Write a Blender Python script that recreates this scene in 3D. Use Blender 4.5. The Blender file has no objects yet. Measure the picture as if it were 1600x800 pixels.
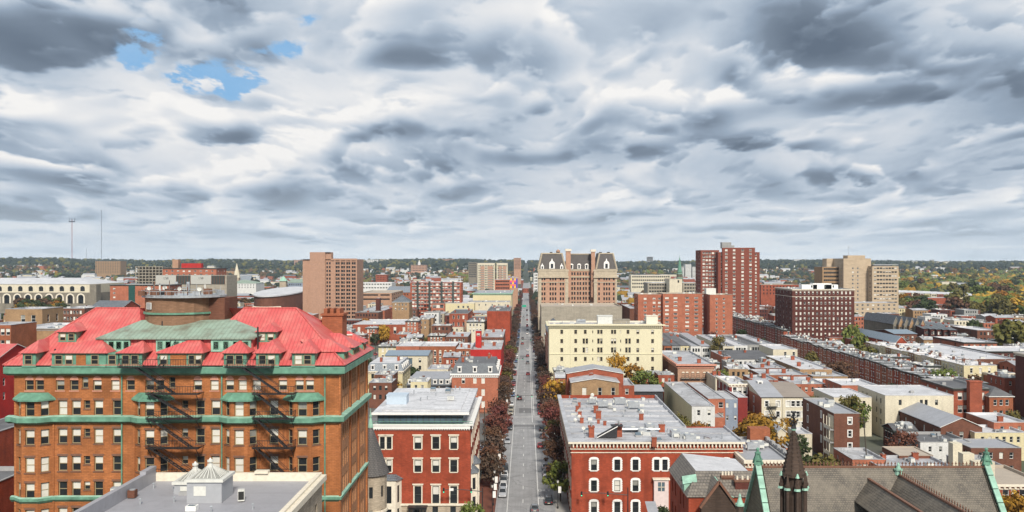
import bpy, math, random
from math import pi, sin, cos, radians, sqrt, atan2
from mathutils import Vector, Matrix
random.seed(11)
F, CX, CY, EYE = 1400.0, 822.0, 408.0, 54.0
SC = bpy.context.scene
COL = SC.collection

# ------------------------------------------------------------------ node helper
class NT:
    def __init__(s, tree):
        s.t = tree; s.n = tree.nodes; s.l = tree.links
    def new(s, typ, **kw):
        n = s.n.new(typ)
        for k, v in kw.items(): setattr(n, k, v)
        return n
    def link(s, a, b): s.l.new(a, b)
    def put(s, sock, v):
        if isinstance(v, bpy.types.NodeSocket): s.l.new(v, sock)
        else: sock.default_value = v
    def math(s, op, a, b=0.0, c=None, clamp=False):
        n = s.new('ShaderNodeMath', operation=op, use_clamp=clamp)
        s.put(n.inputs[0], a); s.put(n.inputs[1], b)
        if c is not None: s.put(n.inputs[2], c)
        return n.outputs[0]
    def vmath(s, op, a, b=(0, 0, 0), scale=None):
        n = s.new('ShaderNodeVectorMath', operation=op)
        s.put(n.inputs[0], a)
        if op not in ('SCALE', 'NORMALIZE', 'ABSOLUTE', 'LENGTH'): s.put(n.inputs[1], b)
        if scale is not None: s.put(n.inputs[3], scale)
        return n.outputs[1] if op == 'LENGTH' else n.outputs[0]
    def noise(s, vec, scale, detail=3, rough=.5, dist=0.0, lac=2.0, dims='3D'):
        n = s.new('ShaderNodeTexNoise'); n.noise_dimensions = dims
        s.put(n.inputs['Vector'], vec); s.put(n.inputs['Scale'], scale)
        n.inputs['Detail'].default_value = detail; n.inputs['Roughness'].default_value = rough
        n.inputs['Distortion'].default_value = dist; n.inputs['Lacunarity'].default_value = lac
        return n.outputs[0]
    def ramp(s, fac, stops, interp='LINEAR'):
        n = s.new('ShaderNodeValToRGB'); cr = n.color_ramp; cr.interpolation = interp
        while len(cr.elements) < len(stops): cr.elements.new(.5)
        for e, (p, c) in zip(cr.elements, stops):
            e.position = p; e.color = (c[0], c[1], c[2], 1) if hasattr(c, '__len__') else (c, c, c, 1)
        s.put(n.inputs[0], fac); return n.outputs[0]
    def mix(s, fac, a, b, blend='MIX'):
        n = s.new('ShaderNodeMix', data_type='RGBA', blend_type=blend); n.clamp_factor = True
        s.put(n.inputs[0], fac)
        for k, v in ((6, a), (7, b)):
            if isinstance(v, tuple) and len(v) == 3: v = (*v, 1)
            s.put(n.inputs[k], v)
        return n.outputs[2]
    def sep(s, v):
        n = s.new('ShaderNodeSeparateXYZ'); s.put(n.inputs[0], v); return n.outputs
    def comb(s, x, y, z):
        n = s.new('ShaderNodeCombineXYZ')
        for i, v in enumerate((x, y, z)): s.put(n.inputs[i], v)
        return n.outputs[0]

# ------------------------------------------------------------------ sky, sun, camera
SUN_EL, SUN_AZ = radians(38), radians(168)      # azimuth clockwise from north (+Y)
def make_world():
    w = bpy.data.worlds.new("World"); SC.world = w; w.use_nodes = True
    t = NT(w.node_tree); w.node_tree.nodes.clear()
    out = t.new('ShaderNodeOutputWorld')
    tc = t.new('ShaderNodeTexCoord').outputs['Generated']
    x, y, z = t.sep(tc)[:3]
    sky = t.new('ShaderNodeTexSky', sky_type='NISHITA'); sky.sun_disc = False
    sky.sun_elevation = SUN_EL; sky.sun_rotation = SUN_AZ
    sky.altitude = 50; sky.dust_density = 1.5; sky.ozone_density = 2.0
    zc = t.math('MAXIMUM', z, 0.0)
    u = t.math('DIVIDE', x, t.math('ADD', zc, .30)); v = t.math('MULTIPLY', t.math('LOGARITHM', t.math('ADD', zc, .05), 2.71828), -.88)
    v = t.math('ADD', v, t.math('MULTIPLY', y, .6))
    p = t.comb(u, v, 0.0)
    ya = t.math('MAXIMUM', t.math('ABSOLUTE', y), .15)
    a = t.math('DIVIDE', x, ya); e = t.math('DIVIDE', zc, ya)
    # broad masses of the cloud deck (azimuth tangent, elevation tangent, radii, amount)
    def bank(lst):
        tot = None
        for (px, py, rx, ry, amp) in lst:
            da = t.math('MULTIPLY', t.math('SUBTRACT', a, (px - CX) / F), F / rx)
            de = t.math('MULTIPLY', t.math('SUBTRACT', e, (CY - py) / F), F / ry)
            r2 = t.math('ADD', t.math('MULTIPLY', da, da), t.math('MULTIPLY', de, de))
            g = t.math('MULTIPLY', t.math('EXPONENT', t.math('MULTIPLY', r2, -1.0)), amp)
            tot = g if tot is None else t.math('ADD', tot, g)
        return tot
    dark = bank([(60, 50, 200, 75, .26), (330, 15, 120, 40, .10), (620, 205, 60, 25, .08), (720, 215, 70, 35, .08),
                 (900, 235, 220, 38, .15), (1380, 50, 300, 80, .19), (1560, 130, 170, 60, .14), (1480, 285, 300, 40, .16), (1160, 270, 200, 30, .10),
                 (150, 315, 300, 26, .12), (620, 20, 80, 35, .10),
                 (150, 185, 300, 55, -.18), (520, 120, 150, 70, -.14), (1000, 60, 170, 55, -.14), (900, 150, 180, 40, -.06),
                 (620, 240, 110, 24, -.12), (330, 280, 170, 22, -.10), (900, 340, 300, 20, -.08), (800, 388, 1200, 30, -.14)])
    hole = bank([(222, 66, 30, 30, .62), (205, 92, 30, 16, .4), (350, 122, 70, 24, .55), (375, 140, 30, 18, .4), (440, 76, 34, 15, .55), (475, 30, 26, 12, .30), (290, 118, 40, 14, .3)])
    # domain warp, then soft lumps with rounded heads (lit from above) and grey undersides
    wv = t.new('ShaderNodeTexNoise'); wv.noise_dimensions = '2D'; t.put(wv.inputs['Vector'], p)
    wv.inputs['Scale'].default_value = 2.0; wv.inputs['Detail'].default_value = 1; wv.inputs['Roughness'].default_value = .5
    warp = t.vmath('SCALE', t.vmath('SUBTRACT', wv.outputs['Color'], (.5, .5, .5)), scale=.16)
    pw = t.vmath('ADD', p, warp)
    def fb(off, sc, det, ro): return t.noise(t.vmath('ADD', pw, off), sc, det, ro, dims='2D')
    def layer(off, scl, lo, hi, dv, gain, base, det=6):
        n6 = fb(off, scl, det, .5); nl = fb(off, scl, 1.5, .45); nd = fb((off[0] + .01, off[1] + dv, 0), scl, 1.5, .45)
        g = t.math('MULTIPLY', t.math('SUBTRACT', nd, nl), gain)
        m = t.new('ShaderNodeMapRange', interpolation_type='SMOOTHSTEP'); t.put(m.inputs[0], n6); m.inputs[1].default_value = lo; m.inputs[2].default_value = hi
        return t.math('ADD', base, g), m.outputs[0], n6
    d0 = fb((0, 0, 0), 2.1, 5, .5); b0 = fb((7, 3, 0), 5.0, 8, .55)
    def over(bot, top, m): return t.math('ADD', t.math('MULTIPLY', bot, t.math('SUBTRACT', 1.0, m)), t.math('MULTIPLY', top, m))
    lit = t.math('ADD', .70, t.math('MULTIPLY', t.math('SUBTRACT', d0, .5), -.8))
    for (off, scl, lo, hi, dv, gain, base, k_) in LAYERS:
        c1, m1, _ = layer(off, scl, lo, hi, dv, gain, base); lit = over(lit, c1, t.math('MULTIPLY', m1, k_))
    lit = t.math('ADD', lit, t.math('MULTIPLY', t.math('SUBTRACT', b0, .5), .28))
    lit = t.math('SUBTRACT', lit, dark)
    cloud = t.ramp(lit, [(0.0, (.125, .165, .225)), (.25, (.205, .26, .335)), (.42, (.345, .43, .54)), (.58, (.55, .63, .73)),
                         (.74, (.75, .79, .845)), (.90, (.92, .92, .925)), (1.0, (1.03, 1.01, .985))])
    # openings
    ragged = t.math('ADD', t.math('MULTIPLY', t.math('SUBTRACT', .5, fb((5, 5, 0), 17.0, 5, .6)), 2.6), -.02)
    gap = t.math('ADD', hole, t.math('MULTIPLY', ragged, t.math('MULTIPLY', hole, 3.2, clamp=True)))
    gm = t.ramp(gap, [(.08, 0.0), (.58, 1.0)], 'EASE')
    skyc = t.vmath('SCALE', sky.outputs[0], scale=.085)
    blue = t.mix(.7, skyc, (.16, .50, .93)); blue = t.mix(t.math('MULTIPLY', b0, .35), blue, (.75, .85, .95))
    # thin pale veil between the clouds near the horizon
    hz = t.math('POWER', t.math('SUBTRACT', 1.0, t.math('MULTIPLY', zc, 9.0, clamp=True), clamp=True), 2.2)
    cl2 = t.mix(t.math('MULTIPLY', hz, .72), cloud, (1.05, 1.17, 1.24))
    col = t.mix(gm, cl2, blue)
    up = t.ramp(t.math('ADD', t.math('MULTIPLY', z, .5), .5), [(.485, 0.0), (.495, 1.0)])
    col = t.mix(up, (.10, .10, .10), col)
    bg = t.new('ShaderNodeBackground'); t.put(bg.inputs[0], col); bg.inputs[1].default_value = SKY_K
    t.link(bg.outputs[0], out.inputs[0])
    w.cycles.sampling_method = 'MANUAL'; w.cycles.sample_map_resolution = 512
SKY_K = .57; 
LAYERS = [((1, 1, 0), 1.7, .46, .56, .17, 2.8, .755, .92), ((4, 2, 0), 2.9, .49, .57, .11, 2.8, .745, .86), ((9, 6, 0), 5.2, .51, .60, .06, 2.3, .73, .6), ((3, 9, 0), 9.0, .53, .63, .035, 1.3, .58, .4)]
make_world()
sl = bpy.data.lights.new('sun', 'SUN'); sl.energy = 3.0; sl.angle = radians(9); sl.color = (1.0, .93, .82)
so = bpy.data.objects.new('sun', sl); COL.objects.link(so)
sd = Vector((sin(SUN_AZ) * cos(SUN_EL), cos(SUN_AZ) * cos(SUN_EL), sin(SUN_EL)))
so.rotation_euler = sd.to_track_quat('Z', 'Y').to_euler(); so.location = (0, -50, 200)
cam = bpy.data.cameras.new('camera'); co = bpy.data.objects.new('camera', cam); COL.objects.link(co)
co.location = (0, 0, EYE); co.rotation_euler = (radians(90), 0, 0)
cam.sensor_width = 36; cam.lens = 36 * F / 1600
cam.shift_x = (800 - CX) / 1600; cam.shift_y = (CY - 400) / 1600
cam.clip_end = 40000; cam.clip_start = .5
SC.camera = co
SC.view_settings.view_transform = 'Standard'; SC.view_settings.look = 'None'
SC.view_settings.gamma = 1; SC.view_settings.exposure = .72
SC.render.resolution_x = 1024; SC.render.resolution_y = 512
SC.render.engine = 'CYCLES'
HAZE = .00006
# ------------------------------------------------------------------ materials
MT = {}
def bsdf_mat(name):
    m = bpy.data.materials.new(name); m.use_nodes = True
    t = NT(m.node_tree); b = m.node_tree.nodes['Principled BSDF']
    return m, t, b
def rnd_vec(t, amount=60.0):
    oi = t.new('ShaderNodeObjectInfo').outputs['Random']
    tc = t.new('ShaderNodeTexCoord')
    r = t.math('MULTIPLY', oi, amount)
    return t.vmath('ADD', tc.outputs['Object'], t.comb(r, r, r)), tc, oi
def face_uv(t, tc):
    """horizontal run along the face, and height"""
    n = t.vmath('ABSOLUTE', tc.outputs['Normal']); nx, ny, nz = t.sep(n)[:3]
    x, y, z = t.sep(tc.outputs['Object'])[:3]
    w = t.math('GREATER_THAN', nx, ny)
    run = t.math('ADD', t.math('MULTIPLY', y, w), t.math('MULTIPLY', x, t.math('SUBTRACT', 1.0, w)))
    return run, z
def sc(c, k): return tuple(min(1.0, v * k) for v in c)
def plain(name, c, rough=.6, var=.12, nscale=1.5, metal=0.0, bump=0.0, spec=.4):
    if name in MT: return MT[name]
    m, t, b = bsdf_mat(name); v, tc, oi = rnd_vec(t)
    n = t.noise(v, nscale, 5, .6)
    col = t.mix(t.ramp(n, [(.3, 0), (.7, 1)]), sc(c, 1 - var), sc(c, 1 + var))
    t.put(b.inputs['Base Color'], col); b.inputs['Roughness'].default_value = rough
    b.inputs['Metallic'].default_value = metal; b.inputs['Specular IOR Level'].default_value = spec
    if bump:
        bn = t.new('ShaderNodeBump'); bn.inputs['Strength'].default_value = bump; bn.inputs['Distance'].default_value = .05
        t.put(bn.inputs['Height'], t.noise(v, nscale * 5, 3)); t.link(bn.outputs[0], b.inputs['Normal'])
    MT[name] = m; return m
def wallmat(name, c, mortar=.0, row=.22, rough=.85, stain=.25, var=.22):
    """masonry: courses, patchy colour, rain staining; c is the real base colour"""
    if name in MT: return MT[name]
    m, t, b = bsdf_mat(name); v, tc, oi = rnd_vec(t)
    run, z = face_uv(t, tc)
    uv = t.comb(run, z, 0.0)
    base = t.mix(t.ramp(t.noise(v, .35, 4, .6), [(.3, 0), (.7, 1)]), sc(c, 1 - var), sc(c, 1 + var * .8))
    fine = t.noise(t.vmath('ADD', t.vmath('MULTIPLY', uv, (1.6, 7.0, 1)), t.comb(oi, 0, 0)), 1.0, 3, .6)
    base = t.mix(t.ramp(fine, [(.36, .0), (.64, .85)]), t.mix(.6, base, sc(c, .55)), base)
    if mortar:
        br = t.new('ShaderNodeTexBrick'); t.put(br.inputs['Vector'], uv); br.inputs['Scale'].default_value = 1.0
        br.inputs['Brick Width'].default_value = row * 3.0; br.inputs['Row Height'].default_value = row
        br.inputs['Mortar Size'].default_value = row * .09; br.inputs['Color1'].default_value = (*sc((1, 1, 1), .78), 1)
        br.inputs['Color2'].default_value = (1, 1, 1, 1); br.inputs['Mortar'].default_value = (1 - mortar, 1 - mortar, 1 - mortar, 1)
        base = t.mix(.85, base, br.outputs[0], 'MULTIPLY')
    st = t.noise(t.comb(t.math('MULTIPLY', run, .9), t.math('MULTIPLY', z, .10), t.math('MULTIPLY', oi, 30.0)), 1.0, 4, .6)
    base = t.mix(t.math('MULTIPLY', t.ramp(st, [(.48, 0), (.72, 1)]), stain), base, sc(c, .45))
    t.put(b.inputs['Base Color'], base); b.inputs['Roughness'].default_value = rough
    b.inputs['Specular IOR Level'].default_value = .25
    bn = t.new('ShaderNodeBump'); bn.inputs['Strength'].default_value = .35; bn.inputs['Distance'].default_value = .04
    t.put(bn.inputs['Height'], fine); t.link(bn.outputs[0], b.inputs['Normal'])
    MT[name] = m; return m
def roofmat(name, c, c2, rough=.5, patch=.5, metal=0.0):
    """flat membrane roof: coated sheets, seams, ponding marks"""
    if name in MT: return MT[name]
    m, t, b = bsdf_mat(name); v, tc, oi = rnd_vec(t)
    n1 = t.noise(v, .16, 6, .62, .6); n2 = t.noise(v, 1.1, 4, .6)
    f = t.ramp(n1, [(.40, 0), (.52, .35), (.66, 1)])
    col = t.mix(t.math('MULTIPLY', f, patch), c, c2)
    col = t.mix(t.ramp(n2, [(.45, 0), (.75, .45)]), col, c2)
    spots = t.ramp(t.noise(v, .55, 2, .5, 1.5), [(.60, 0), (.66, 1)])
    col = t.mix(t.math('MULTIPLY', spots, .6 * patch), col, sc(c2, .7))
    x, y, z = t.sep(v)[:3]
    sheetn = t.noise(t.comb(t.math('FLOOR', t.math('MULTIPLY', x, .22)), t.math('FLOOR', t.math('MULTIPLY', y, .9)), t.math('MULTIPLY', oi, 9.0)), 7.7, 0)
    col = t.mix(t.math('MULTIPLY', t.ramp(sheetn, [(.35, 0), (.75, 1)]), .45), col, c2)
    seam = t.math('LESS_THAN', t.math('ABSOLUTE', t.math('SUBTRACT', t.math('FRACT', t.math('MULTIPLY', y, .9)), .5)), .035)
    col = t.mix(t.math('MULTIPLY', seam, .35), col, c2)
    col = t.mix(t.math('MULTIPLY', oi, .35), col, sc(c, .72))
    t.put(b.inputs['Base Color'], col); b.inputs['Roughness'].default_value = rough
    b.inputs['Metallic'].default_value = metal
    MT[name] = m; return m
def seammat(name, c, c2, pitch=.55, rough=.45, wear=.2):
    """standing-seam metal"""
    if name in MT: return MT[name]
    m, t, b = bsdf_mat(name); v, tc, oi = rnd_vec(t)
    run, z = face_uv(t, tc)
    fr = t.math('ABSOLUTE', t.math('SUBTRACT', t.math('FRACT', t.math('DIVIDE', run, pitch)), .5))
    seam = t.ramp(fr, [(.36, 0), (.46, 1)])
    n = t.noise(v, .5, 5, .6)
    col = t.mix(t.math('MULTIPLY', t.ramp(n, [(.42, 0), (.7, 1)]), wear), c, c2)
    pan = t.noise(t.comb(t.math('FLOOR', t.math('DIVIDE', run, pitch)), 0, 0), 3.3, 0)
    col = t.mix(t.math('MULTIPLY', pan, .25), col, sc(c, .8))
    col = t.mix(t.math('MULTIPLY', seam, .45), col, sc(c, .55))
    t.put(b.inputs['Base Color'], col); b.inputs['Roughness'].default_value = rough
    bn = t.new('ShaderNodeBump'); bn.inputs['Strength'].default_value = .6; bn.inputs['Distance'].default_value = .06
    t.put(bn.inputs['Height'], seam); t.link(bn.outputs[0], b.inputs['Normal'])
    MT[name] = m; return m
def slatemat(name, c, c2, row=.28, patch=.4):
    if name in MT: return MT[name]
    m, t, b = bsdf_mat(name); v, tc, oi = rnd_vec(t)
    run, z = face_uv(t, tc); uv = t.comb(run, z, 0.0)
    br = t.new('ShaderNodeTexBrick'); t.put(br.inputs['Vector'], uv); br.inputs['Scale'].default_value = 1.0
    br.inputs['Brick Width'].default_value = row * 1.5; br.inputs['Row Height'].default_value = row
    br.inputs['Mortar Size'].default_value = row * .10
    br.inputs['Color1'].default_value = (*c, 1); br.inputs['Color2'].default_value = (*c2, 1)
    br.inputs['Mortar'].default_value = (*sc(c, .35), 1)
    col = t.mix(t.math('MULTIPLY', t.ramp(t.noise(v, .45, 5, .65), [(.42, 0), (.68, 1)]), patch), br.outputs[0], sc(c2, 1.3))
    t.put(b.inputs['Base Color'], col); b.inputs['Roughness'].default_value = .6
    bn = t.new('ShaderNodeBump'); bn.inputs['Strength'].default_value = .5; bn.inputs['Distance'].default_value = .04
    t.put(bn.inputs['Height'], br.outputs[1]); bn.invert = True; t.link(bn.outputs[0], b.inputs['Normal'])
    MT[name] = m; return m
def leafmat(name, c, c2):
    if name in MT: return MT[name]
    m, t, b = bsdf_mat(name); v, tc, oi = rnd_vec(t)
    col = t.mix(t.ramp(t.noise(v, .9, 3, .6), [(.36, 0), (.66, 1)]), c, c2)
    hs = t.new('ShaderNodeHueSaturation'); t.put(hs.inputs['Color'], col)
    t.put(hs.inputs['Hue'], t.math('ADD', .485, t.math('MULTIPLY', oi, .03)))
    t.put(hs.inputs['Value'], t.math('ADD', .75, t.math('MULTIPLY', t.noise(v, 6.0, 1), .5)))
    t.link(hs.outputs[0], b.inputs['Base Color']); b.inputs['Roughness'].default_value = .7
    b.inputs['Specular IOR Level'].default_value = .2
    MT[name] = m; return m

W = dict(
    orange=wallmat('orange_brick', (.46, .17, .062), .5, .20, stain=.55, var=.42),
    orange_side=wallmat('tan_brick', (.50, .24, .12), .35, .24, stain=.3),
    redpaint=wallmat('red_painted_brick', (.375, .074, .036), .3, .22, stain=.55, var=.36),
    redbrick=wallmat('red_brick', (.38, .105, .058), .3, .22, stain=.45, var=.3),
    salmon=wallmat('salmon_brick', (.48, .17, .10), .3, .22, stain=.35),
    brown=wallmat('brown_brick', (.20, .085, .055), .3, .22, stain=.35),
    dark=wallmat('dark_maroon_brick', (.13, .042, .032), .3, .22, stain=.25),
    bright=wallmat('bright_red_paint', (.46, .03, .025), 0, .2, stain=.2),
    rust=wallmat('rust_brick', (.38, .13, .065), .3, .22, stain=.4),
    tanb=wallmat('tan_brick_pale', (.42, .27, .15), .25, .22, stain=.35),
    cream=wallmat('cream_stucco', (.68, .60, .38), 0, .2, stain=.14, var=.05),
    ivory=wallmat('ivory_paint', (.68, .62, .48), 0, .2, stain=.28, var=.09),
    white=wallmat('white_paint', (.70, .70, .68), 0, .2, stain=.3, var=.08),
    grey=wallmat('grey_render', (.34, .34, .33), 0, .2, stain=.4, var=.12),
    slateblue=wallmat('blue_grey_paint', (.27, .32, .40), 0, .2, stain=.3, var=.1),
    stone=wallmat('pale_stone', (.50, .42, .32), .3, .35, stain=.5, var=.2),
    greystone=wallmat('grey_stone', (.28, .25, .20), .35, .4, stain=.5, var=.25),
    concrete=wallmat('concrete', (.40, .36, .29), .1, 1.2, stain=.35, var=.1),
    peach=wallmat('peach_brick', (.50, .30, .20), .2, .22, stain=.25, var=.1),
    towerbrown=wallmat('rose_brown_brick', (.50, .30, .21), .25, .3, stain=.2, var=.08),
    checker=wallmat('checker_red_brick', (.26, .075, .048), .2, .22, stain=.2, var=.1),
    darkstone=wallmat('sooty_brownstone', (.085, .058, .045), .3, .35, stain=.6, var=.4),
    greenstone=wallmat('mossy_serpentine_stone', (.17, .155, .11), .4, .45, stain=.7, var=.4),
    crimson=wallmat('crimson_paint', (.24, .035, .03), 0, .2, stain=.3),
    hospital=wallmat('pale_tan_concrete', (.56, .44, .31), .1, 1.2, stain=.2, var=.06),
    black=wallmat('charcoal_boards', (.045, .045, .05), 0, .2, stain=.2),
)
RF = dict(
    silver=roofmat('silver_coated_roof', (.54, .55, .58), (.17, .17, .18), .5, .85),
    white=roofmat('white_membrane_roof', (.68, .68, .70), (.30, .30, .31), .5, .6),
    grey=roofmat('grey_membrane_roof', (.36, .37, .40), (.24, .245, .26), .55, .5),
    dark=roofmat('tar_roof', (.075, .076, .082), (.16, .16, .165), .7, .6),
    brownr=roofmat('brown_gravel_roof', (.25, .21, .18), (.34, .29, .24), .8, .5),
    tan=roofmat('tan_gravel_roof', (.42, .36, .29), (.33, .28, .23), .8, .5),
    streak=roofmat('weathered_silver_roof', (.52, .53, .55), (.20, .19, .19), .5, .95),
    bluemetal=seammat('blue_grey_metal', (.20, .26, .32), (.3, .34, .38), .6),
    slate=slatemat('slate', (.10, .115, .135), (.15, .165, .18), .25),
    brownslate=slatemat('brown_slate', (.135, .12, .105), (.20, .175, .145), .3),
    redmetal=seammat('red_metal_roof', (.52, .088, .085), (.58, .21, .175), .48, .5, .75),
    coppermetal=seammat('verdigris_roof', (.27, .36, .29), (.15, .135, .10), .6, .6, .9),
)
copper = plain('verdigris_copper', (.11, .245, .175), .6, .35, .8)
copperlt = plain('pale_verdigris', (.25, .43, .34), .6, .28, 1.0)
glass = plain('window_glass', (.018, .021, .024), .07, .3, .6, spec=.5)
glassb = plain('reflecting_window_glass', (.08, .12, .15), .05, .3, .4, spec=.8)
blind = plain('drawn_blind_behind_glass', (.60, .585, .53), .3, .10, .5, spec=.6)
blind2 = plain('grey_curtain_behind_glass', (.24, .24, .22), .2, .3, 1.2, spec=.6)
frame_tan = plain('tan_window_paint', (.30, .24, .14), .6, .1)
frame_white = plain('white_window_paint', (.70, .69, .65), .5, .06)
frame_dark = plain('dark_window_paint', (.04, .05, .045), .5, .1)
trimcream = plain('cream_stone_trim', (.66, .60, .49), .7, .12, 2)
trimwhite = plain('white_trim', (.74, .73, .70), .6, .08, 2)
trimbrown = plain('brownstone_trim', (.17, .085, .055), .8, .15, 2)
trimgrey = plain('grey_trim', (.30, .30, .30), .7, .12, 2)
iron = plain('black_iron', (.018, .018, .02), .5, .2)
galv = plain('galvanised_steel', (.36, .38, .40), .4, .18, 2, metal=.3)
paleunit = plain('pale_unit_casing', (.58, .58, .54), .5, .1)
pinkarch = plain('pink_terracotta', (.52, .24, .17), .8, .15, 2)
rubber = plain('rubber', (.02, .02, .02), .8, .1)
wood = plain('raw_wood_fence', (.42, .24, .11), .7, .2, 3)

# ------------------------------------------------------------------ mesh builder
class MB:
    def __init__(s): s.v = []; s.f = []; s.m = []
    def face(s, pts, m=0):
        i = len(s.v); s.v.extend(pts); s.f.append(tuple(range(i, i + len(pts)))); s.m.append(m)
    def box(s, x0, x1, y0, y1, z0, z1, m=0, bottom=True):
        a = [(x0, y0, z0), (x1, y0, z0), (x1, y1, z0), (x0, y1, z0), (x0, y0, z1), (x1, y0, z1), (x1, y1, z1), (x0, y1, z1)]
        i = len(s.v); s.v.extend(a)
        fs = [(4, 5, 6, 7), (0, 1, 5, 4), (1, 2, 6, 5), (2, 3, 7, 6), (3, 0, 4, 7)]
        if bottom: fs.append((3, 2, 1, 0))
        for q in fs: s.f.append(tuple(i + k for k in q)); s.m.append(m)
    def prism(s, pts, z0, z1, m=0, cap=True, bot=False):
        n = len(pts); i = len(s.v)
        zt = z1 if hasattr(z1, '__len__') else [z1] * n
        s.v.extend([(p[0], p[1], z0) for p in pts] + [(p[0], p[1], zt[j]) for j, p in enumerate(pts)])
        for j in range(n):
            k = (j + 1) % n; s.f.append((i + j, i + k, i + n + k, i + n + j)); s.m.append(m)
        if cap: s.f.append(tuple(i + n + j for j in range(n))); s.m.append(m)
        if bot: s.f.append(tuple(i + j for j in reversed(range(n)))); s.m.append(m)
    def frust(s, p0, z0, p1, z1, m=0, cap=True):
        n = len(p0); i = len(s.v)
        s.v.extend([(p[0], p[1], z0) for p in p0] + [(p[0], p[1], z1) for p in p1])
        for j in range(n):
            k = (j + 1) % n; s.f.append((i + j, i + k, i + n + k, i + n + j)); s.m.append(m)
        if cap: s.f.append(tuple(i + n + j for j in range(n))); s.m.append(m)
    def ring(s, cx, cy, r, n=12, rot=0.0):
        return [(cx + r * cos(2 * pi * k / n + rot), cy + r * sin(2 * pi * k / n + rot)) for k in range(n)]
    def cyl(s, cx, cy, r, z0, z1, m=0, n=10, r1=None, rot=0.0):
        r1 = r if r1 is None else r1
        if r1 < 1e-4:
            a = s.ring(cx, cy, r, n, rot)
            for j in range(n):
                k = (j + 1) % n; s.face([(*a[j], z0), (*a[k], z0), (cx, cy, z1)], m)
        else: s.frust(s.ring(cx, cy, r, n, rot), z0, s.ring(cx, cy, r1, n, rot), z1, m)
    def tube(s, a, b, r0, r1=None, m=0, n=5):
        a = Vector(a); b = Vector(b); r1 = r0 if r1 is None else r1
        d = (b - a).normalized(); q = d.to_track_quat('Z', 'Y'); i = len(s.v)
        for (c, r) in ((a, r0), (b, r1)):
            for k in range(n):
                w = q @ Vector((r * cos(2 * pi * k / n), r * sin(2 * pi * k / n), 0)); s.v.append(tuple(c + w))
        for k in range(n):
            j = (k + 1) % n; s.f.append((i + k, i + j, i + n + j, i + n + k)); s.m.append(m)
        s.f.append(tuple(i + n + k for k in range(n))); s.m.append(m)
        s.f.append(tuple(i + k for k in reversed(range(n)))); s.m.append(m)
    def bar(s, a, b, w, h, m=0):
        a = Vector(a); b = Vector(b); d = (b - a).normalized()
        side = d.cross(Vector((0, 0, 1)))
        side = Vector((1, 0, 0)) if side.length < 1e-3 else side.normalized()
        up = side.cross(d).normalized(); i = len(s.v)
        for c in (a, b):
            for (p, q) in ((-1, -1), (1, -1), (1, 1), (-1, 1)): s.v.append(tuple(c + side * (w / 2 * p) + up * (h / 2 * q)))
        for q in ((0, 1, 5, 4), (1, 2, 6, 5), (2, 3, 7, 6), (3, 0, 4, 7), (3, 2, 1, 0), (4, 5, 6, 7)):
            s.f.append(tuple(i + k for k in q)); s.m.append(m)
    def mesh(s, name, mats):
        me = bpy.data.meshes.new(name); me.from_pydata(s.v, [], s.f)
        for m in (mats if isinstance(mats, (list, tuple)) else [mats]): me.materials.append(m)
        me.polygons.foreach_set('material_index', s.m); me.update(); return me
    def build(s, name, mats, parent=None, loc=(0, 0, 0), rotz=0.0):
        return put(s.mesh(name, mats), name, parent, loc, rotz)
def put(me, name, parent=None, loc=(0, 0, 0), rotz=0.0, scl=None):
    o = bpy.data.objects.new(name, me); COL.objects.link(o)
    if parent: o.parent = parent
    o.location = loc
    if rotz: o.rotation_euler = (0, 0, rotz)
    if scl: o.scale = scl
    return o
def tag(o, label=None, cat=None, group=None, kind=None):
    if label: o['label'] = label
    if cat: o['category'] = cat
    if group: o['group'] = group
    if kind: o['kind'] = kind
    return o
def thing(name, label, cat, loc=(0, 0, 0), rotz=0.0, group=None):
    o = bpy.data.objects.new(name, None); COL.objects.link(o); o.location = loc; o.rotation_euler = (0, 0, rotz)
    o.empty_display_size = .5
    return tag(o, label, cat, group)
def copy_tree(o, parent=None):
    c = o.copy(); COL.objects.link(c); c.parent = parent
    for ch in o.children: copy_tree(ch, c)
    return c
def shade_smooth(o):
    o.data.polygons.foreach_set('use_smooth', [True] * len(o.data.polygons)); return o

# ------------------------------------------------------------------ walls with real openings
def facade(mb, o, u, L, z0, z1, holes, depth=.22, m=0, fill=None, rm=None):
    """wall from point o along unit u (outside on the right-hand side), openings (u0,u1,za,zb) with reveals"""
    nx, ny = u[1], -u[0]; rm = m if rm is None else rm
    P = lambda a, z, d=0.0: (o[0] + u[0] * a - nx * d, o[1] + u[1] * a - ny * d, z)
    holes = [h for h in holes if h[0] > .02 and h[1] < L - .02 and h[2] > z0 + .01 and h[3] < z1 - .01]
    if not holes:
        mb.face([P(0, z0), P(L, z0), P(L, z1), P(0, z1)], m); return holes
    zs = sorted(set([z0, z1] + [round(h[2], 3) for h in holes] + [round(h[3], 3) for h in holes]))
    for za, zb in zip(zs, zs[1:]):
        zm = (za + zb) / 2; row = sorted((h for h in holes if h[2] < zm < h[3]), key=lambda h: h[0])
        a = 0.0
        for h in row:
            if h[0] > a + 1e-4: mb.face([P(a, za), P(h[0], za), P(h[0], zb), P(a, zb)], m)
            a = max(a, h[1])
        if a < L - 1e-4: mb.face([P(a, za), P(L, za), P(L, zb), P(a, zb)], m)
    for h in holes:
        a, b, c, d = h[:4]
        mb.face([P(a, c), P(a, c, depth), P(a, d, depth), P(a, d)], rm)
        mb.face([P(b, c, depth), P(b, c), P(b, d), P(b, d, depth)], rm)
        mb.face([P(a, c), P(b, c), P(b, c, depth), P(a, c, depth)], rm)
        mb.face([P(a, d, depth), P(b, d, depth), P(b, d), P(a, d)], rm)
        if fill is not None: mb.face([P(a, c, depth), P(b, c, depth), P(b, d, depth), P(a, d, depth)], fill)
    return holes
WCACHE = {}
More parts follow.
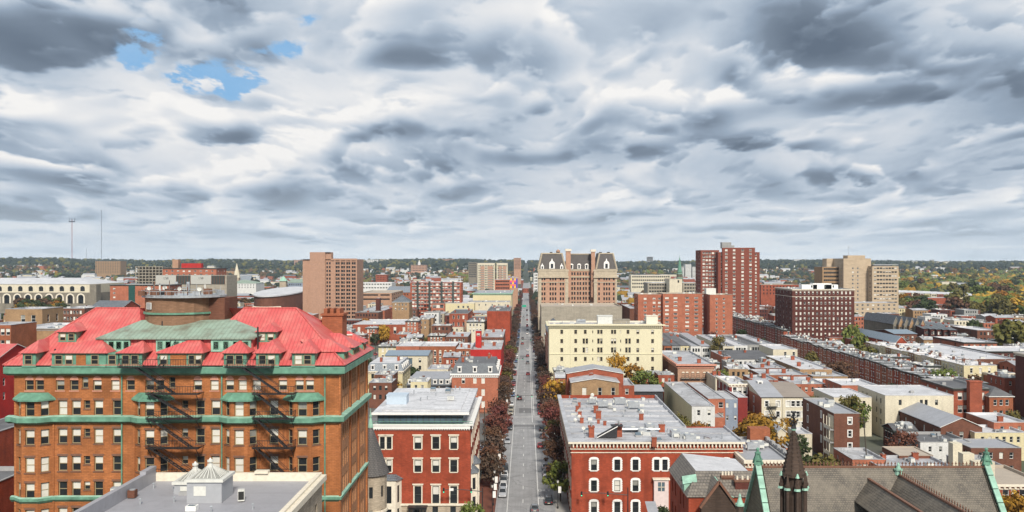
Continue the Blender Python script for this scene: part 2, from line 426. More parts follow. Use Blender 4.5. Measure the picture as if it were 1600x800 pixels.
def win_mesh(w, h, fr, up, lo, trim=None, ts='sill', div=1, mid=True):
    """window seen from -Y: frame, panes, meeting rail and, if asked, sill / lintel / full surround"""
    key = (round(w, 2), round(h, 2), fr.name, up.name, lo.name, trim.name if trim else '', ts, div, mid)
    if key in WCACHE: return WCACHE[key]
    b = MB(); t = max(.05, min(.11, w * .09)); hw = w / 2; hh = h / 2
    b.box(-hw, -hw + t, -.03, .05, -hh, hh); b.box(hw - t, hw, -.03, .05, -hh, hh)
    b.box(-hw + t, hw - t, -.03, .05, hh - t, hh); b.box(-hw + t, hw - t, -.03, .05, -hh, -hh + t)
    if mid: b.box(-hw + t, hw - t, -.02, .04, -t * .4, t * .4)
    for k in range(1, div): x = -hw + w * k / div; b.box(x - t * .4, x + t * .4, -.02, .045, -hh + t, hh - t)
    b.face([(-hw + t, .03, 0), (hw - t, .03, 0), (hw - t, .03, hh - t), (-hw + t, .03, hh - t)], 1)
    b.face([(-hw + t, .03, -hh + t), (hw - t, .03, -hh + t), (hw - t, .03, 0), (-hw + t, .03, 0)], 2)
    if trim:
        d = .20
        def tb(x0, x1, z0, z1, p=.07): b.box(x0, x1, -d - p, -.03, z0, z1, 3)
        if ts in ('sill', 'both', 'full', 'hood', 'scallop'): tb(-hw - .12, hw + .12, -hh - .16, -hh, .12)
        if ts in ('both', 'lintel'): tb(-hw - .12, hw + .12, hh, hh + .28)
        if ts in ('full', 'hood'):
            tb(-hw - .24, -hw, -hh, hh); tb(hw, hw + .24, -hh, hh); tb(-hw - .24, hw + .24, hh, hh + .24)
        if ts == 'hood': b.box(-hw - .42, hw + .42, -d - .28, -.03, hh + .27, hh + .52, 3)
        if ts == 'scallop':
            tb(-hw - .36, -hw, -hh, hh); tb(hw, hw + .36, -hh, hh)
            for k in range(5):
                z = -hh + h * (k + .5) / 5; tb(-hw - .47, -hw - .361, z - h * .05, z + h * .05, .071); tb(hw + .361, hw + .47, z - h * .05, z + h * .05, .071)
            n = 8; r = hw + .36
            arc = [(-r, hh)] + [(r * -cos(pi * k / n), hh + .12 + .42 * sin(pi * k / n)) for k in range(n + 1)] + [(r, hh)]
            fr_ = [(x, -d - .075, z) for x, z in arc]; b.face(fr_, 3)
            for (p, q) in zip(arc, arc[1:]): b.face([(p[0], -d - .075, p[1]), (p[0], -.03, p[1]), (q[0], -.03, q[1]), (q[0], -d - .075, q[1])], 3)
        if ts == 'arch':
            n = 8; r = hw
            arc = [(r * -cos(pi * k / n), hh + r * sin(pi * k / n)) for k in range(n + 1)]
            b.face([(x, -d - .06, z) for x, z in arc], 3)
            for (p, q) in zip(arc, arc[1:]): b.face([(p[0], -d - .06, p[1]), (p[0], -d + .02, p[1]), (q[0], -d + .02, q[1]), (q[0], -d - .06, q[1])], 3)
            tb(-hw - .1, hw + .1, -hh - .14, -hh, .1)
    me = b.mesh('window', [fr, up, lo] + ([trim] if trim else []))
    WCACHE[key] = me; return me
def place_win(root, o, u, a, z, me, d=.20, name='window'):
    nx, ny = u[1], -u[0]
    return put(me, name, root, (o[0] + u[0] * a - nx * d, o[1] + u[1] * a - ny * d, z), atan2(u[1], u[0]))
def pick_panes(rng, lit):
    r = rng.random()
    if r < lit * .55: return blind, glass
    if r < lit: return blind, blind
    if r < lit + .12: return blind2, glass
    return glass, glass
# ------------------------------------------------------------------ generic building
def at(px, Y): return (px - CX) * Y / F
def yfor(py, Z): return (EYE - Z) * F / (py - CY)
def zfor(py, Y): return EYE - (py - CY) * Y / F
OCC = []
LM = []      # landmarks used to describe the small houses round them
def shared_units():
    U = {}
    b = MB(); b.box(-.45, .45, -.7, .7, 0, 1.5); b.box(-.55, .55, -.8, .8, 1.5, 1.66)
    for y in (-.4, 0, .4): b.cyl(0, y, .13, 1.66, 2.0, 1, 6)
    U['chimney'] = b.mesh('chimney', [W['redbrick'], trimgrey])
    b = MB(); b.box(-.4, .4, -.4, .4, 0, 1.3); b.box(-.48, .48, -.48, .48, 1.3, 1.44); b.cyl(0, 0, .14, 1.44, 1.8, 1, 6)
    U['chimney_small'] = b.mesh('chimney', [W['brown'], trimgrey])
    b = MB(); b.box(-.8, .8, -.45, .45, .12, 1.0); b.box(-.82, .82, -.47, .47, 1.0, 1.05, 1)
    b.cyl(-.36, 0, .3, 1.05, 1.09, 1, 10); b.cyl(.36, 0, .3, 1.05, 1.09, 1, 10)
    for x in (-.7, .7): b.box(x - .05, x + .05, -.4, .4, 0, .12, 1)
    for k in range(7): b.box(-.7 + k * .2, -.62 + k * .2, -.47, -.451, .25, .9, 1)
    U['air_conditioner'] = b.mesh('air_conditioner', [paleunit, galv])
    b = MB(); b.cyl(0, 0, .1, 0, .7, 0, 8); b.cyl(0, 0, .2, .7, .85, 0, 8, .06)
    U['vent_pipe'] = b.mesh('vent_pipe', [galv])
    b = MB(); b.box(-.5, .5, -.6, .6, 0, .45); b.face([(-.5, -.6, .45), (.5, -.6, .45), (.5, .6, .75), (-.5, .6, .75)], 1)
    b.face([(-.5, -.6, .45), (-.5, .6, .75), (-.5, .6, .45)]); b.face([(.5, -.6, .45), (.5, .6, .45), (.5, .6, .75)])
    b.face([(-.5, .6, .45), (-.5, .6, .75), (.5, .6, .75), (.5, .6, .45)])
    U['skylight'] = b.mesh('skylight', [trimgrey, glassb])
    b = MB(); b.box(-1.1, 1.1, -1.4, 1.4, 0, 2.2); b.box(-1.2, 1.2, -1.5, 1.5, 2.2, 2.32, 1); b.box(-.4, .4, -1.43, -1.401, .1, 1.95, 1)
    U['roof_hut'] = b.mesh('stair_hut', [W['grey'], galv])
    b = MB(); b.box(-1.3, 1.3, -.9, .9, .25, 1.5); b.box(-1.6, -1.3, -.5, .5, .5, 1.1, 1); b.cyl(.6, 0, .5, 1.5, 1.62, 1, 12)
    b.box(1.3, 2.4, -.35, .35, .45, .95, 1); b.box(-1.2, -1.1, -.8, .8, 0, .25, 1); b.box(1.1, 1.2, -.8, .8, 0, .25, 1)
    U['ventilation_unit'] = b.mesh('ventilation_unit', [galv, paleunit])
    b = MB(); b.tube((0, 0, 0), (0, 0, 1.1), .04, .04)
    n = 10
    for k in range(n):
        a0, a1 = 2 * pi * k / n, 2 * pi * (k + 1) / n
        for (r0, y0, r1, y1) in ((0, 0, .25, -.03), (.25, -.03, .42, -.12)):
            pts = [(r0 * cos(a0), y0, 1.3 + r0 * sin(a0)), (r1 * cos(a0), y1, 1.3 + r1 * sin(a0)), (r1 * cos(a1), y1, 1.3 + r1 * sin(a1)), (r0 * cos(a1), y0, 1.3 + r0 * sin(a1))]
            b.face(pts if r0 else pts[1:] , 0)
    b.tube((0, 0, 1.1), (0, -.35, 1.3), .02, .02)
    U['satellite_dish'] = b.mesh('satellite_dish', [paleunit])
    return U
UN = shared_units()
def clutter(root, rng, x0, x1, y0, y1, z, kinds, n):
    for _ in range(n):
        k = rng.choice(kinds)
        o = put(UN[k], UN[k].name, root, (rng.uniform(x0, x1), rng.uniform(y0, y1), z), rng.choice([0, pi / 2, pi]) + rng.uniform(-.06, .06))
        s = rng.uniform(.85, 1.25); o.scale = (s, s, s)
def frame_roof(b, x0, x1, y0, y1, h, par=.5, cw=.25, inner=0, cop=1):
    """coping round a sunk flat roof"""
    zi = h - par
    b.face([(x0 + cw, y0 + cw, zi), (x1 - cw, y0 + cw, zi), (x1 - cw, y1 - cw, zi), (x0 + cw, y1 - cw, zi)], inner)
    e = .08
    for (a, c, d, f) in ((x0 - e, x1 + e, y0 - e, y0 + cw), (x0 - e, x1 + e, y1 - cw, y1 + e), (x0 - e, x0 + cw, y0 + cw, y1 - cw), (x1 - cw, x1 + e, y0 + cw, y1 - cw)):
        b.box(a, c, d, f, h, h + .12, cop)
    for (p, q) in (((x0 + cw, y0 + cw), (x1 - cw, y0 + cw)), ((x1 - cw, y0 + cw), (x1 - cw, y1 - cw)), ((x1 - cw, y1 - cw), (x0 + cw, y1 - cw)), ((x0 + cw, y1 - cw), (x0 + cw, y0 + cw))):
        b.face([(q[0], q[1], zi), (p[0], p[1], zi), (p[0], p[1], h), (q[0], q[1], h)], cop)
def pitched(b, kind, x0, x1, y0, y1, z, rise, m=0, gm=1, ov=.35, inset=None):
    """gable_x: ridge along X; gable_y: ridge along Y; hip; shed_n: rises to the north"""
    xm, ym = (x0 + x1) / 2, (y0 + y1) / 2; X0, X1, Y0, Y1 = x0 - ov, x1 + ov, y0 - ov, y1 + ov
    t = .14
    if kind == 'gable_x':
        for dz in (0, t):
            b.face([(X0, Y0, z + dz), (X1, Y0, z + dz), (X1, ym, z + rise + dz), (X0, ym, z + rise + dz)], m)
            b.face([(X1, Y1, z + dz), (X0, Y1, z + dz), (X0, ym, z + rise + dz), (X1, ym, z + rise + dz)], m)
        for x in (x0, x1): b.face([(x, y0, z), (x, y1, z), (x, ym, z + rise)], gm)
        for x in (X0, X1):
            b.face([(x, Y0, z), (x, Y0, z + t), (x, ym, z + rise + t), (x, ym, z + rise)], 2)
            b.face([(x, Y1, z), (x, Y1, z + t), (x, ym, z + rise + t), (x, ym, z + rise)], 2)
    elif kind == 'gable_y':
        for dz in (0, t):
            b.face([(X0, Y0, z + dz), (X0, Y1, z + dz), (xm, Y1, z + rise + dz), (xm, Y0, z + rise + dz)], m)
            b.face([(X1, Y1, z + dz), (X1, Y0, z + dz), (xm, Y0, z + rise + dz), (xm, Y1, z + rise + dz)], m)
        for y in (y0, y1): b.face([(x0, y, z), (x1, y, z), (xm, y, z + rise)], gm)
        for y in (Y0, Y1):
            b.face([(X0, y, z), (X0, y, z + t), (xm, y, z + rise + t), (xm, y, z + rise)], 2)
            b.face([(X1, y, z), (X1, y, z + t), (xm, y, z + rise + t), (xm, y, z + rise)], 2)
    elif kind == 'hip':
        i = inset or min(x1 - x0, y1 - y0) / 2 + ov
        A = [(X0, Y0, z), (X1, Y0, z), (X1, Y1, z), (X0, Y1, z)]
        if X1 - X0 >= Y1 - Y0: p, q = (X0 + i, ym, z + rise), (X1 - i, ym, z + rise); b.face([A[0], A[1], q, p], m); b.face([A[2], A[3], p, q], m); b.face([A[1], A[2], q], m); b.face([A[3], A[0], p], m)
        else: p, q = (xm, Y0 + i, z + rise), (xm, Y1 - i, z + rise); b.face([A[1], A[2], q, p], m); b.face([A[3], A[0], p, q], m); b.face([A[0], A[1], p], m); b.face([A[2], A[3], q], m)
        b.box(X0, X1, Y0, Y1, z - .2, z - .003, 2)
    elif kind == 'shed_n':
        b.face([(X0, Y0, z), (X1, Y0, z), (X1, Y1, z + rise), (X0, Y1, z + rise)], m)
        for x in (x0, x1): b.face([(x, y0, z), (x, y1, z), (x, y1, z + rise)], gm)
        b.face([(x0, y1, z), (x1, y1, z), (x1, y1, z + rise), (x0, y1, z + rise)], gm)
def grid(L, cols, rows, top, fh, w, h, z1, margin=1.2, pair=False, zmin=.8):
    cs = []
    if isinstance(cols, (list, tuple)): cs = [c * L for c in cols]
    elif cols:
        m = min(margin, L * .12); step = (L - 2 * m) / cols; cs = [m + step * (k + .5) for k in range(cols)]
    out = []
    for r in range(rows):
        zt = z1 - top - r * fh; zb = zt - h
        if zb < zmin: break
        for c in cs:
            if pair:
                out.append((c - w - .12, c - .12, zb, zt)); out.append((c + .12, c + w + .12, zb, zt))
            else: out.append((c - w / 2, c + w / 2, zb, zt))
    return out
NB = 0
def B(name, label, cat, x0, x1, y0, y1, h, wall='redbrick', roof='silver', S=(4, 3), V=(4, 3), ws=(1.1, 1.8), fh=3.3, top=1.1,
      fr=None, lit=.3, trim=None, ts='both', group=None, indiv=True, par=.5, cornice=None, rk='flat', rise=2.5, nch=0, ncl=0,
      kinds=('air_conditioner', 'vent_pipe', 'skylight', 'vent_pipe'), zb=0.0, seed=None, band=None, pair=False, Vwall=None, cap=100, Fdoor=False,
      mans=None, Vpair=False, chs='chimney', lm=None, side=None, cw=.45):
    global NB; NB += 1
    rng = random.Random(seed if seed is not None else NB * 7 + 3)
    xc, yc = (x0 + x1) / 2, (y0 + y1) / 2; w2, d2 = (x1 - x0) / 2, (y1 - y0) / 2
    OCC.append((x0, x1, y0, y1))
    if lm: LM.append((xc, yc, h, lm))
    root = thing(name, label, cat, (xc, yc, zb), 0, group)
    fr = fr or frame_white
    side = side or ('W' if x0 > 0 else 'E' if x1 < 0 else None)
    b = MB(); allw = []
    fill = None if indiv else 1
    for sd_, o, u, L in (('S', (-w2, -d2), (1, 0), 2 * w2), ('E', (w2, -d2), (0, 1), 2 * d2), ('N', (w2, d2), (-1, 0), 2 * w2), ('W', (-w2, d2), (0, -1), 2 * d2)):
        hs = []
        if sd_ == 'S' and S: hs = grid(L, S[0], S[1], top, fh, ws[0], ws[1], h, pair=pair)
        if sd_ == side and V: hs = grid(L, V[0], V[1], top, fh, ws[0], ws[1], h, pair=Vpair)
        mm = 2 if (Vwall and sd_ == side) else 0
        hs = facade(b, o, u, L, -2.0 if zb else 0.0, h, hs, .2, mm, fill)
        allw += [(o, u, hh) for hh in hs]
    b.build('wall', [W[wall], glass] + ([W[Vwall]] if Vwall else []), root)
    if indiv:
        cell = MB() if len(allw) > cap else None
        for i, (o, u, hh) in enumerate(allw):
            up, lo = pick_panes(rng, lit)
            if cell is None or i < cap:
                me = win_mesh(hh[1] - hh[0], hh[3] - hh[2], fr, up, lo, trim, ts)
                place_win(root, o, u, (hh[0] + hh[1]) / 2, (hh[2] + hh[3]) / 2, me)
            else:
                nx, ny = u[1], -u[0]; P = lambda a, z, d: (o[0] + u[0] * a - nx * d, o[1] + u[1] * a - ny * d, z)
                a, c = hh[0], hh[1]; zm = (hh[2] + hh[3]) / 2; m2 = 1 if up is glass else 2
                cell.face([P(a, hh[2], .17), P(c, hh[2], .17), P(c, zm, .17), P(a, zm, .17)], 1 if lo is glass else 2)
                cell.face([P(a, zm, .17), P(c, zm, .17), P(c, hh[3], .17), P(a, hh[3], .17)], m2)
        if cell: tag(cell.build('windows', [fr, glass, blind], root), kind='stuff')
    r = MB()
    if mans:                                        # steep lower slope with dormers, flat top
        hm, ins, nd, ms = mans
        A = [(-w2 - .3, -d2 - .3), (w2 + .3, -d2 - .3), (w2 + .3, d2 + .3), (-w2 - .3, d2 + .3)]
        Bp = [(-w2 + ins, -d2 + ins), (w2 - ins, -d2 + ins), (w2 - ins, d2 - ins), (-w2 + ins, d2 - ins)]
        r.frust(A, h + .02, Bp, h + hm, 0, cap=False)
        r.face([(p[0], p[1], h + hm) for p in Bp], 1)
        r.build('roof', [RF[ms], RF[roof]], root)
        dm = MB(); dm.box(-.7, .7, -.35, 1.2, 0, 1.8); dm.box(-.85, .85, -.45, 1.3, 1.8, 1.95); dm.prism([(-.85, -.45), (.85, -.45), (.85, 1.3), (-.85, 1.3)], 1.95, 2.1)
        dm.face([(-.42, -.36, .35), (.42, -.36, .35), (.42, -.36, 1.6), (-.42, -.36, 1.6)], 1)
        dme = dm.mesh('dormer', [trimwhite, glass])
        for k in range(nd):
            put(dme, 'dormer', root, (-w2 + 2 * w2 * (k + .5) / nd, -d2 + .25, h + .5), 0, (1, 1, min(1.0, hm / 3)))
        nv = max(1, int(nd * d2 / w2))
        for k in range(min(nv, 4)):
            if side == 'E': put(dme, 'dormer', root, (w2 - .25, -d2 + 2 * d2 * (k + .5) / nv, h + .5), pi / 2, (1, 1, min(1.0, hm / 3)))
            if side == 'W': put(dme, 'dormer', root, (-w2 + .25, -d2 + 2 * d2 * (k + .5) / nv, h + .5), -pi / 2, (1, 1, min(1.0, hm / 3)))
        hr = h + hm
    elif rk == 'flat':
        frame_roof(r, -w2, w2, -d2, d2, h, par, .25, 0, 1); r.build('roof', [RF[roof], trimgrey if roof in ('grey', 'dark') else RF[roof]], root); hr = h - par
    else:
        pitched(r, rk, -w2, w2, -d2, d2, h, rise, 0, 1); r.build('roof', [RF[roof], W[wall], trimwhite], root); hr = h + .2
    if cornice:
        c = MB(); ch, cp, dent = cornice[1], cornice[2], cornice[3]
        segs = [((-w2, -d2), (1, 0), 2 * w2)]
        if side == 'E': segs.append(((w2, -d2), (0, 1), 2 * d2))
        if side == 'W': segs.append(((-w2, d2), (0, -1), 2 * d2))
        for (o, u, L) in segs:
            nx, ny = u[1], -u[0]
            def slab(a0, a1, z0, z1, p):
                xs = [o[0] + u[0] * a0, o[0] + u[0] * a1 + nx * p, o[0] + nx * .003 + u[0] * a0]; ys = [o[1] + u[1] * a0, o[1] + u[1] * a1 + ny * p, o[1] + ny * .003 + u[1] * a0]
                qx = [o[0] + u[0] * a0 + nx * .004, o[0] + u[0] * a1 + nx * .004, o[0] + u[0] * a0 + nx * p, o[0] + u[0] * a1 + nx * p]
                qy = [o[1] + u[1] * a0 + ny * .004, o[1] + u[1] * a1 + ny * .004, o[1] + u[1] * a0 + ny * p, o[1] + u[1] * a1 + ny * p]
                c.box(min(qx), max(qx), min(qy), max(qy), z0, z1)
            slab(-cp if side != 'E' or u == (1, 0) else .01, L + (cp if u == (1, 0) else 0), h - ch * .38, h + .06, cp)
            slab(0, L, h - ch, h - ch * .8, cp * .35)
            if dent:
                n = int(L / dent)
                for k in range(n): slab(L * (k + .3) / n, L * (k + .7) / n, h - ch * .8, h - ch * .385, cp * .75)
            if band:
                for zz in band: slab(0, L, zz, zz + .22, .1)
        c.build('cornice', [cornice[0]], root)
    for k in range(nch):
        o = put(UN[chs], 'chimney', root, (-w2 + .5 + (2 * w2 - 1) * (k + .5 + rng.uniform(-.2, .2)) / nch, rng.uniform(-d2 * .7, d2 * .8), hr), rng.choice([0, pi / 2]))
    if ncl: clutter(root, rng, -w2 + 1, w2 - 1, -d2 + 1, d2 - 1, hr, kinds, int(ncl * 1.7))
    return root
def BP(name, label, cat, px0, px1, pyf, pyb, Z, *a, **k):
    Y0 = k.pop('Y0', None) or yfor(pyf, Z); Y1 = yfor(pyb, Z) if pyb else Y0 + k.pop('D', 15)
    X0, X1 = at(px0, Y0), at(px1, Y0)
    return B(name, label, cat, X0, X1, Y0, Y1, Z, *a, **k)

def absorb(main, *others):
    """wings, stacks and roof rooms become parts of the building they belong to"""
    for w in others:
        off = Vector(w.location) - Vector(main.location)
        if w.type == 'EMPTY':
            for ch in list(w.children): ch.parent = main; ch.location = Vector(ch.location) + off
            bpy.data.objects.remove(w)
        else:
            for k in ('label', 'category', 'group', 'kind'):
                if k in w: del w[k]
            w.parent = main; w.location = off
def find(label): return [o for o in COL.objects if o.get('label') == label or (label.endswith('*') and str(o.get('label', '')).startswith(label[:-1]))]
# ------------------------------------------------------------------ window with its pane as a sub-part
PC = {}
def win2(root, o, u, a, z, w, h, fr, up, lo, trim=None, ts='sill', d=.22, div=1):
    key = ('f', round(w, 2), round(h, 2), fr.name, trim.name if trim else '', ts, div)
    if key not in PC:
        full = win_mesh(w, h, fr, up, lo, trim, ts, div)
        me = full.copy(); import bmesh
        bm = bmesh.new(); bm.from_mesh(me); bmesh.ops.delete(bm, geom=[f for f in bm.faces if f.material_index in (1, 2)], context='FACES')
        bm.to_mesh(me); bm.free(); me.name = 'window'; PC[key] = me
    f = place_win(root, o, u, a, z, PC[key], d)
    k2 = ('p', round(w, 2), round(h, 2), up.name, lo.name)
    if k2 not in PC:
        b = MB(); t = max(.05, min(.11, w * .09)); x = w / 2 - t; zz = h / 2 - t
        b.face([(-x, .03, 0), (x, .03, 0), (x, .03, zz), (-x, .03, zz)], 0); b.face([(-x, .03, -zz), (x, .03, -zz), (x, .03, 0), (-x, .03, 0)], 1)
        PC[k2] = b.mesh('pane', [up, lo])
    put(PC[k2], 'pane', f); return f
def rail(b, p, q, h=1.0, n=None, t=.045, m=0):
    """handrail between two points with balusters"""
    p, q = Vector(p), Vector(q); L = (q - p).length; n = n or max(2, int(L / .32)); up = Vector((0, 0, h))
    b.bar(p + up, q + up, t * 1.3, t * 1.3, m); b.bar(p + up * .12, q + up * .12, t, t, m)
    for k in range(n + 1):
        c = p.lerp(q, k / n); b.bar(c, c + up, t * .7, t * .7, m)
def fire_escape(b, x0, x1, levels, y, w=1.2, flip=False, topladder=None):
    """iron platforms hung on the wall, with stairs from each to the next"""
    for i, z in enumerate(levels):
        b.box(x0, x1, y - w, y, z - .08, z)
        rail(b, (x0, y - w, z), (x1, y - w, z)); rail(b, (x0, y - w, z), (x0, y, z), n=3); rail(b, (x1, y - w, z), (x1, y, z), n=3)
        for x in (x0 + .3, x1 - .3): b.bar((x, y - w, z - .08), (x, y, z - 1.2), .07, .07)
        if i + 1 < len(levels):
            zb = levels[i + 1]; a, c = (x0 + .5, x1 - .9) if not flip else (x1 - .5, x0 + .9)
            for yy in (y - w + .08, y - w + .65):
                b.bar((a, yy, z), (c, yy, zb), .06, .16); b.bar((a, yy, z + .9), (c, yy, zb + .9), .05, .05)
            n = 11
            for k in range(1, n):
                t = k / n; b.box(a + (c - a) * t - .12, a + (c - a) * t + .12, y - w + .08, y - w + .65, z + (zb - z) * t - .02, z + (zb - z) * t + .02)

# ------------------------------------------------------------------ the great orange brick apartment house
def orange_house():
    Y0 = 116.0; XC = -45.25; k = Y0 / F
    lx = lambda px: (px - CX) * k - XC
    root = thing('apartment_building', 'huge orange brick apartment house with red metal roof, copper dormers and black fire escapes', 'apartment building', (XC, Y0, 0))
    OCC.append((-67, -23, 112, 137)); LM.append((XC, Y0 + 10, 40, 'the red roofed orange apartment house'))
    rng = random.Random(5)
    rows = [35.0, 31.35, 27.8, 24.5, 21.1, 17.7, 14.3, 10.9, 7.5, 4.1]
    HW = 1.95; bays = [lx(p) for p in (53.5, 239, 377.5, 475.5)]; PB = 1.3; BF = 1.05
    flats = [lx(p) for p in (98, 119, 154, 183, 204, 313, 337, 428)]; smalls = [lx(p) for p in (136, 289)]
    wl, wr, D = lx(22), lx(530), 20.0
    b = MB(); segs = []; x = wl
    for c in bays:
        segs.append(((x, 0), (c - BF - PB - x, 0)))
        segs.append(((c - BF - PB, 0), (PB, -PB * .8))); segs.append(((c - BF, -PB * .8), (2 * BF, 0))); segs.append(((c + BF, -PB * .8), (PB, PB * .8)))
        x = c + BF + PB
    segs.append(((x, 0), (wr - x, 0)))
    W_ = []
    for (o, d) in segs:
        L = sqrt(d[0] ** 2 + d[1] ** 2)
        if L < .05: continue
        u = (d[0] / L, d[1] / L); hs = []
        if abs(d[1]) > .1 or abs(o[1]) > .5:
            ww = 1.0 if abs(d[1]) > .1 else 1.2
            hs = [(L / 2 - ww / 2, L / 2 + ww / 2, z - HW / 2, z + HW / 2) for z in rows]
        else:
            for z in rows:
                hs += [(f - o[0] - .58, f - o[0] + .58, z - HW / 2, z + HW / 2) for f in flats if o[0] + .8 < f < o[0] + L - .8]
                hs += [(f - o[0] - .4, f - o[0] + .4, z - .1, z + HW / 2) for f in smalls if o[0] + .6 < f < o[0] + L - .6]
        hs = facade(b, o, u, L, 0, 36.0, hs, .24)
        W_ += [(o, u, h, 0) for h in hs]
    # straight top storey with arched heads
    top = [lx(p) for p in (46, 62, 94, 116, 152, 180, 204, 234, 250, 309, 335, 359, 379, 401, 442, 468, 484)]; tsm = [lx(p) for p in (133, 269)]
    hs = [(c - .55 - wl, c + .55 - wl, 37.25, 38.6) for c in top] + [(c - .4 - wl, c + .4 - wl, 37.6, 39.0) for c in tsm]
    hs = facade(b, (wl, 0), (1, 0), wr - wl, 36.0, 40.0, hs, .24); W_ += [((wl, 0), (1, 0), h, 1 if h[1] - h[0] > 1 else 0) for h in hs]
    for c in bays: b.face([(c - BF - PB, 0, 36), (c - BF, -PB * .8, 36), (c + BF, -PB * .8, 36), (c + BF + PB, 0, 36)])
    # east side: three groups of narrow windows
    gro = [2.6, 3.9, 5.2, 8.9, 10.0, 11.1, 14.6, 15.9, 17.2]; he = []
    for z in [38.0] + rows: he += [(g - .4, g + .4, z - 1.0, z + 1.15) for g in gro]
    he = facade(b, (wr, 0), (0, 1), D, 0, 40.0, he, .24, 1)
    b.face([(wr, D, 0), (wl, D, 0), (wl, D, 40), (wr, D, 40)]); b.face([(wl, D, 0), (wl, 0, 0), (wl, 0, 40), (wl, D, 40)])
    b.face([(wl, 0, 40), (wr, 0, 40), (wr, D, 40), (wl, D, 40)])
    b.build('wall', [W['orange'], W['orange_side']], root)
    W_.sort(key=lambda t: -t[2][2]); cell = MB(); n = 0
    for (o, u, h, arch) in W_:
        up, lo = pick_panes(rng, .62)
        if n < 112: win2(root, o, u, (h[0] + h[1]) / 2, (h[2] + h[3]) / 2, h[1] - h[0], h[3] - h[2], frame_tan, up, lo, pinkarch if arch else trimbrown, 'arch' if arch else 'both' if not arch and h[1]-h[0]>1.1 else 'sill', .24); n += 1
        else:
            nx, ny = u[1], -u[0]; P = lambda a, z: (o[0] + u[0] * a - nx * .2, o[1] + u[1] * a - ny * .2, z)
            cell.face([P(h[0], h[2]), P(h[1], h[2]), P(h[1], h[3]), P(h[0], h[3])], 1 if up is blind else 0)
    for h in he:
        w = .8; zc = (h[2] + h[3]) / 2
        cell.face([(wr - .2, h[0], h[2]), (wr - .2, h[1], h[2]), (wr - .2, h[1], h[3]), (wr - .2, h[0], h[3])], 0 if rng.random() < .8 else 1)
        cell.box(wr - .19, wr - .12, h[0], h[1], zc - .05, zc + .05, 2)
        cell.box(wr - .19, wr - .12, h[0], h[0] + .08, h[2], h[3], 2)
    tag(cell.build('windows', [glass, blind, frame_tan], root), kind='stuff')
    # raised brick piers and lintel band on the east side
    p = MB()
    for y in (.15, 6.9, 13.0, 19.6): p.box(wr + .005, wr + .22, y - .35, y + .35, 0, 39.3, 0)
    for x in (lx(84), lx(210), lx(268), lx(345), lx(408), lx(443), lx(507)): p.box(x - .1, x + .1, -.1, -.005, 0, 33, 0)
    p.build('pier', [W['orange']], root)
    # copper cornices following the bays
    def belt(z0, z1, pr, name, mat_, bay=True):
        m = MB()
        pts = [(wl - pr, -pr)]
        if bay:
            for c in bays: pts += [(c - BF - PB - pr * .4, -pr), (c - BF - pr * .3, -PB * .8 - pr), (c + BF + pr * .3, -PB * .8 - pr), (c + BF + PB + pr * .4, -pr)]
        pts += [(wr + pr, -pr), (wr + pr, D)]
        inner = [(wl - pr, .01)] + [(q[0], q[1] + pr + .01) for q in pts[1:-2]] + [(wr + .004, .01), (wr + .004, D)]
        for i in range(len(pts) - 1):
            a, c = pts[i], pts[i + 1]; e, f = inner[i], inner[i + 1]
            m.face([(*a, z0), (*c, z0), (*c, z1), (*a, z1)]); m.face([(*a, z1), (*c, z1), (*f, z1 + .12), (*e, z1 + .12)], 1)
            m.face([(*e, z0 - .35), (*f, z0 - .35), (*c, z0), (*a, z0)])
        m.face([(*pts[0], z0), (*pts[0], z1), (*inner[0], z1 + .12), (*inner[0], z0 - .35)])
        m.build(name, [mat_, copperlt], root)
    belt(33.35, 33.95, .75, 'belt_cornice', copper); belt(23.2, 23.55, .35, 'belt_cornice', copper); belt(39.55, 40.35, .9, 'eaves_cornice', copper, False)
    for c in bays:
        m = MB(); e = .45
        base = [(c - BF - PB - e, -.01), (c - BF - e * .5, -PB * .8 - e), (c + BF + e * .5, -PB * .8 - e), (c + BF + PB + e, -.01)]
        topp = [(c - BF - PB * .6, -.01), (c - BF * .9, -.4), (c + BF * .9, -.4), (c + BF + PB * .6, -.01)]
        m.frust(base, 36.02, base, 36.22); m.frust(base, 36.22, topp, 37.0); m.build('bay_roof', copper, root)
    for px in (191, 347, 508):
        m = MB(); m.tube((lx(px), -.16, 16), (lx(px), -.16, 39.2), .10, n=6); m.build('downpipe', copper, root)
    # roof
    sl = .624; zz = lambda y: 40.6 + sl * (y + .9)
    r = MB(); R0, R1 = 11.9, 47.4
    q = lambda x, y: (x, y, zz(y))
    yr = 10.0
    r.face([q(-22, -.9), q(-5, -.9), q(-5, 1.66), q(-9.1, yr), q(-15.2, yr)]); r.face([q(1.4, -.9), q(22, -.9), q(12.9, yr), q(5.5, yr), q(1.4, 1.66)])
    r.face([q(-5, -.9), q(1.4, -.9), q(1.4, 1.66), q(-5, 1.66)])
    zt = zz(yr)
    r.face([(-22, 20.9, 40.6), (-22, -.9, 40.6), (-15.2, yr, zt)]); r.face([(22, -.9, 40.6), (22, 20.9, 40.6), (12.9, yr, zt)])
    r.face([(22, 20.9, 40.6), (-22, 20.9, 40.6), (-15.2, yr, zt), (-9.1, yr, zt), (5.5, yr, zt), (12.9, yr, zt)])
    r.face([(-9.1, yr, zt), (-5, 1.66, zz(1.66)), (-5, 18, zz(1.66))]); r.face([(5.5, yr, zt), (1.4, 18, zz(1.66)), (1.4, 1.66, zz(1.66))])
    r.face([(-10.5, 1.66, 42.0), (9.3, 1.66, 42.0), (9.3, 1.66, 43.9), (-10.5, 1.66, 43.9)])
    r.face([(9.3, 1.66, 42.2), (9.3, 5.0, 43.0), (9.3, 5.0, 44.5), (9.3, 1.66, 43.9)])
    roof = r.build('roof', [RF['redmetal']], root)
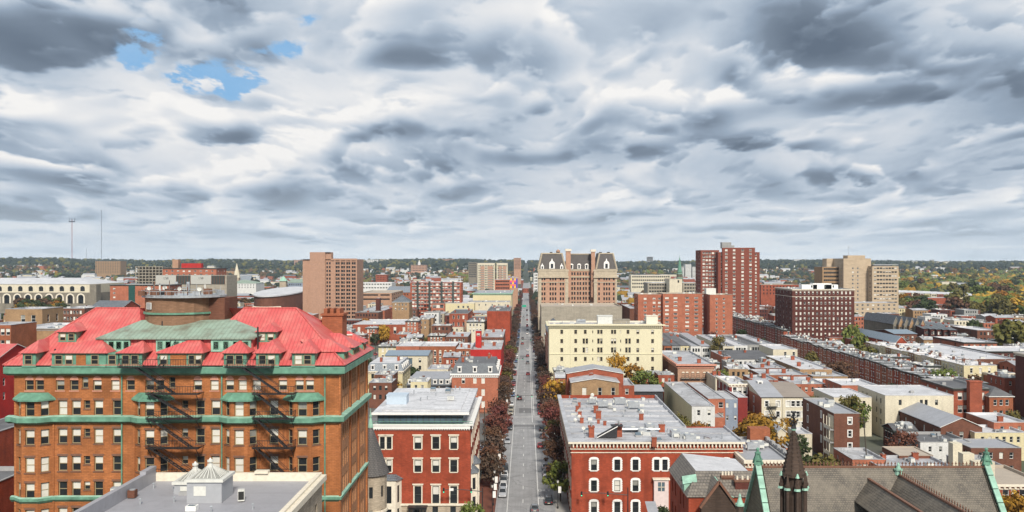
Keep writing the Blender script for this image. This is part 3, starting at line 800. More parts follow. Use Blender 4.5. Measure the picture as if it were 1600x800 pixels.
    c = MB(); a = [(-11, 1.0, 43.95), (9.8, 1.0, 43.95), (10.4, 5.2, 44.3), (5.5, 6.8, 45.9), (-7.5, 6.8, 45.9), (-11.2, 5.2, 44.3)]
    c.face([a[0], a[1], a[3], a[4]]); c.face([a[1], a[2], a[3]]); c.face([a[5], a[0], a[4]]); c.face([(-7.5, 6.8, 45.9), (5.5, 6.8, 45.9), (5.5, 17, 45.9), (-7.5, 17, 45.9)])
    c.box(-11, 9.8, 1.0, 1.25, 43.78, 43.94); c.build('copper_roof', RF['coppermetal'], root)
    for (x0, x1, n) in ((-10.5, -6.6, 4), (-3.2, 1.1, 4), (4.0, 9.2, 4)):
        d = MB(); d.box(x0, x1, 1.28, 1.655, 42.15, 43.76); dr = d.build('copper_window_band', copperlt, root)
        for k_ in range(n):
            up, lo = pick_panes(rng, .3); me = win_mesh(.72, 1.05, copper, up, lo, None, 'sill', 1, False)
            put(me, 'window', dr, (x0 + (x1 - x0) * (k_ + .5) / n, 1.25, 42.98))
    # ridge rolls
    m = MB()
    for (p_, q_) in (((-15.2, yr), (-9.1, yr)), ((5.5, yr), (12.9, yr)), ((12.9, yr), (22, -.9)), ((-15.2, yr), (-22, -.9)), ((12.9, yr), (22, 20.9))):
        m.bar((*p_, zz(min(p_[1], 10)) + .05), (*q_, (zz(q_[1]) if q_[1] < 11 else 40.6) + .05), .22, .14)
    m.build('ridge_cap', RF['redmetal'], root)
    def dormer(x0, x1, wx, z0=40.3, z1=42.2, yf=-.8, apx=None, rise=1.45, run=2.2, deep=3.6, panel=None, ww=.98, wh=1.25, roofd=True):
        d = MB(); d.box(x0, x1, yf, yf + deep, z0, z1); d.box(x0 - .12, x1 + .12, yf - .12, yf, z1 - .18, z1 + .02)
        d.box(x0 - .08, x1 + .08, yf - .1, yf, z0, z0 + .3)
        o = d.build('dormer', [copper], root)
        for w in wx:
            up, lo = pick_panes(rng, .45); put(win_mesh(ww, wh, frame_tan, up, lo), 'window', o, (w, yf - .06, (z0 + z1) / 2 + .08))
        if panel: p2 = MB(); p2.box(panel[0], panel[1], yf - .05, yf - .005, z0 + .32, z1 - .2); p2.build('brick_panel', W['orange'], o)
        if roofd:
            ap = apx if apx is not None else (x0 + x1) / 2; e = .4; t = MB(); zb = z1 + .03
            A, B_, C_, D_ = (x0 - e, yf - e, zb), (x1 + e, yf - e, zb), (x1 + e, yf + deep, zb + .05), (x0 - e, yf + deep, zb + .05)
            P1 = (ap, yf + run, zb + rise); P2 = (ap, yf + deep + rise / sl * .6, zb + rise + .05)
            t.face([A, B_, P1]); t.face([B_, C_, P2, P1]); t.face([D_, A, P1, P2]); t.box(x0 - e, x1 + e, yf - e, yf + deep, z1 - .02, zb - .004)
            t.build('dormer_roof', RF['redmetal'], o)
        return o
    L_ = lambda *p: [lx(v) for v in p]
    dormer(lx(41), lx(61), L_(50)); dormer(lx(86), lx(170), L_(97, 113, 153), apx=lx(146), rise=1.9, run=2.8, panel=(lx(124), lx(139)))
    dormer(lx(171), lx(189), L_(180), roofd=False); dormer(lx(191), lx(226), L_(201, 215), apx=lx(217))
    dormer(lx(250), lx(318), L_(260, 304, 313), apx=lx(303), rise=1.9, run=2.8, panel=(lx(270), lx(295)))
    dormer(lx(353), lx(388), L_(363, 377)); dormer(lx(403), lx(438), L_(413, 427)); dormer(lx(459), lx(494), L_(469, 483))
    k2 = 121.5 / F; l2 = lambda px: (px - CX) * k2 - XC
    dormer(l2(104), l2(131), [l2(111), l2(124)], z0=43.0, z1=44.6, yf=3.4, rise=1.0, run=1.6, deep=2.8, ww=.8, wh=.95)
    dormer(l2(411), l2(437), [l2(417), l2(430)], z0=43.0, z1=44.6, yf=3.4, rise=1.0, run=1.6, deep=2.8, ww=.8, wh=.95)
    # east dormers: built facing east
    for (y0, y1, wn) in ((1.6, 4.4, 2), (7.4, 12.2, 4), (15.0, 17.6, 2)):
        d = MB(); xf = wr + .3; d.box(xf - 3.6, xf, y0, y1, 40.05, 42.1); o = d.build('dormer', copper, root)
        for k_ in range(wn):
            put(win_mesh(.8, 1.35, frame_tan, glass, glass), 'window', o, (xf + .06, y0 + (y1 - y0) * (k_ + .5) / wn, 41.1), pi / 2)
        t = MB(); e = .4; zb = 42.13; ym = (y0 + y1) / 2; ri = 1.3 + .12 * wn
        A, B_, C_, D_ = (xf + e, y0 - e, zb), (xf + e, y1 + e, zb), (xf - 4.2, y1 + e, zb), (xf - 4.2, y0 - e, zb)
        P1, P2 = (xf - 2.2, ym, zb + ri), (xf - 6.2, ym, zb + ri)
        t.face([A, B_, P1]); t.face([B_, C_, P2, P1]); t.face([D_, A, P1, P2]); t.build('dormer_roof', RF['redmetal'], o)
    # stepped party gable and big chimney at the back
    m = MB()
    for i in range(7): m.box(15.2 + i * .9, 16.1 + i * .9, 15.5, 16.1, 40, 45.6 - i * .62, 0); m.box(15.15 + i * .9, 16.15 + i * .9, 15.45, 16.15, 45.6 - i * .62, 45.75 - i * .62, 1)
    m.build('stepped_gable', [W['rust'], trimwhite], root)
    m = MB(); m.box(16.1, 19.0, 12, 15.2, 40, 46.2); m.box(15.9, 19.2, 11.8, 15.4, 46.2, 46.5)
    for x in (16.3, 17.2, 18.1): m.box(x, x + .5, 12.2, 15.0, 46.5, 47.2)
    m.build('chimney', [W['rust']], root)
    # round brick lift house with deck of aerials
    cx, cy = -3.1, 9.6; m = MB(); pts = [(cx + 4.7 * cos(a_), cy + 4.7 * sin(a_)) for a_ in [pi * 2 * j / 22 for j in range(22)]]
    m.prism(pts, 44.0, 49.0, 0); m.box(cx + 3.9, cx + 6.6, cy - 1.5, cy + 4, 44.0, 48.9, 1)
    lh = m.build('lift_house', [W['peach'] if False else W['tanbrown'], W['brown']], root)
    m = MB(); m.prism([(cx + (q_[0] - cx) * 1.05, cy + (q_[1] - cy) * 1.05) for q_ in pts], 46.75, 47.0); m.build('copper_band', copper, lh)
    m = MB(); m.prism([(cx + .5 + (q_[0] - cx) * 1.2, cy + (q_[1] - cy) * 1.12) for q_ in pts], 49.02, 49.3)
    for a_ in range(22):
        p_, q_ = pts[a_], pts[(a_ + 1) % 22]; s_ = 1.1
        rail(m, (cx + (p_[0] - cx) * s_, cy + (p_[1] - cy) * s_, 49.3), (cx + (q_[0] - cx) * s_, cy + (q_[1] - cy) * s_, 49.3), .6, 2, .06)
    m.build('deck', galv, lh)
    m = MB(); m.box(-.55, .55, -.03, .03, -.45, .45); m.box(-.47, .47, -.05, -.031, -.4, .4, 1); m.build('louvre', [trimwhite, trimgrey], lh, (cx - 2.9, cy - 3.85, 47.9), -.6)
    for _ in range(30):
        x, y = cx + rng.uniform(-5, 6.8), cy + rng.uniform(-4, 2.5); t = rng.choice(['pole', 'pole', 'panel', 'box', 'box', 'dish'])
        if t == 'dish': put(UN['satellite_dish'], 'satellite_dish', lh, (x, y, 49.3), rng.uniform(-1, 1), (.8, .8, .7))
        else:
            m = MB(); hh = rng.uniform(.8, 2.0); m.tube((0, 0, 0), (0, 0, hh), .04)
            if t == 'box': m.box(-.5, .5, -.35, .35, 0, rng.uniform(.4, .9), 0)
            if t == 'panel': m.box(-.11, .11, -.18, -.06, hh * .4, hh * .4 + .8, 1)
            m.build('aerial', [rng.choice([galv, iron, trimbrown]), paleunit], lh, (x, y, 49.3), rng.uniform(-1, 1))
    # flues and roof ladder
    for (px, py, y) in ((148, 545, 2.6), (81, 570, .8), (396, 545, 1.9), (229, 505, 5)):
        m = MB(); x = lx(px); z0 = zz(y) if y < 4 else 45; m.tube((x, y, z0 - .2), (x, y, z0 + (3.0 if px == 396 else .9)), .11, m=0); m.build('flue', iron, root)
    m = MB()
    for dx in (0, .6): m.bar((lx(253) + dx, -1.2, 40.5), (lx(262) + dx, 1.5, 42.9), .07, .1); m.bar((lx(253) + dx, -1.2, 41.4), (lx(262) + dx, 1.5, 43.8), .05, .05)
    for k_ in range(9): t = k_ / 8; m.box(lx(253) + (lx(262) - lx(253)) * t, lx(253) + .6 + (lx(262) - lx(253)) * t, -1.2 + 2.7 * t - .1, -1.2 + 2.7 * t + .1, 40.5 + 2.4 * t, 40.54 + 2.4 * t)
    m.build('roof_ladder', iron, root)
    # fire escapes
    for (x0, x1, lv, topx) in ((lx(239), lx(320), [37.1, 33.95, 30.2, 26.6, 23.3, 19.9, 16.5, 13.1, 9.7, 6.3], (lx(196), lx(320))), (lx(402), lx(466), [37.1, 33.95, 30.2, 26.6, 23.3, 19.9, 16.5, 13.1, 9.7, 6.3], (lx(360), lx(432)))):
        m = MB(); y = -1.15; fire_escape(m, x0, x1, lv, y, 1.15)
        for z in lv:
            for x in (x0 + .1, x1 - .1): m.bar((x, y, z - .05), (x, -.02, z - .05), .06, .06)
        a0, a1 = topx; m.box(a0, a1, -2.3, -1.0, 40.42, 40.5); rail(m, (a0, -2.3, 40.5), (a1, -2.3, 40.5)); rail(m, (a0, -2.3, 40.5), (a0, -1.1, 40.5), n=3); rail(m, (a1, -2.3, 40.5), (a1, -1.1, 40.5), n=3)
        for yy in (-2.2, -1.65):
            m.bar((a0 + 2.2, yy, 40.45), (x0 + 3.6, yy, 37.1), .06, .16); m.bar((a0 + 2.2, yy, 41.3), (x0 + 3.6, yy, 38.0), .05, .05)
        for j in range(1, 11): t = j / 11; xx = a0 + 2.2 + (x0 + 3.6 - a0 - 2.2) * t; m.box(xx - .12, xx + .12, -2.2, -1.65, 40.45 - 3.35 * t, 40.49 - 3.35 * t)
        m.build('fire_escape', iron, root)
W['tanbrown'] = wallmat('tan_brown_brick', (.30, .17, .105), .3, .22, stain=.3)
orange_house()

# ------------------------------------------------------------------ grey roofed building in front of it
def front_grey():
    x0, x1, y0, y1, h = -45.0, -24.6, 86.0, 108.0, 28.2
    OCC.append((x0, x1, y0, y1))
    root = thing('stone_building', 'stone building with flat grey roof and glazed lanterns in front of the orange house', 'building', ((x0 + x1) / 2, (y0 + y1) / 2, 0))
    w, d = (x1 - x0) / 2, (y1 - y0) / 2
    b = MB(); hs = [(u_ - .6, u_ + .6, z, z + 2) for z in (23.5, 19.5, 15, 11, 6) for u_ in (3, 7, 11, 15, 19)]
    facade(b, (-w, -d), (1, 0), 2 * w, 0, h, [x for x in hs if x[1] < 2 * w - .5], .2, 0, 1); facade(b, (w, -d), (0, 1), 2 * d, 0, h, hs, .2, 0, 1)
    facade(b, (w, d), (-1, 0), 2 * w, 0, h, []); facade(b, (-w, d), (0, -1), 2 * d, 0, h, [])
    b.build('wall', [W['stone'], glass], root)
    r = MB(); r.face([(-w + .5, -d + .5, h - .6), (w - .5, -d + .5, h - .6), (w - .5, d - .5, h - .6), (-w + .5, d - .5, h - .6)]); r.build('roof', RF['lead'], root)
    p = MB(); p.box(-w, w, d - .5, d, h - .7, h + .35, 1); p.box(w - .5, w, -d, d - .5, h - .7, h + .35, 1); p.box(w, w + .55, -d, d, h - .55, h + .1, 1)
    for i, yy in enumerate([d - 5 - i * 3.4 for i in range(6)]):
        p.box(-w, -w + .6, yy, yy + 3.4 if i else d - .5, h - .7, h + .9 - .0 * i, 0)
    p.box(-w - .05, -w + .65, d - 3.5, d - .5, h + .9, h + 1.25, 0)
    for xx in (-3.6, 3.1): p.box(xx - .8, xx + .8, d - .8, d + .1, h + .35, h + .65, 1)
    p.build('parapet', [RF['lead'], trimcream], root)
    for (cx, cy, s, hh) in ((-.3, 2.6, 1.9, 2.3), (-3.3, 6.2, 1.75, 1.1)):
        m = MB(); z = h - .6; m.box(cx - s, cx + s, cy - s, cy + s, z, z + hh); m.box(cx - s - .2, cx + s + .2, cy - s - .2, cy + s + .2, z + hh, z + hh + .3, 1)
        m.box(cx - s * .6, cx + s * .1, cy - s - .05, cy - s - .004, z + hh * .35, z + hh * .8, 1)
        o = m.build('roof_lantern', [plain('grey_painted_casing', (.33, .34, .36), .5, .06), paleunit], root)
        A = [(cx - s * .82, cy - s * .82), (cx + s * .82, cy - s * .82), (cx + s * .82, cy + s * .82), (cx - s * .82, cy + s * .82)]; T = [(cx + (a - cx) * .16, cy + (c - cy) * .16) for a, c in A]
        g = MB(); g.frust(A, z + hh + .31, T, z + hh + 1.35); g.build('glazing', blind2, o)
        g = MB()
        for i in range(4):
            a, c, a2, c2 = A[i], A[(i + 1) % 4], T[i], T[(i + 1) % 4]
            for t in [j / 7 for j in range(8)]:
                g.bar((a[0] + (c[0] - a[0]) * t, a[1] + (c[1] - a[1]) * t, z + hh + .34), (a2[0] + (c2[0] - a2[0]) * t, a2[1] + (c2[1] - a2[1]) * t, z + hh + 1.38), .07, .07)
        g.cyl(cx, cy, .32, z + hh + 1.33, z + hh + 1.6, n=8); g.cyl(cx, cy, .16, z + hh + 1.6, z + hh + 1.8, n=8); g.cyl(cx, cy, .34, z + hh + 1.8, z + hh + 2.0, n=8); g.cyl(cx, cy, .2, z + hh + 2.0, z + hh + 2.25, n=8, r1=.05)
        g.build('glazing_bars', paleunit, o)
    z = h - .6
    def pos(px, py): Y = (EYE - z) * F / (py - CY); return (at(px, Y) - (x0 + x1) / 2, Y - (y0 + y1) / 2, z)
    put(UN['air_conditioner'], 'air_conditioner', root, pos(186, 776), .05, (1.0, .9, 1.0))
    m = MB(); m.box(-.4, .4, -.4, .4, .1, .9); m.cyl(0, 0, .33, .9, .98, 1, 10); m.build('condenser', [W['brown'], galv], root, pos(207, 778))
    m = MB(); m.box(-.35, .35, -.35, .35, .15, 1.35); m.cyl(.0, -.36, .0, .1, .2, 1, 3)
    for j in range(2): m.cyl(0, 0, .0, 0, 0, 1, 3)
    m.box(-.3, .3, -.37, -.351, .3, 1.2, 1); m.build('condenser', [paleunit, rubber], root, pos(377, 784), .25)
    for (px, py) in ((272, 770), (272, 785), (395, 796), (219, 788), (330, 800), (285, 760), (240, 763)):
        o = put(UN['vent_pipe'], 'vent_pipe', root, pos(px, py)); o.scale = (1, 1, .8)
    m = MB(); m.box(-.9, .9, -.7, .7, 0, .35); m.build('roof_hatch', [trimgrey], root, pos(295, 772))
    m = MB(); m.box(-.55, .55, -.45, .45, 0, .5, 0); m.box(-.4, .4, -.3, .3, .5, .52, 1); m.build('skylight', [trimwhite, glassb], root, pos(300, 797))
RF['lead'] = roofmat('grey_painted_roof', (.34, .34, .37), (.25, .25, .27), .5, .35)
front_grey()
# small yellowish brick wing left of it with a vent box
_w = B('brick_wing', 'low tan brick wing with boxed vent at the lower left beside the grey roof', 'building', -50.5, -45.3, 86, 98, 25.6, 'tanb', 'white', None, None, side='E', par=.4)
m = MB(); m.box(-.9, .9, -.7, .7, 0, .55); m.box(-1.0, 1.0, -.8, .8, .55, .68); m.build('ventilation_unit', [paleunit], _w, (.6, .5, 25.3))

# ------------------------------------------------------------------ stone house with conical turret
def turret_house():
    Y = 160.0; k = Y / F; cx = (579 - CX) * k
    root = thing('turret_house', 'pale stone house with a conical slate turret topped by a green copper finial', 'house', (cx, Y, 0)); OCC.append((cx - 8, cx + 4, Y - 4, 168))
    m = MB(); R = 2.9; n = 16
    for j in range(n):
        a0, a1 = 2 * pi * j / n, 2 * pi * (j + 1) / n; p, q = (R * cos(a0), R * sin(a0)), (R * cos(a1), R * sin(a1)); L = sqrt((p[0] - q[0]) ** 2 + (p[1] - q[1]) ** 2)
        u = ((q[0] - p[0]) / L, (q[1] - p[1]) / L); hs = [(L * .22, L * .78, z, z + 2.0) for z in (12.3, 8.2, 4)] if j % 2 == 0 else []
        facade(m, p, u, L, 0, 16.2, hs, .2, 0, 1)
    m.box(-10, .5, -1, 6, 0, 14, 0); m.build('wall', [W['stone'], glass], root)
    c = MB(); c.cyl(0, 0, R + .45, 16.2, 17.2, 0, 20, R + .05); c.cyl(0, 0, R + .05, 17.2, 24.6, 0, 20, .28)
    c.face([(-10, -1.4, 14), (.3, -1.4, 14), (.3, 2.5, 19.0), (-10, 2.5, 19.0)]); c.face([(-10, 6.4, 14), (-10, 2.5, 19.0), (.3, 2.5, 19.0), (.3, 6.4, 14)])
    shade = c.build('roof', [RF['slatecone']], root)
    f = MB(); f.cyl(0, 0, .5, 24.3, 26.2, 0, 10, .16); f.cyl(0, 0, .28, 26.2, 26.5, 0, 10); f.cyl(0, 0, .12, 26.5, 27.8, 0, 8, .02); f.build('finial', copperlt, root)
    g = MB(); g.box(-3.3, -2.0, -3.5, -3.2, 0, 0.1); g.cyl(0, 0, R + .25, 9.6, 10.0, 0, 20); g.cyl(0, 0, R + .25, 5.6, 5.9, 0, 20); g.build('string_course', trimcream, root)
RF['slatecone'] = slatemat('turret_slate', (.085, .08, .078), (.11, .10, .095), .3, .2)
turret_house()

# ------------------------------------------------------------------ red mansion with white roof terrace (left of the street)
def mansion():
    Y = 188.0; x0, x1, y1, h = at(583, Y), at(735, Y), 226.0, zfor(664, 188.0)
    OCC.append((x0 - 3, x1 + 2.5, Y, y1)); LM.append(((x0 + x1) / 2, 205, h, 'the white roofed red mansion'))
    xc, yc = (x0 + x1) / 2, (Y + y1) / 2; w, d = (x1 - x0) / 2, (y1 - Y) / 2
    root = thing('red_mansion', 'red brick mansion with cream window frames and glazed terrace under a broad white roof', 'mansion', (xc, yc, 0))
    l = lambda px: at(px, Y) - xc
    rows = [(692, 19), (728, 19), (773, 27)]; b = MB(); hs = []
    for (py, hp) in rows:
        z = zfor(py, Y); hh = hp * Y / F / 2
        for px in (653, 681, 709): hs.append((l(px) + w - .72, l(px) + w + .72, z - hh, z + hh))
        if py < 760: hs += [(l(597.5) + w - .5, l(597.5) + w + .5, z - hh, z + hh), (l(608) + w - .5, l(608) + w + .5, z - hh, z + hh)]
    hg = [(l(px) + w - .6, l(px) + w + .6, .2, 2.5) for px in (606, 651, 680, 708)]
    hs = facade(b, (-w, -d), (1, 0), 2 * w, 3.0, h, hs, .2, 0); hg = facade(b, (-w, -d), (1, 0), 2 * w, 0, 3.0, hg, .2, 1)
    he = [(u_ - .6, u_ + .6, z - 1.2, z + 1.2) for z in (15.9, 11.2, 6.0) for u_ in (3, 8, 13, 18, 23, 28, 33)]
    he = facade(b, (w, -d), (0, 1), 2 * d, 0, h, he, .2, 0); facade(b, (w, d), (-1, 0), 2 * w, 0, h, []); facade(b, (-w, d), (0, -1), 2 * d, 0, h, [])
    b.face([(-w, -d, h), (w, -d, h), (w, d, h), (-w, d, h)], 2)
    b.build('wall', [W['redpaint'], W['stone'], RF['white']], root)
    rng = random.Random(3)
    for hh in hs:
        up, lo = (blind, glass) if rng.random() < .5 else (glass, glass)
        win2(root, (-w, -d), (1, 0), (hh[0] + hh[1]) / 2, (hh[2] + hh[3]) / 2, hh[1] - hh[0], hh[3] - hh[2], frame_dark, up, lo, trimcream, 'hood', .2)
    for hh in hg: win2(root, (-w, -d), (1, 0), (hh[0] + hh[1]) / 2, (hh[2] + hh[3]) / 2, hh[1] - hh[0], hh[3] - hh[2], frame_dark, glass, glass, None, 'sill', .2)
    for hh in he: win2(root, (w, -d), (0, 1), (hh[0] + hh[1]) / 2, (hh[2] + hh[3]) / 2, hh[1] - hh[0], hh[3] - hh[2], frame_dark, glass, glass, trimcream, 'full', .2)
    c = MB(); c.box(-w - .35, w + .35, -d - .5, -d - .004, h - .75, h - .05); c.box(w + .004, w + .5, -d - .5, d, h - .75, h - .05); c.box(-w - .5, w + .65, -d - .7, -d - .05, h - .04, h + .25)
    c.box(w - .3, w + .65, -d - .04, d, h - .04, h + .25)
    for k in range(40): c.box(-w + 2 * w * (k + .3) / 40, -w + 2 * w * (k + .7) / 40, -d - .42, -d - .3, h - 1.0, h - .76)
    c.build('cornice', [trimwhite], root)
    c = MB(); c.box(-w - .3, w + .3, -d - .3, -d - .004, 2.75, 3.15); c.build('string_course', trimcream, root)
    # glazed terrace storey
    hz = h + .26; t1 = hz + 1.75; g = MB(); g.box(-w + .8, w - 1.6, -d + 1.2, d - 3, hz, t1, 0); gr = g.build('terrace_glazing', [glassb], root)
    g = MB(); n = 15
    for k in range(n + 1): x = -w + .8 + (2 * w - 2.4) * k / n; g.box(x - .07, x + .07, -d + 1.08, -d + 1.19, hz, t1)
    g.box(-w + .8, w - 1.6, -d + 1.05, -d + 1.19, hz + 1.05, hz + 1.12); g.build('mullions', frame_dark, gr)
    g = MB(); rail(g, (-w - .3, -d - .45, hz), (w + .45, -d - .45, hz), .55, 24, .06); g.build('railing', copper, root)
    r = MB(); r.box(-w - .2, w - .4, -d + .1, d - 1.5, t1, t1 + .55, 0); r.box(-w + 1.5, w - 2.2, -d + 2.0, d - 3.5, t1 + .55, t1 + .85, 0)
    r.face([(-w + 6, -d + 14, t1 + .88), (w - 3, -d + 14, t1 + .88), (w - 3, d - 5, t1 + .88), (-w + 8, d - 5, t1 + .88)], 0)
    r.box(-w - .35, w - .25, -d - .05, -d + .09, t1 + .1, t1 + .6, 1); r.build('terrace_roof', [RF['white'], trimwhite], root)
    zr = t1 + .86
    m = MB(); m.box(-2.2, 2.2, -2, 2, 0, 1.9); m.box(-2.3, 2.3, -2.1, 2.1, 1.9, 2.05); m.build('penthouse', [plain('pale_blue_cladding', (.42, .50, .58), .5, .05)], root, (-w + 3.6, -d + 11, zr))
    clutter(root, rng, -w + 5, w - 4, -d + 13, d - 6, zr, ('vent_pipe', 'air_conditioner', 'vent_pipe', 'skylight'), 14)
    m = MB()
    for q in range(8): m.tube((-4 + q * 1.5, 6, zr + .3), (-2.7 + q * 1.5, 6, zr + .3), .08)
    m.build('conduit', galv, root)
    # street-side bays with black caps
    for (yy, hh_) in ((4, 13.0), (11, 13.4)):
        m = MB(); xx = w; pts = [(xx + .01, -d + yy - 2.2), (xx + 1.3, -d + yy - 1.2), (xx + 1.3, -d + yy + 1.2), (xx + .01, -d + yy + 2.2)]
        for (p, q) in zip(pts, pts[1:]):
            L = sqrt((q[0] - p[0]) ** 2 + (q[1] - p[1]) ** 2); u = ((q[0] - p[0]) / L, (q[1] - p[1]) / L)
            facade(m, p, u, L, 0, hh_ - 4, [(L * .25, L * .75, hh_ - 7.5, hh_ - 5), (L * .25, L * .75, hh_ - 11.5, hh_ - 9)], .15, 0, 1)
        o = m.build('bay', [trimcream, glass], root)
        m = MB(); A = [(p[0] + (.3 if p[0] > xx + .1 else 0), p[1] + (.3 if i > 1 else -.3)) for i, p in enumerate(pts)]; m.frust(A, hh_ - 3.99, [(xx + .01, -d + yy - .9), (xx + .5, -d + yy - .6), (xx + .5, -d + yy + .6), (xx + .01, -d + yy + .9)], hh_ - 2.7)
        m.build('bay_roof', RF['slate'], o)
    # left stone bay
    m = MB(); xx = l(611); pts = [(xx - 3.0, -d - .01), (xx - 1.6, -d - 1.8), (xx + 1.2, -d - 1.8), (xx + 2.2, -d - .01)]
    for (p, q) in zip(pts, pts[1:]):
        L = sqrt((q[0] - p[0]) ** 2 + (q[1] - p[1]) ** 2); u = ((q[0] - p[0]) / L, (q[1] - p[1]) / L)
        facade(m, p, u, L, 0, 8.4, [(L * .3, L * .7, 3.6, 7.2), (L * .3, L * .7, .4, 2.4)], .15, 0, 1)
    o = m.build('bay', [trimcream, glass], root); A = [(p[0] + (.4 if p[0] > xx else -.4), p[1] - .3 if p[1] < -d - .5 else p[1]) for p in pts]
    m = MB(); m.frust(A, 8.41, [(xx - 1.5, -d - .01), (xx - .8, -d - .5), (xx + .5, -d - .5), (xx + 1.0, -d - .01)], 9.3); m.build('bay_roof', RF['slate'], o)
    # portico and door
    m = MB(); m.box(l(640), l(667), -d - 2.2, -d - .01, 2.5, 2.75); m.box(l(640) - .2, l(667) + .2, -d - 2.4, -d - .01, 2.75, 2.9)
    for px in (642, 648, 660, 666): m.cyl(l(px), -d - 2.0, .16, 0, 2.5, n=10)
    m.build('portico', iron, root)
mansion()
# ------------------------------------------------------------------ long red corner building (right of the street)
def corner_red():
    Y = 187.0; h = zfor(690, Y); x0, x1 = at(893, Y), at(1161, Y); yb = 252.0
    root = thing('corner_building', 'long red corner building with scalloped white window surrounds and cluttered silver roof', 'building', (x0, Y, 0))
    OCC.append((x0, x1, Y, 205)); OCC.append((x0, x0 + 27, Y, yb)); LM.append((x0 + 12, 215, h, 'the red corner building'))
    l = lambda px: at(px, Y) - x0; b = MB()
    z1, z2, z3 = zfor(726.5, Y), zfor(759, Y), zfor(792.5, Y)
    cs = [928, 964.5, 993]; hs = [(l(c) - .62, l(c) + .62, z - 1.15, z + 1.15) for c in cs for z in (z1, z2, z3)]
    hs += [(l(c) - .55, l(c) + .55, z - 1.15, z + 1.15) for c in (1026, 1039) for z in (z1,)]
    hs += [(l(1082.6) - .6, l(1082.6) + .6, z - 1.15, z + 1.15) for z in (z1, z2, z3)]
    h3 = [(l(c) - .6, l(c) + .6, z - 1.1, z + 1.1) for c in (1107, 1121, 1135) for z in (z1, z2, z3)]
    W1 = l(1161); allf = facade(b, (0, 0), (1, 0), W1, 0, h, hs + h3, .2)
    D = yb - Y; n = 17; side = [(D * (j + .5) / n - .55, D * (j + .5) / n + .55, z - 1.1, z + 1.1) for j in range(n) for z in (z1, z2, z3)]
    sd = facade(b, (0, D), (0, -1), D, 0, h, side, .2)
    facade(b, (W1, 0), (0, 1), 17, 0, h, []); facade(b, (27, D), (-1, 0), 27, 0, h, []); facade(b, (W1, 17), (-1, 0), W1 - 27, 0, h, []); facade(b, (27, 17), (0, 1), D - 17, 0, h, [])
    b.build('wall', [W['redpaint']], root); rng = random.Random(8)
    for hh in allf:
        up, lo = pick_panes(rng, .12); w = hh[1] - hh[0]
        win2(root, (0, 0), (1, 0), (hh[0] + hh[1]) / 2, (hh[2] + hh[3]) / 2, w, hh[3] - hh[2], frame_dark, up, lo, trimwhite, 'scallop', .2)
    for hh in sd: win2(root, (0, D), (0, -1), (hh[0] + hh[1]) / 2, (hh[2] + hh[3]) / 2, hh[1] - hh[0], hh[3] - hh[2], frame_dark, *pick_panes(rng, .3), trimcream, 'full', .2)
    m = MB(); m.box(l(1099), l(1141), -.1, -.004, z1 - 1.5, z1 + 1.6)
    m.box(l(1099), l(1103), -.13, -.101, z1 - 1.6, z1 + 1.75)
    # cornice with brackets
    c = MB(); c.box(-.7, W1 + .3, -.75, -.003, h - .35, h + .05); c.box(-.75, -.003, -.003, D, h - .35, h + .05); c.box(-.25, W1, -.25, -.003, h - 1.6, h - 1.45); c.box(-.25, -.003, -.003, D, h - 1.6, h - 1.45)
    c.box(-.2, W1, -.14, -.004, h - 2.35, h - 2.2)
    k = int(W1 / .75)
    for j in range(k): c.box(W1 * (j + .3) / k, W1 * (j + .65) / k, -.6, -.003, h - 1.1, h - .36)
    for j in range(int(D / .9)): c.box(-.6, -.003, .9 * j + .3, .9 * j + .6, h - 1.1, h - .36)
    c.build('cornice', [trimcream], root)
    # roof in several sheets with low party ridges
    r = MB(); r.face([(0, 0, h - .1), (W1, 0, h - .1), (W1, 17, h - .25), (0, 17, h - .25)]); r.face([(0, 17, h - .25), (27, 17, h - .25), (27, D, h - .9), (0, D, h - .9)])
    r.box(-.7, W1 + .3, -.7, .3, h + .052, h + .14); r.box(-.7, .3, .3, D, h + .052, h + .14); r.box(W1 - .3, W1, .3, 17, h - .2, h + .25)
    for yy in (9.5, 17.0, 25, 33, 41, 49, 57): r.box(.3, 27 if yy > 16.9 else W1 - .3, yy, yy + .3, h - 1.0, h + .12 - .008 * yy)
    r.box(26.7, 27, 17.3, D, h - 1, h + .1); r.build('roof', [RF['silver']], root)
    def pos(px, py): Yq = (EYE - h + .2) * F / (py - CY); return at(px, Yq) - x0, Yq - Y
    for (px, py, s) in ((924, 683, 1.25), (967, 682, 1.35), (1034, 675, .9), (931, 643, .8), (935, 653, .9), (902, 641, .6), (906, 650, .6), (909, 660, .6), (935, 661, .45), (945, 664, .5), (1002, 655, .7), (905, 634, .5), (1022, 693, .7)):
        x, y = pos(px, py); o = put(UN['chimney'], 'chimney', root, (x, y, h - .8), pi / 2 * (s < 1)); o.scale = (s, s, 1.2 * s + .3)
    # stair dormer with dark sloping lid
    x, y = pos(957, 684); m = MB(); m.face([(x - 3.2, y - 1, h), (x + .9, y - 1, h), (x + .9, y - 1, h + 2.3)], 0); m.face([(x - 3.2, y + 1, h), (x + .9, y + 1, h + 2.3), (x + .9, y + 1, h)], 0)
    m.face([(x - 3.4, y - 1.15, h), (x + 1, y - 1.15, h + 2.4), (x + 1, y + 1.15, h + 2.4), (x - 3.4, y + 1.15, h)], 0); m.bar((x - 3.4, y - 1.18, h + .05), (x + 1, y - 1.18, h + 2.45), .1, .16, 1)
    m.box(x - .3, x + 2.2, y - .9, y + 1.3, h + 2.35, h + 2.5, 0); m.build('stair_dormer', [W['black'], trimwhite], root)
    rg = random.Random(21)
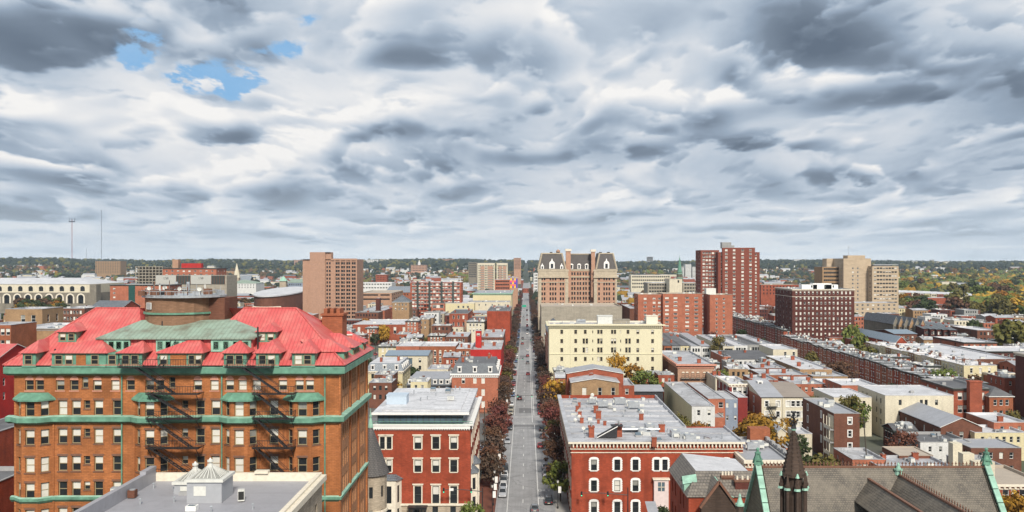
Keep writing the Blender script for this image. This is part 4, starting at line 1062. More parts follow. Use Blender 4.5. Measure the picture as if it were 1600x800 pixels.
    for (px, py, kd) in ((985, 675, 'ventilation_unit'), (1003, 678, 'ventilation_unit'), (1015, 672, 'ventilation_unit'), (1055, 682, 'ventilation_unit'), (1069, 684, 'ventilation_unit'), (1078, 686, 'ventilation_unit'),
                         (993, 683, 'vent_pipe'), (1040, 680, 'vent_pipe'), (898, 625, 'skylight'), (890, 622, 'vent_pipe'), (925, 628, 'ventilation_unit'), (941, 634, 'ventilation_unit'), (954, 636, 'skylight'), (990, 636, 'ventilation_unit'),
                         (1000, 642, 'skylight'), (1010, 680, 'air_conditioner'), (960, 640, 'air_conditioner'), (975, 650, 'vent_pipe'), (912, 676, 'satellite_dish'), (1090, 690, 'vent_pipe'), (1030, 688, 'skylight'), (945, 625, 'skylight'),
                         (1120, 684, 'vent_pipe'), (1105, 686, 'skylight'), (930, 636, 'air_conditioner'), (918, 631, 'vent_pipe'), (981, 631, 'vent_pipe'), (968, 630, 'ventilation_unit'), (1012, 645, 'vent_pipe')):
        x, y = pos(px, py); o = put(UN[kd], kd, root, (x, y, h - .5), rg.choice([0, pi / 2, .1])); s = rg.uniform(.8, 1.15); o.scale = (s, s, s)
    clutter(root, rg, 2, 25, 20, D - 4, h - .75, ('vent_pipe', 'skylight', 'vent_pipe', 'satellite_dish', 'air_conditioner'), 22); clutter(root, rg, 2, W1 - 2, 2, 15, h - .3, ('vent_pipe', 'skylight', 'vent_pipe', 'vent_pipe'), 14)
    # silver ducts
    m = MB(); x, y = pos(988, 678)
    m.tube((x - 4, y + 1, h + .6), (x + 4, y + 1, h + .6), .3, n=8); m.tube((x + 4, y + 1, h + .6), (x + 4, y - 1.5, h + .6), .3, n=8); m.tube((x - 3, y - .4, h + .9), (x + 6, y - .2, h + .9), .22, n=8)
    for q in range(5): m.tube((x - 3.4 + q * 1.7, y + 1, h - .2), (x - 3.4 + q * 1.7, y + 1, h + .4), .08)
    m.build('duct', galv, root)
    # pale timber oriel
    ox0, ox1 = l(1021), l(1043.5); m = MB(); zt = zfor(748, Y)
    facade(m, (ox0, -1.0), (1, 0), ox1 - ox0, 0, zt, [(.8, ox1 - ox0 - .8, zt - 2.4, zt - .5)], .15, 0, 1); facade(m, (ox0, -.01), (0, -1), 1.0, 0, zt, []); facade(m, (ox1, -1.0), (0, 1), 1.0, 0, zt, [])
    o = m.build('oriel', [plain('pale_pink_paint', (.60, .50, .48), .7, .08), glassb], root); m = MB(); m.box(ox0 - .25, ox1 + .25, -1.3, -.01, zt + .003, zt + .25); m.box(ox0 + .6, ox1 - .6, -1.08, -1.003, zt - 1.55, zt - 1.43); m.box((ox0 + ox1) / 2 - .06, (ox0 + ox1) / 2 + .06, -1.08, -1.003, zt - 2.4, zt - .5); m.build('oriel_roof', trimcream, o)
corner_red()

# flat grey roofed annexe with white bracket cornice
def annexe():
    r = BP('bracket_cornice_building', 'flat grey roofed orange brick building edged by white brackets behind the church ridge', 'building', 1166, 1233, 719, 683, 14.2, 'salmon', 'grey', (4, 3), (5, 3), par=.3, ncl=0, cornice=(trimcream, 1.5, .6, .7))
    Y = yfor(719, 14.2); xc = (at(1166, Y) + at(1233, Y)) / 2; yc = (Y + yfor(683, 14.2)) / 2
    for (px, py, kd) in ((1169, 698, 'satellite_dish'), (1176, 702, 'ventilation_unit'), (1190, 700, 'vent_pipe'), (1183, 699, 'ventilation_unit')):
        Yq = yfor(py, 14); put(UN[kd], kd, r, (at(px, Yq) - xc, Yq - yc, 13.9))
    m = MB(); m.box(-2.2, 2.2, -1.5, 1.5, 0, 3.0); Yq = yfor(688, 14); m.build('roof_hut', [W['rust']], r, (at(1185, Yq) - xc, Yq - yc, 13.9))
    m = MB()
    for i in range(9): m.box(4.5 + .0 * i, 5.2, -9 + i * 2.1, -7.4 + i * 2.1, 13.9, 15.0 + (i % 2) * .25)
    m.build('parapet_blocks', [trimgrey], r)
annexe()

# ------------------------------------------------------------------ church in front, dark slate, copper copings, sooty pinnacle
def church():
    Y = 100.0; k = Y / F; xl, xr, zr = at(1184, Y), at(1541, Y), zfor(730, Y); sl = 1.25
    root = thing('church', 'stone church with broad brown slate roof, green copper copings and sooty corner pinnacle', 'church', ((xl + xr) / 2, Y - 9, 0))
    xc, yc = (xl + xr) / 2, Y - 9; OCC.append((xl, xr, 78, 122)); LM.append((xc, 100, zr, 'the slate church roof'))
    w = (xr - xl) / 2; dy = 14.0; ry = 9.0; ze = zr - sl * dy
    b = MB(); b.box(-w, w, ry - dy + .4, ry + dy - .4, 0, ze - .1, 0)
    for s, m_ in ((-1, 1), (1, 0)):
        x = s * w; b.face([(x, ry - dy, ze), (x, ry + dy, ze), (x, ry, zr + .4)], m_); b.face([(x - s * .5, ry - dy, ze), (x - s * .5, ry + dy, ze), (x - s * .5, ry, zr + .35)], m_)
    b.build('wall', [W['greenstone'], W['greenstone']], root)
    r = MB(); r.face([(-w + .3, ry - dy - .4, ze - .5), (w - .3, ry - dy - .4, ze - .5), (w - .3, ry, zr), (-w + .3, ry, zr)]); r.face([(w - .3, ry + dy + .4, ze - .5), (-w + .3, ry + dy + .4, ze - .5), (-w + .3, ry, zr), (w - .3, ry, zr)])
    r.build('roof', RF['churchslate'], root)
    c = MB(); c.box(-w + .3, w - .3, ry - .12, ry + .12, zr - .05, zr + .14)
    n = 62
    for j in range(n): x = -w + .6 + (2 * w - 1.2) * j / (n - 1); c.box(x - .035, x + .035, ry - .03, ry + .03, zr + .14, zr + .62); c.box(x - .11, x + .11, ry - .03, ry + .03, zr + .36, zr + .44)
    c.build('ridge_crest', trimbrown, root)
    for s in (-1, 1):
        m = MB(); x = s * w
        for t in range(14):
            for q in (-1, 1):
                a0, a1 = t * 1.0, t * 1.0 + .94; y0_, y1_ = ry + q * a0, ry + q * a1
                m.bar((x, y0_, zr + .5 - sl * a0), (x, y1_, zr + .5 - sl * a1), .62, .24)
        m.build('gable_coping', copperlt, root)
        m = MB(); z = zr + .3; m.cyl(x, ry, .46, z, z + .5, 0, 8, .38); m.cyl(x, ry, .54, z + .5, z + .66, 0, 8); m.cyl(x, ry, .36, z + .66, z + 1.2, 0, 8, .16); m.cyl(x, ry, .34, z + 1.25, z + 1.4, 0, 8); m.cyl(x, ry, .15, z + 1.4, z + 1.7, 0, 8); m.cyl(x, ry, .24, z + 1.7, z + 1.9, 0, 8, .05)
        for a_ in range(4): m.bar((x + .6 * cos(a_ * pi / 2 + .78), ry + .6 * sin(a_ * pi / 2 + .78), z + .1), (x + .2 * cos(a_ * pi / 2 + .78), ry + .2 * sin(a_ * pi / 2 + .78), z + 1.2), .14, .14)
        m.build('finial', copper, root)
    # cross gable running towards the camera and a smaller one to its left
    for (px, py, Yq, sl2, hw, sp) in ((1413, 747, 98.0, 1.0, 7.0, True), (1372, 758, 96.5, .9, 2.2, False)):
        xg = at(px, Yq) - xc; zg = zfor(py, Yq); ya = ry - (zr - zg) / sl + .15; yb = -16.0; m = MB()
        m.face([(xg, ya, zg), (xg, yb, zg), (xg - hw, yb, zg - sl2 * hw), (xg - hw, ya - sl2 * hw / sl, zg - sl2 * hw)]); m.face([(xg, yb, zg), (xg, ya, zg), (xg + hw, ya - sl2 * hw / sl, zg - sl2 * hw), (xg + hw, yb, zg - sl2 * hw)])
        m.build('cross_gable_roof', RF['churchslate'], root); m = MB(); m.box(xg - .15, xg + .15, yb, ya, zg - .05, zg + .12)
        if sp:
            for j in range(46): y = yb + (ya - yb) * j / 45; m.box(xg - .03, xg + .03, y - .04, y + .04, zg + .12, zg + .6); m.box(xg - .03, xg + .03, y - .12, y + .12, zg + .34, zg + .42)
        m.build('ridge_crest', trimbrown, root)
        if sp:
            m = MB(); m.cyl(xg, ya, .45, zg, zg + .5, 0, 8, .36); m.cyl(xg, ya, .5, zg + .5, zg + .65, 0, 8); m.cyl(xg, ya, .3, zg + .65, zg + 1.1, 0, 8, .12); m.cyl(xg, ya, .18, zg + 1.1, zg + 1.35, 0, 8, .05); m.build('finial', copperlt, root)
    # pinnacle
    Yp = 86.0; xp = at(1240, Yp) - xc; yp = Yp - yc; kp = Yp / F
    z_ap, z_b = zfor(672, Yp), zfor(738, Yp); zb2 = zfor(762, Yp)
    m = MB(); m.cyl(xp, yp, 1.05, z_b, z_ap, 0, 8, .16, pi / 8); m.cyl(xp, yp, 1.2, z_b - .3, z_b, 0, 8, None, pi / 8)
    for t in [j / 10 for j in range(1, 10)]:
        rr = 1.05 * (1 - t) + .16 * t; z = z_b + (z_ap - z_b) * t
        for a_ in range(8): x, y = xp + rr * cos(a_ * pi / 4 + pi / 8), yp + rr * sin(a_ * pi / 4 + pi / 8); m.box(x - .07, x + .07, y - .07, y + .07, z - .06, z + .09)
    m.cyl(xp, yp, .85, 8, z_b - .3, 0, 8, None, pi / 8)
    for a_ in range(8):
        x, y = xp + 1.15 * cos(a_ * pi / 4), yp + 1.15 * sin(a_ * pi / 4)
        m.tube((x, y, zb2 - 9), (x, y, zb2 + .2), .16, n=6); m.cyl(x, y, .27, zb2 + .2, zb2 + .45, 0, 8); m.cyl(x, y, .22, zb2 + .45, zb2 + 1.5, 0, 4, .03, a_ * pi / 4)
    m.cyl(xp, yp, 1.45, zb2 - 10, zb2 - 5, 0, 8, .9, pi / 8)
    pn = m.build('pinnacle', [W['darkstone']], root)
    m = MB()
    for a_ in range(8):
        x, y = xp + 1.2 * cos(a_ * pi / 4), yp + 1.2 * sin(a_ * pi / 4); m.cyl(x, y, .33, zb2 - .02, zb2 + .19, 0, 6, .26)
        if a_ % 2 == 0: m.cyl(x * .999, y, .2, zb2 + 1.2, zb2 + 1.6, 0, 6, .05)
    m.cyl(xp, yp, .24, z_ap, z_ap + .18, 0, 8); m.build('copper_caps', copperlt, pn)
    m = MB()
    for (u_, v_) in ((0, 0), (.0, 0)): m.cyl(xp, yp, .05, z_ap + .1, z_ap + 1.75, 0, 6, .03)
    for zz_, s in ((z_ap + .35, .26), (z_ap + .7, .40), (z_ap + 1.1, .46), (z_ap + 1.45, .2)):
        for a_ in range(6): m.tube((xp, yp, zz_), (xp + s * cos(a_ * pi / 3), yp + s * sin(a_ * pi / 3), zz_ + .28), .05, .02, n=4); m.cyl(xp + s * cos(a_ * pi / 3), yp + s * sin(a_ * pi / 3), .09, zz_ + .2, zz_ + .4, 0, 5, .02)
    m.cyl(xp, yp, .3, z_ap + .18, z_ap + .5, 0, 8, .1); m.build('wrought_cross', iron, pn)
    # small copper tipped pinnacle on the left
    Yq = 84.0; xq = at(1156, Yq) - xc; zq = zfor(790, Yq); m = MB(); m.cyl(xq, Yq - yc, .35, zq - 8, zq, 0, 6); o = m.build('small_pinnacle', W['darkstone'], root)
    m = MB(); m.cyl(xq, Yq - yc, .42, zq, zq + .2, 0, 8); m.cyl(xq, Yq - yc, .32, zq + .2, zq + .9, 0, 8, .08); m.cyl(xq, Yq - yc, .14, zq + .9, zq + 1.15, 0, 6, .02); m.build('copper_cap', copperlt, o)
RF['churchslate'] = slatemat('church_slate', (.088, .076, .062), (.145, .124, .096), .19, .7)
church()

# ------------------------------------------------------------------ parsonage: slate mansard and white flat roof
def parsonage():
    Y = 124.0; zt = zfor(742, Y); root = thing('gabled_town_house', 'brownstone town house with slate gables and bright white flat roof beside the church', 'house', (27.5, Y, 0))
    OCC.append((22, 34, 118, 140)); X = lambda px, y=Y: at(px, y) - 27.5
    x0, x1 = X(1072, 126), 5.2; b = MB()
    hs = [(u_ - .5, u_ + .5, z - 1, z + 1.1) for u_ in (2.5, 5, 9.5, 12) for z in (19.6, 16, 12)]
    facade(b, (x0, 16), (0, -1), 16, 0, 21.4, hs, .2, 0, 1); facade(b, (x0, 0), (1, 0), x1 - x0, 0, 21.4, [(2, 3, 16, 18), (5, 6, 16, 18)], .2, 0, 1)
    facade(b, (x1, 0), (0, 1), 16, 0, 22.4, []); facade(b, (x1, 16), (-1, 0), x1 - x0, 0, 21.4, []); b.build('wall', [W['redpaint'], glass], root)
    r = MB(); xi = x0 + 1.8; zt2 = 24.0
    r.face([(x0 - .3, 16, 21.4), (x0 - .3, -.3, 21.4), (xi, 4.2, zt2), (xi, 16, zt2)], 0); r.face([(x0 - .3, -.3, 21.4), (x1, -.3, 21.4), (x1, 4.2, zt2), (xi, 4.2, zt2)], 0)
    r.face([(xi, 4.2, zt2), (x1, 4.2, zt2 - .9), (x1, 16, zt2 - .9), (xi, 16, zt2)], 1); r.build('roof', [RF['brownslate'], RF['white']], root)
    m = MB()
    for xg, wd, zg, dpt in ((x0 + 3.9, 2.4, 23.7, 1.4),):
        m.face([(xg - wd, -dpt, 20.2), (xg, -dpt, zg), (xg, 5, zg), (xg - wd, 5, 20.2)]); m.face([(xg, -dpt, zg), (xg + wd, -dpt, 20.2), (xg + wd, 5, 20.2), (xg, 5, zg)])
    o = m.build('gable_roof', RF['brownslate'], root)
    m = MB(); m.prism([(x0 + 1.5, -1.38), (x0 + 6.3, -1.38), (x0 + 6.3, -.4), (x0 + 1.5, -.4)], 0, 20.2); m.face([(x0 + 1.5, -1.38, 20.2), (x0 + 6.3, -1.38, 20.2), (x0 + 3.9, -1.38, 23.7)]); m.build('bay', W['darkstone'], root)
    m = MB(); m.bar((x0 + 3.9, -1.5, 23.85), (x0 + 1.3, -1.5, 20.3), .5, .3); m.bar((x0 + 3.9, -1.5, 23.85), (x0 + 6.5, -1.5, 20.3), .5, .3); m.build('gable_parapet', trimbrown, root)
    m = MB(); m.bar((x0 + 6.3, -1.4, 20.3), (x0 + 3.9, 1.5, 23.8), .16, .1); m.bar((x0 + 3.9, -1.1, 22.6), (x0 + 6.0, -1.1, 21.6), .14, .1); m.build('copper_valley', copperlt, root)
    m = MB(); m.box(x0 - .2, x0 + 1.2, 2.4, 3.8, 21.2, 22.6); m.face([(x0 - .4, 2.2, 22.6), (x0 + 1.6, 2.2, 22.9), (x0 + 1.6, 3.1, 23.8), (x0 - .4, 3.1, 23.5)]); m.face([(x0 - .4, 4.0, 22.6), (x0 - .4, 3.1, 23.5), (x0 + 1.6, 3.1, 23.8), (x0 + 1.6, 4.0, 22.9)]); m.build('copper_dormer', copperlt, root)
    for (px, py, y, n, wl_, mt_, zb_) in ((1136, 745, 3.2, 4, 1.7, 'brown', 2.2), (1160, 752, 1.5, 3, 2.2, 'dark', 3.2)):
        x = X(px, Y + y); z = zfor(py, Y + y); m = MB(); m.box(x - wl_ / 2, x + wl_ / 2, y - .5, y + .5, z - 9, z, 0); m.box(x - wl_ / 2 - .12, x + wl_ / 2 + .12, y - .62, y + .62, z, z + .25, 2)
        o = m.build('chimney', [W[mt_], trimcream, trimbrown], root)
        for j in range(n): p = MB(); xx = x - wl_ / 2 + wl_ * (j + .5) / n; p.cyl(xx, y, .16, z + .25, z + .75, 0, 8, .13); p.build('chimney_pot', trimcream, o)
    # lean-to with glass roof at the corner building
    m = MB(); m.face([(x0 - 4.2, 3, 14.5), (x0 - 2.6, 3, 14.5), (x0 - 2.6, 14, 17.0), (x0 - 4.2, 14, 17.0)], 0); m.box(x0 - 4.2, x0 - 2.6, 3.1, 13.9, 0, 14.3, 1); m.bar((x0 - 4.4, 2.8, 14.7), (x0 - 2.4, 2.8, 14.7), .2, .2, 2); m.build('back_extension', [RF['grey'], W['redpaint'], trimwhite], root)
parsonage()

# ------------------------------------------------------------------ the grand hotel with mansards, right of the street
def grand_hotel():
    Y = 640.0; k = Y / F; x0, x1 = at(841, Y), at(964, Y); hh = zfor(421, Y); htop = zfor(396, Y)
    xc = (x0 + x1) / 2; root = thing('grand_hotel', 'grand pink and cream hotel with steep dark mansards and white dormers beside the avenue', 'hotel', (xc, Y + 14, 0))
    OCC.append((x0, x1, Y - 2, Y + 40)); LM.append((xc, Y + 10, hh, 'the mansard hotel')); w = (x1 - x0) / 2; D = 14.0; X = lambda px: at(px, Y) - xc
    L1, L2, R1, R2 = -w, X(888), X(928), w; ym = -D + 9.0
    b = MB(); fh = 3.55; rows = [hh - 3.2 - fh * i for i in range(14)]
    def face(o, u, L, cs, bandm=0):
        hs = [(c - .55, c + .55, z - 1.05, z + 1.05) for c in cs for z in rows]; return facade(b, o, u, L, 0, hh, hs, .25, bandm, 2)
    H = []
    H += face((L1, -D), (1, 0), L2 - L1, [X(p) - L1 for p in (847, 851, 860, 864, 868, 876, 880)])
    H += face((R1, -D), (1, 0), R2 - R1, [X(p) - R1 for p in (936, 944, 948, 952, 959)])
    face((L2, ym), (1, 0), R1 - L2, [X(p) - L2 for p in (895, 899, 904, 908, 913, 917, 922)], 0)
    facade(b, (L2, -D), (0, 1), 9, 0, hh, []); facade(b, (R1, ym), (0, -1), 9, 0, hh, []); facade(b, (w, -D), (0, 1), 2 * D, 0, hh, []); face((-w, D), (0, -1), 2 * D, [3, 6, 10, 14, 18, 22, 25])
    facade(b, (w, D), (-1, 0), 2 * w, 0, hh, []); b.build('wall', [W['pinkbrick'], trimcream, glass], root)
    q = MB()     # stone quoins and bands
    for (a, c) in ((L1, X(846)), (X(883), L2), (R1, X(933)), (X(961.5), R2)): q.box(a, c, -D - .18, -D - .004, 0, hh)
    for a, c in ((L1, L2), (R1, R2)):
        for z, t in ((hh - 6.0, 1.1), (hh - 1.3, 1.0), (hh - 9.5, .5), (hh - 34, .5)): q.box(a - .5, c + .5, -D - (1.1 if t > 1.05 else .35), -D - .19, z, z + t)
        q.box(a, c, -D - .17, -D - .003, hh - 5, hh - 1.31)
    q.box(L2, R1, ym - .6, ym - .01, hh - 6.0, hh - 5.0); q.box(L2, R1, ym - .3, ym - .004, hh - 1.2, hh)
    for z in rows[2:]:
        q.box(L2 + .2, R1 - .2, ym - .06, ym - .004, z + 1.15, z + 1.4)
    q.build('stone_dressing', [W['hotelstone']], root)
    ms = RF['darkmansard']
    for (a, c, nm) in ((L1, X(884), 0), (X(931.5), R2, 1)):
        r = MB(); A = [(a, -D), (c, -D), (c, D), (a, D)]; i_ = 2.6; T = [(a + i_, -D + 2.6), (c - i_, -D + 2.6), (c - i_, D - 2), (a + i_, D - 2)]; r.frust(A, hh, T, htop, 0, True); r.build('mansard_roof', [ms], root)
        t = MB()
        for p_, q_ in zip(A, T): t.bar((*p_, hh), (*q_, htop), .9, .7)
        for j in range(4): t.bar((*T[j], htop), (*T[(j + 1) % 4], htop), .9, .8); t.bar((*A[j], hh), (*A[(j + 1) % 4], hh), .9, .6)
        t.build('roof_trim', W['hotelstone'], root)
        for cx_, s, z in (((a + c) / 2, 1.5, hh + .6), (a + 2.9, .85, hh + .3), (c - 2.9, .85, hh + .3)):
            if nm == 1 and cx_ != (a + c) / 2: continue
            d = MB(); y = -D + .4
            d.box(cx_ - 1.3 * s, cx_ + 1.3 * s, y - .3, y + 2.6, z, z + 2.4 * s); arc = [(cx_ + 1.3 * s * cos(pi * j / 8), z + 2.4 * s + 1.3 * s * sin(pi * j / 8)) for j in range(9)]
            d.face([(x, y - .3, z_) for x, z_ in reversed(arc)])
            for e, f in zip(arc, arc[1:]): d.face([(e[0], y - .3, e[1]), (e[0], y + 2.2, e[1]), (f[0], y + 2.2, f[1]), (f[0], y - .3, f[1])])
            d.cyl(cx_, y + .4, .45 * s, z + 3.7 * s, z + 4.8 * s, 0, 8, .15)
            o = d.build('dormer', trimwhite, root); g = MB(); g.face([(cx_ - .6 * s, y - .32, z + .3), (cx_ + .6 * s, y - .32, z + .3), (cx_ + .6 * s, y - .32, z + 2.3 * s), (cx_ - .6 * s, y - .32, z + 2.3 * s)]); g.build('pane', glass, o)
    r = MB(); a, c = L2 - 1, R1 + 1; r.face([(a, ym, hh), (c, ym, hh), (c, ym + 2.4, htop - .4), (a, ym + 2.4, htop - .4)]); r.face([(a, ym + 2.4, htop - 1.2), (c, ym + 2.4, htop - 1.2), (c, D - 1, htop - .4), (a, D - 1, htop - .4)]); r.build('mansard_roof', ms, root)
    t = MB(); t.bar((a, ym + 2.4, htop - .3), (c, ym + 2.4, htop - .3), .8, .7); t.build('roof_trim', W['hotelstone'], root)
    for px in (894, 906, 918):
        x = X(px); d = MB(); y = ym + .3; d.box(x - 1.2, x + 1.2, y - .3, y + 2, hh + .2, hh + 2.8); d.cyl(x, y - .2, 1.45, hh + 3.3, hh + 3.31, 0, 4)
        arc = [(x + 1.5 * cos(pi * j / 10), hh + 2.8 + 1.4 * sin(pi * j / 10)) for j in range(11)]; d.face([(p, y - .34, z_) for p, z_ in reversed(arc)])
        for e, f in zip(arc, arc[1:]): d.face([(e[0], y - .34, e[1]), (e[0], y + 1.5, e[1]), (f[0], y + 1.5, f[1]), (f[0], y - .34, f[1])])
        o = d.build('dormer', trimwhite, root); g = MB(); g.face([(x - .55, y - .36, hh + .5), (x + .55, y - .36, hh + .5), (x + .55, y - .36, hh + 3.2), (x - .55, y - .36, hh + 3.2)]); g.build('pane', glass, o)
    for px0, px1, pt in ((884.5, 892, 389), (924.5, 930.5, 390)):
        m = MB(); m.box(X(px0), X(px1), -D + 3, -D + 7, hh - 20, zfor(pt, Y + 6) - 1.6, 0); m.box(X(px0) - .5, X(px1) + .5, -D + 2.5, -D + 7.5, zfor(pt, Y + 6) - 1.6, zfor(pt, Y + 6), 1); m.build('chimney', [W['pinkbrick'], trimcream], root)
    for px in (862, 873, 904, 941, 954): m = MB(); m.box(-1, 1, -1, 1, 0, 1.2); m.build('ventilation_unit', iron, root, (X(px), 2, htop + (.0 if px not in (904,) else -1.2)))
    m = MB(); m.cyl(0, 0, 1.5, 0, 2.2, 0, 12); m.cyl(0, 0, 1.5, 2.2, 3.2, 0, 12, .1); m.build('water_tank', W['peach'], root, (X(873.5), 4, htop))
W['hotelstone'] = wallmat('buff_hotel_stone', (.56, .48, .36), .1, .5, stain=.3, var=.12)
RF['darkmansard'] = slatemat('dark_mansard_slate', (.055, .045, .04), (.075, .065, .06), .6, .2)
W['pinkbrick'] = wallmat('pink_brick', (.54, .32, .22), .1, .3, stain=.2, var=.1)
grand_hotel()

# ------------------------------------------------------------------ yellow hotel
def yellow_hotel():
    Y = 372.0; x0, x1, h = at(858, Y), at(1034, Y), zfor(507, Y); xc = (x0 + x1) / 2; root = thing('hotel_block', 'pale yellow nine storey hotel with paired windows and a deep bracketed cornice beside the avenue', 'hotel', (xc, Y, 0))
    OCC.append((x0, x1, Y, Y + 20)); LM.append((xc, Y + 8, h, 'the pale yellow hotel')); X = lambda px: at(px, Y) - xc; b = MB(); w = (x1 - x0) / 2; D = 20.0
    rows = [518.6, 533, 547, 561, 576, 588.5, 602]; s = 6.153; hs = []
    for i, py in enumerate(rows):
        z = zfor(py, Y)
        for p in (232, 366, 963, 1105): hs.append((X(840 + p / s), .6, z, .85))
        hs.append((X(840 + 458 / s), .6, z, .85)) if i in (0, 3, 4, 5, 6) else [hs.append((X(840 + q / s), .5, z, 1.1)) for q in (444, 473)]
        for q in (585, 613, 717, 744): hs.append((X(840 + q / s), .5, z, 1.1 if i in (1, 2) else .85))
        hs.append((X(840 + 869 / s), .6, z, .85)) if i in (0, 3) else [hs.append((X(840 + q / s), .5, z, 1.1)) for q in (854, 884)]
        for q in (530, 798): hs.append((X(840 + q / s), .2, z, .6))
    H = facade(b, (-w, 0), (1, 0), 2 * w, 0, h, [(c + w - a, c + w + a, z - q, z + q) for (c, a, z, q) in hs], .22)
    V = facade(b, (-w, D), (0, -1), D, 0, h, grid(D, 5, 8, 1.6, 3.8, 1.1, 1.8, h), .22); facade(b, (w, 0), (0, 1), D, 0, h, []); facade(b, (w, D), (-1, 0), 2 * w, 0, h, [])
    b.build('wall', [W['yellow']], root); rng = random.Random(2)
    for i, hh in enumerate(H + V):
        o, u = ((-w, 0), (1, 0)) if i < len(H) else ((-w, D), (0, -1)); up, lo = pick_panes(rng, .18)
        place_win(root, o, u, (hh[0] + hh[1]) / 2, (hh[2] + hh[3]) / 2, win_mesh(hh[1] - hh[0], hh[3] - hh[2], frame_tan, up, lo, trimcream if hh[1] - hh[0] > .5 else None, 'sill'), .22)
    c = MB(); c.box(-w - 1.1, w + 1.3, -1.3, -.004, h - .45, h + .1); c.box(-w - 1.1, -w - .004, -.003, D, h - .45, h + .1)
    for j in range(58): c.box(-w + 2 * w * (j + .25) / 58, -w + 2 * w * (j + .7) / 58, -1.0, -.004, h - 1.05, h - .455)
    c.box(-w - .3, w + .3, -.35, -.004, h - 1.5, h - 1.1); c.box(-w - .12, w + .12, -.2, -.004, zfor(553, Y) - .1, zfor(553, Y) + .15); c.box(-w - .12, w + .12, -.2, -.004, zfor(591, Y) - .1, zfor(591, Y) + .15)
    c.build('cornice', [W['yellow']], root); p = MB()
    for a, e in ((-w, X(892)), (X(1004), w)): p.box(a, e, -.16, -.006, 0, h - 1.6) if False else p.box(e - .2, e + .2, -.16, -.006, 0, h - 1.6)
    p.build('pilaster', [W['yellow']], root); r = MB(); frame_roof(r, -w + .02, w - .02, .02, D, h + .1, .6, .3, 0, 1); r.build('roof', [RF['grey'], trimcream], root)
    for (px0, px1, pt, y, mt_) in ((934, 957, 494, 8, paleunit), (1010, 1028, 494, 9, trimcream), (958, 984, 500, 12, W['concrete']), (905, 915, 502, 8, galv)):
        m = MB(); k = (Y + y) / F; m.box(at(px0, Y + y) - xc, at(px1, Y + y) - xc, y, y + 5, h - .4, zfor(pt, Y + y)); m.box(at(px0, Y + y) - xc - .2, at(px1, Y + y) - xc + .2, y - .2, y + 5.2, zfor(pt, Y + y), zfor(pt, Y + y) + .2); m.build('penthouse', mt_, root)
    clutter(root, rng, -w + 2, w - 2, 3, D - 3, h - .4, ('air_conditioner', 'vent_pipe', 'ventilation_unit', 'skylight'), 18)
W['yellow'] = wallmat('pale_yellow_stucco', (.74, .69, .49), 0, .2, stain=.08, var=.04)
yellow_hotel()
# ------------------------------------------------------------------ the middle distance, building by building
RF['bluemansard'] = slatemat('blue_grey_mansard', (.20, .23, .27), (.26, .29, .32), .5, .2)
DK = (trimgrey, .9, .45, .9); CR = (trimcream, 1.0, .5, 1.0); BK = (frame_dark, .8, .4, 0)
# --- left of the avenue
r = BP('brick_block', 'long two storey red brick block with tall pale windows and white roof', 'building', 551, 641, 507, 499, 12, 'redbrick', 'white', (6, 2), (4, 2), ws=(1.7, 4.6), fh=6.5, top=1.6, lit=.85, ncl=5, par=.3, lm='the red brick block')
BP('brick_warehouse', 'orange brick warehouse with blank front and white roof behind the pale modern block', 'warehouse', 619, 655, 541, 534, 13, 'salmon', 'white', None, (3, 2), par=.4, ncl=2)
BP('brick_warehouse', 'three storey brown brick warehouse with arched windows and long white parapet', 'warehouse', 655.5, 712, 541, 534, 13, 'rust', 'white', (6, 3), (3, 3), ws=(1.2, 2.2), top=2.4, trim=trimcream, ts='arch', lit=.2, ncl=3, par=.5)
BP('brick_house', 'narrow brown brick house with white parapet beside the bright red house', 'house', 713, 736, 545, 536, 12.5, 'rust', 'white', (3, 3), (3, 3), lit=.3, nch=2, ncl=2)
r = BP('modern_block', 'pale modern block with curved blue metal roof and tall glass strip', 'apartment building', 602, 668, 556, 548, 12, 'ivory', 'bluemetal', ([.13, .82], 3), (3, 3), fr=frame_dark, lit=.2, rk='gable_x', rise=1.3)
m = MB(); m.box(-1.1, 2.2, -8.75, -8.5, 1, 10.8, 0)
Yq = yfor(556, 12); dd = (yfor(548, 12) - Yq) / 2
m = MB(); m.box(-1.6, 2.6, -dd - .25, -dd - .01, 1, 10.9, 0); o = m.build('glass_strip', glassb, r); m = MB()
for z in (1, 4.2, 4.9, 7.6, 8.3, 10.9): m.box(-1.7, 2.7, -dd - .32, -dd - .26, z - .12, z + .12)
m.build('mullions', frame_dark, o)
BP('cream_town_house', 'cream second empire town house with blue grey mansard and white dormers', 'house', 573, 629, 580, 569, 10, 'cream', 'white', (5, 3), (4, 3), lit=.1, fr=frame_dark, trim=trimcream, ts='arch', mans=(3.2, 1.0, 3, 'bluemansard'), nch=2, ncl=2, cornice=CR, lm='the cream mansard house')
BP('dark_town_house', 'low black boarded building with a row of small dormers and grey flat roof', 'building', 636, 704, 602, 589, 7.0, 'black', 'grey', (7, 2), (3, 2), fr=frame_white, lit=.3, mans=(2.4, .7, 7, 'slate'), ncl=4)
BP('brick_house', 'low brick house with raised grey metal roof behind the black dormered building', 'house', 668, 700, 577, 570, 9.5, 'ivory', 'silver', (3, 2), (2, 2), lit=.3, ncl=2)
r = BP('mansard_house', 'red brick mansard house with three white dormers and white cornice beside the avenue', 'house', 706, 778, 584, 571, 14, 'salmon', 'dark', ([.25, .5, .68], 3), (5, 3), ws=(1.2, 2.4), fh=4.3, lit=.85, fr=frame_white, mans=(3.6, 1.2, 3, 'slate'), cornice=(trimwhite, 1.3, .6, .7), nch=2, ncl=6, Fdoor=True, lm='the three dormer brick house')
BP('bright_red_house', 'bright scarlet painted house with ragged white parapet beside the avenue trees', 'house', 735, 783, 546, 532, 17, 'bright', 'streak', None, (6, 4), par=1.0, nch=2, ncl=4, lm='the scarlet house')
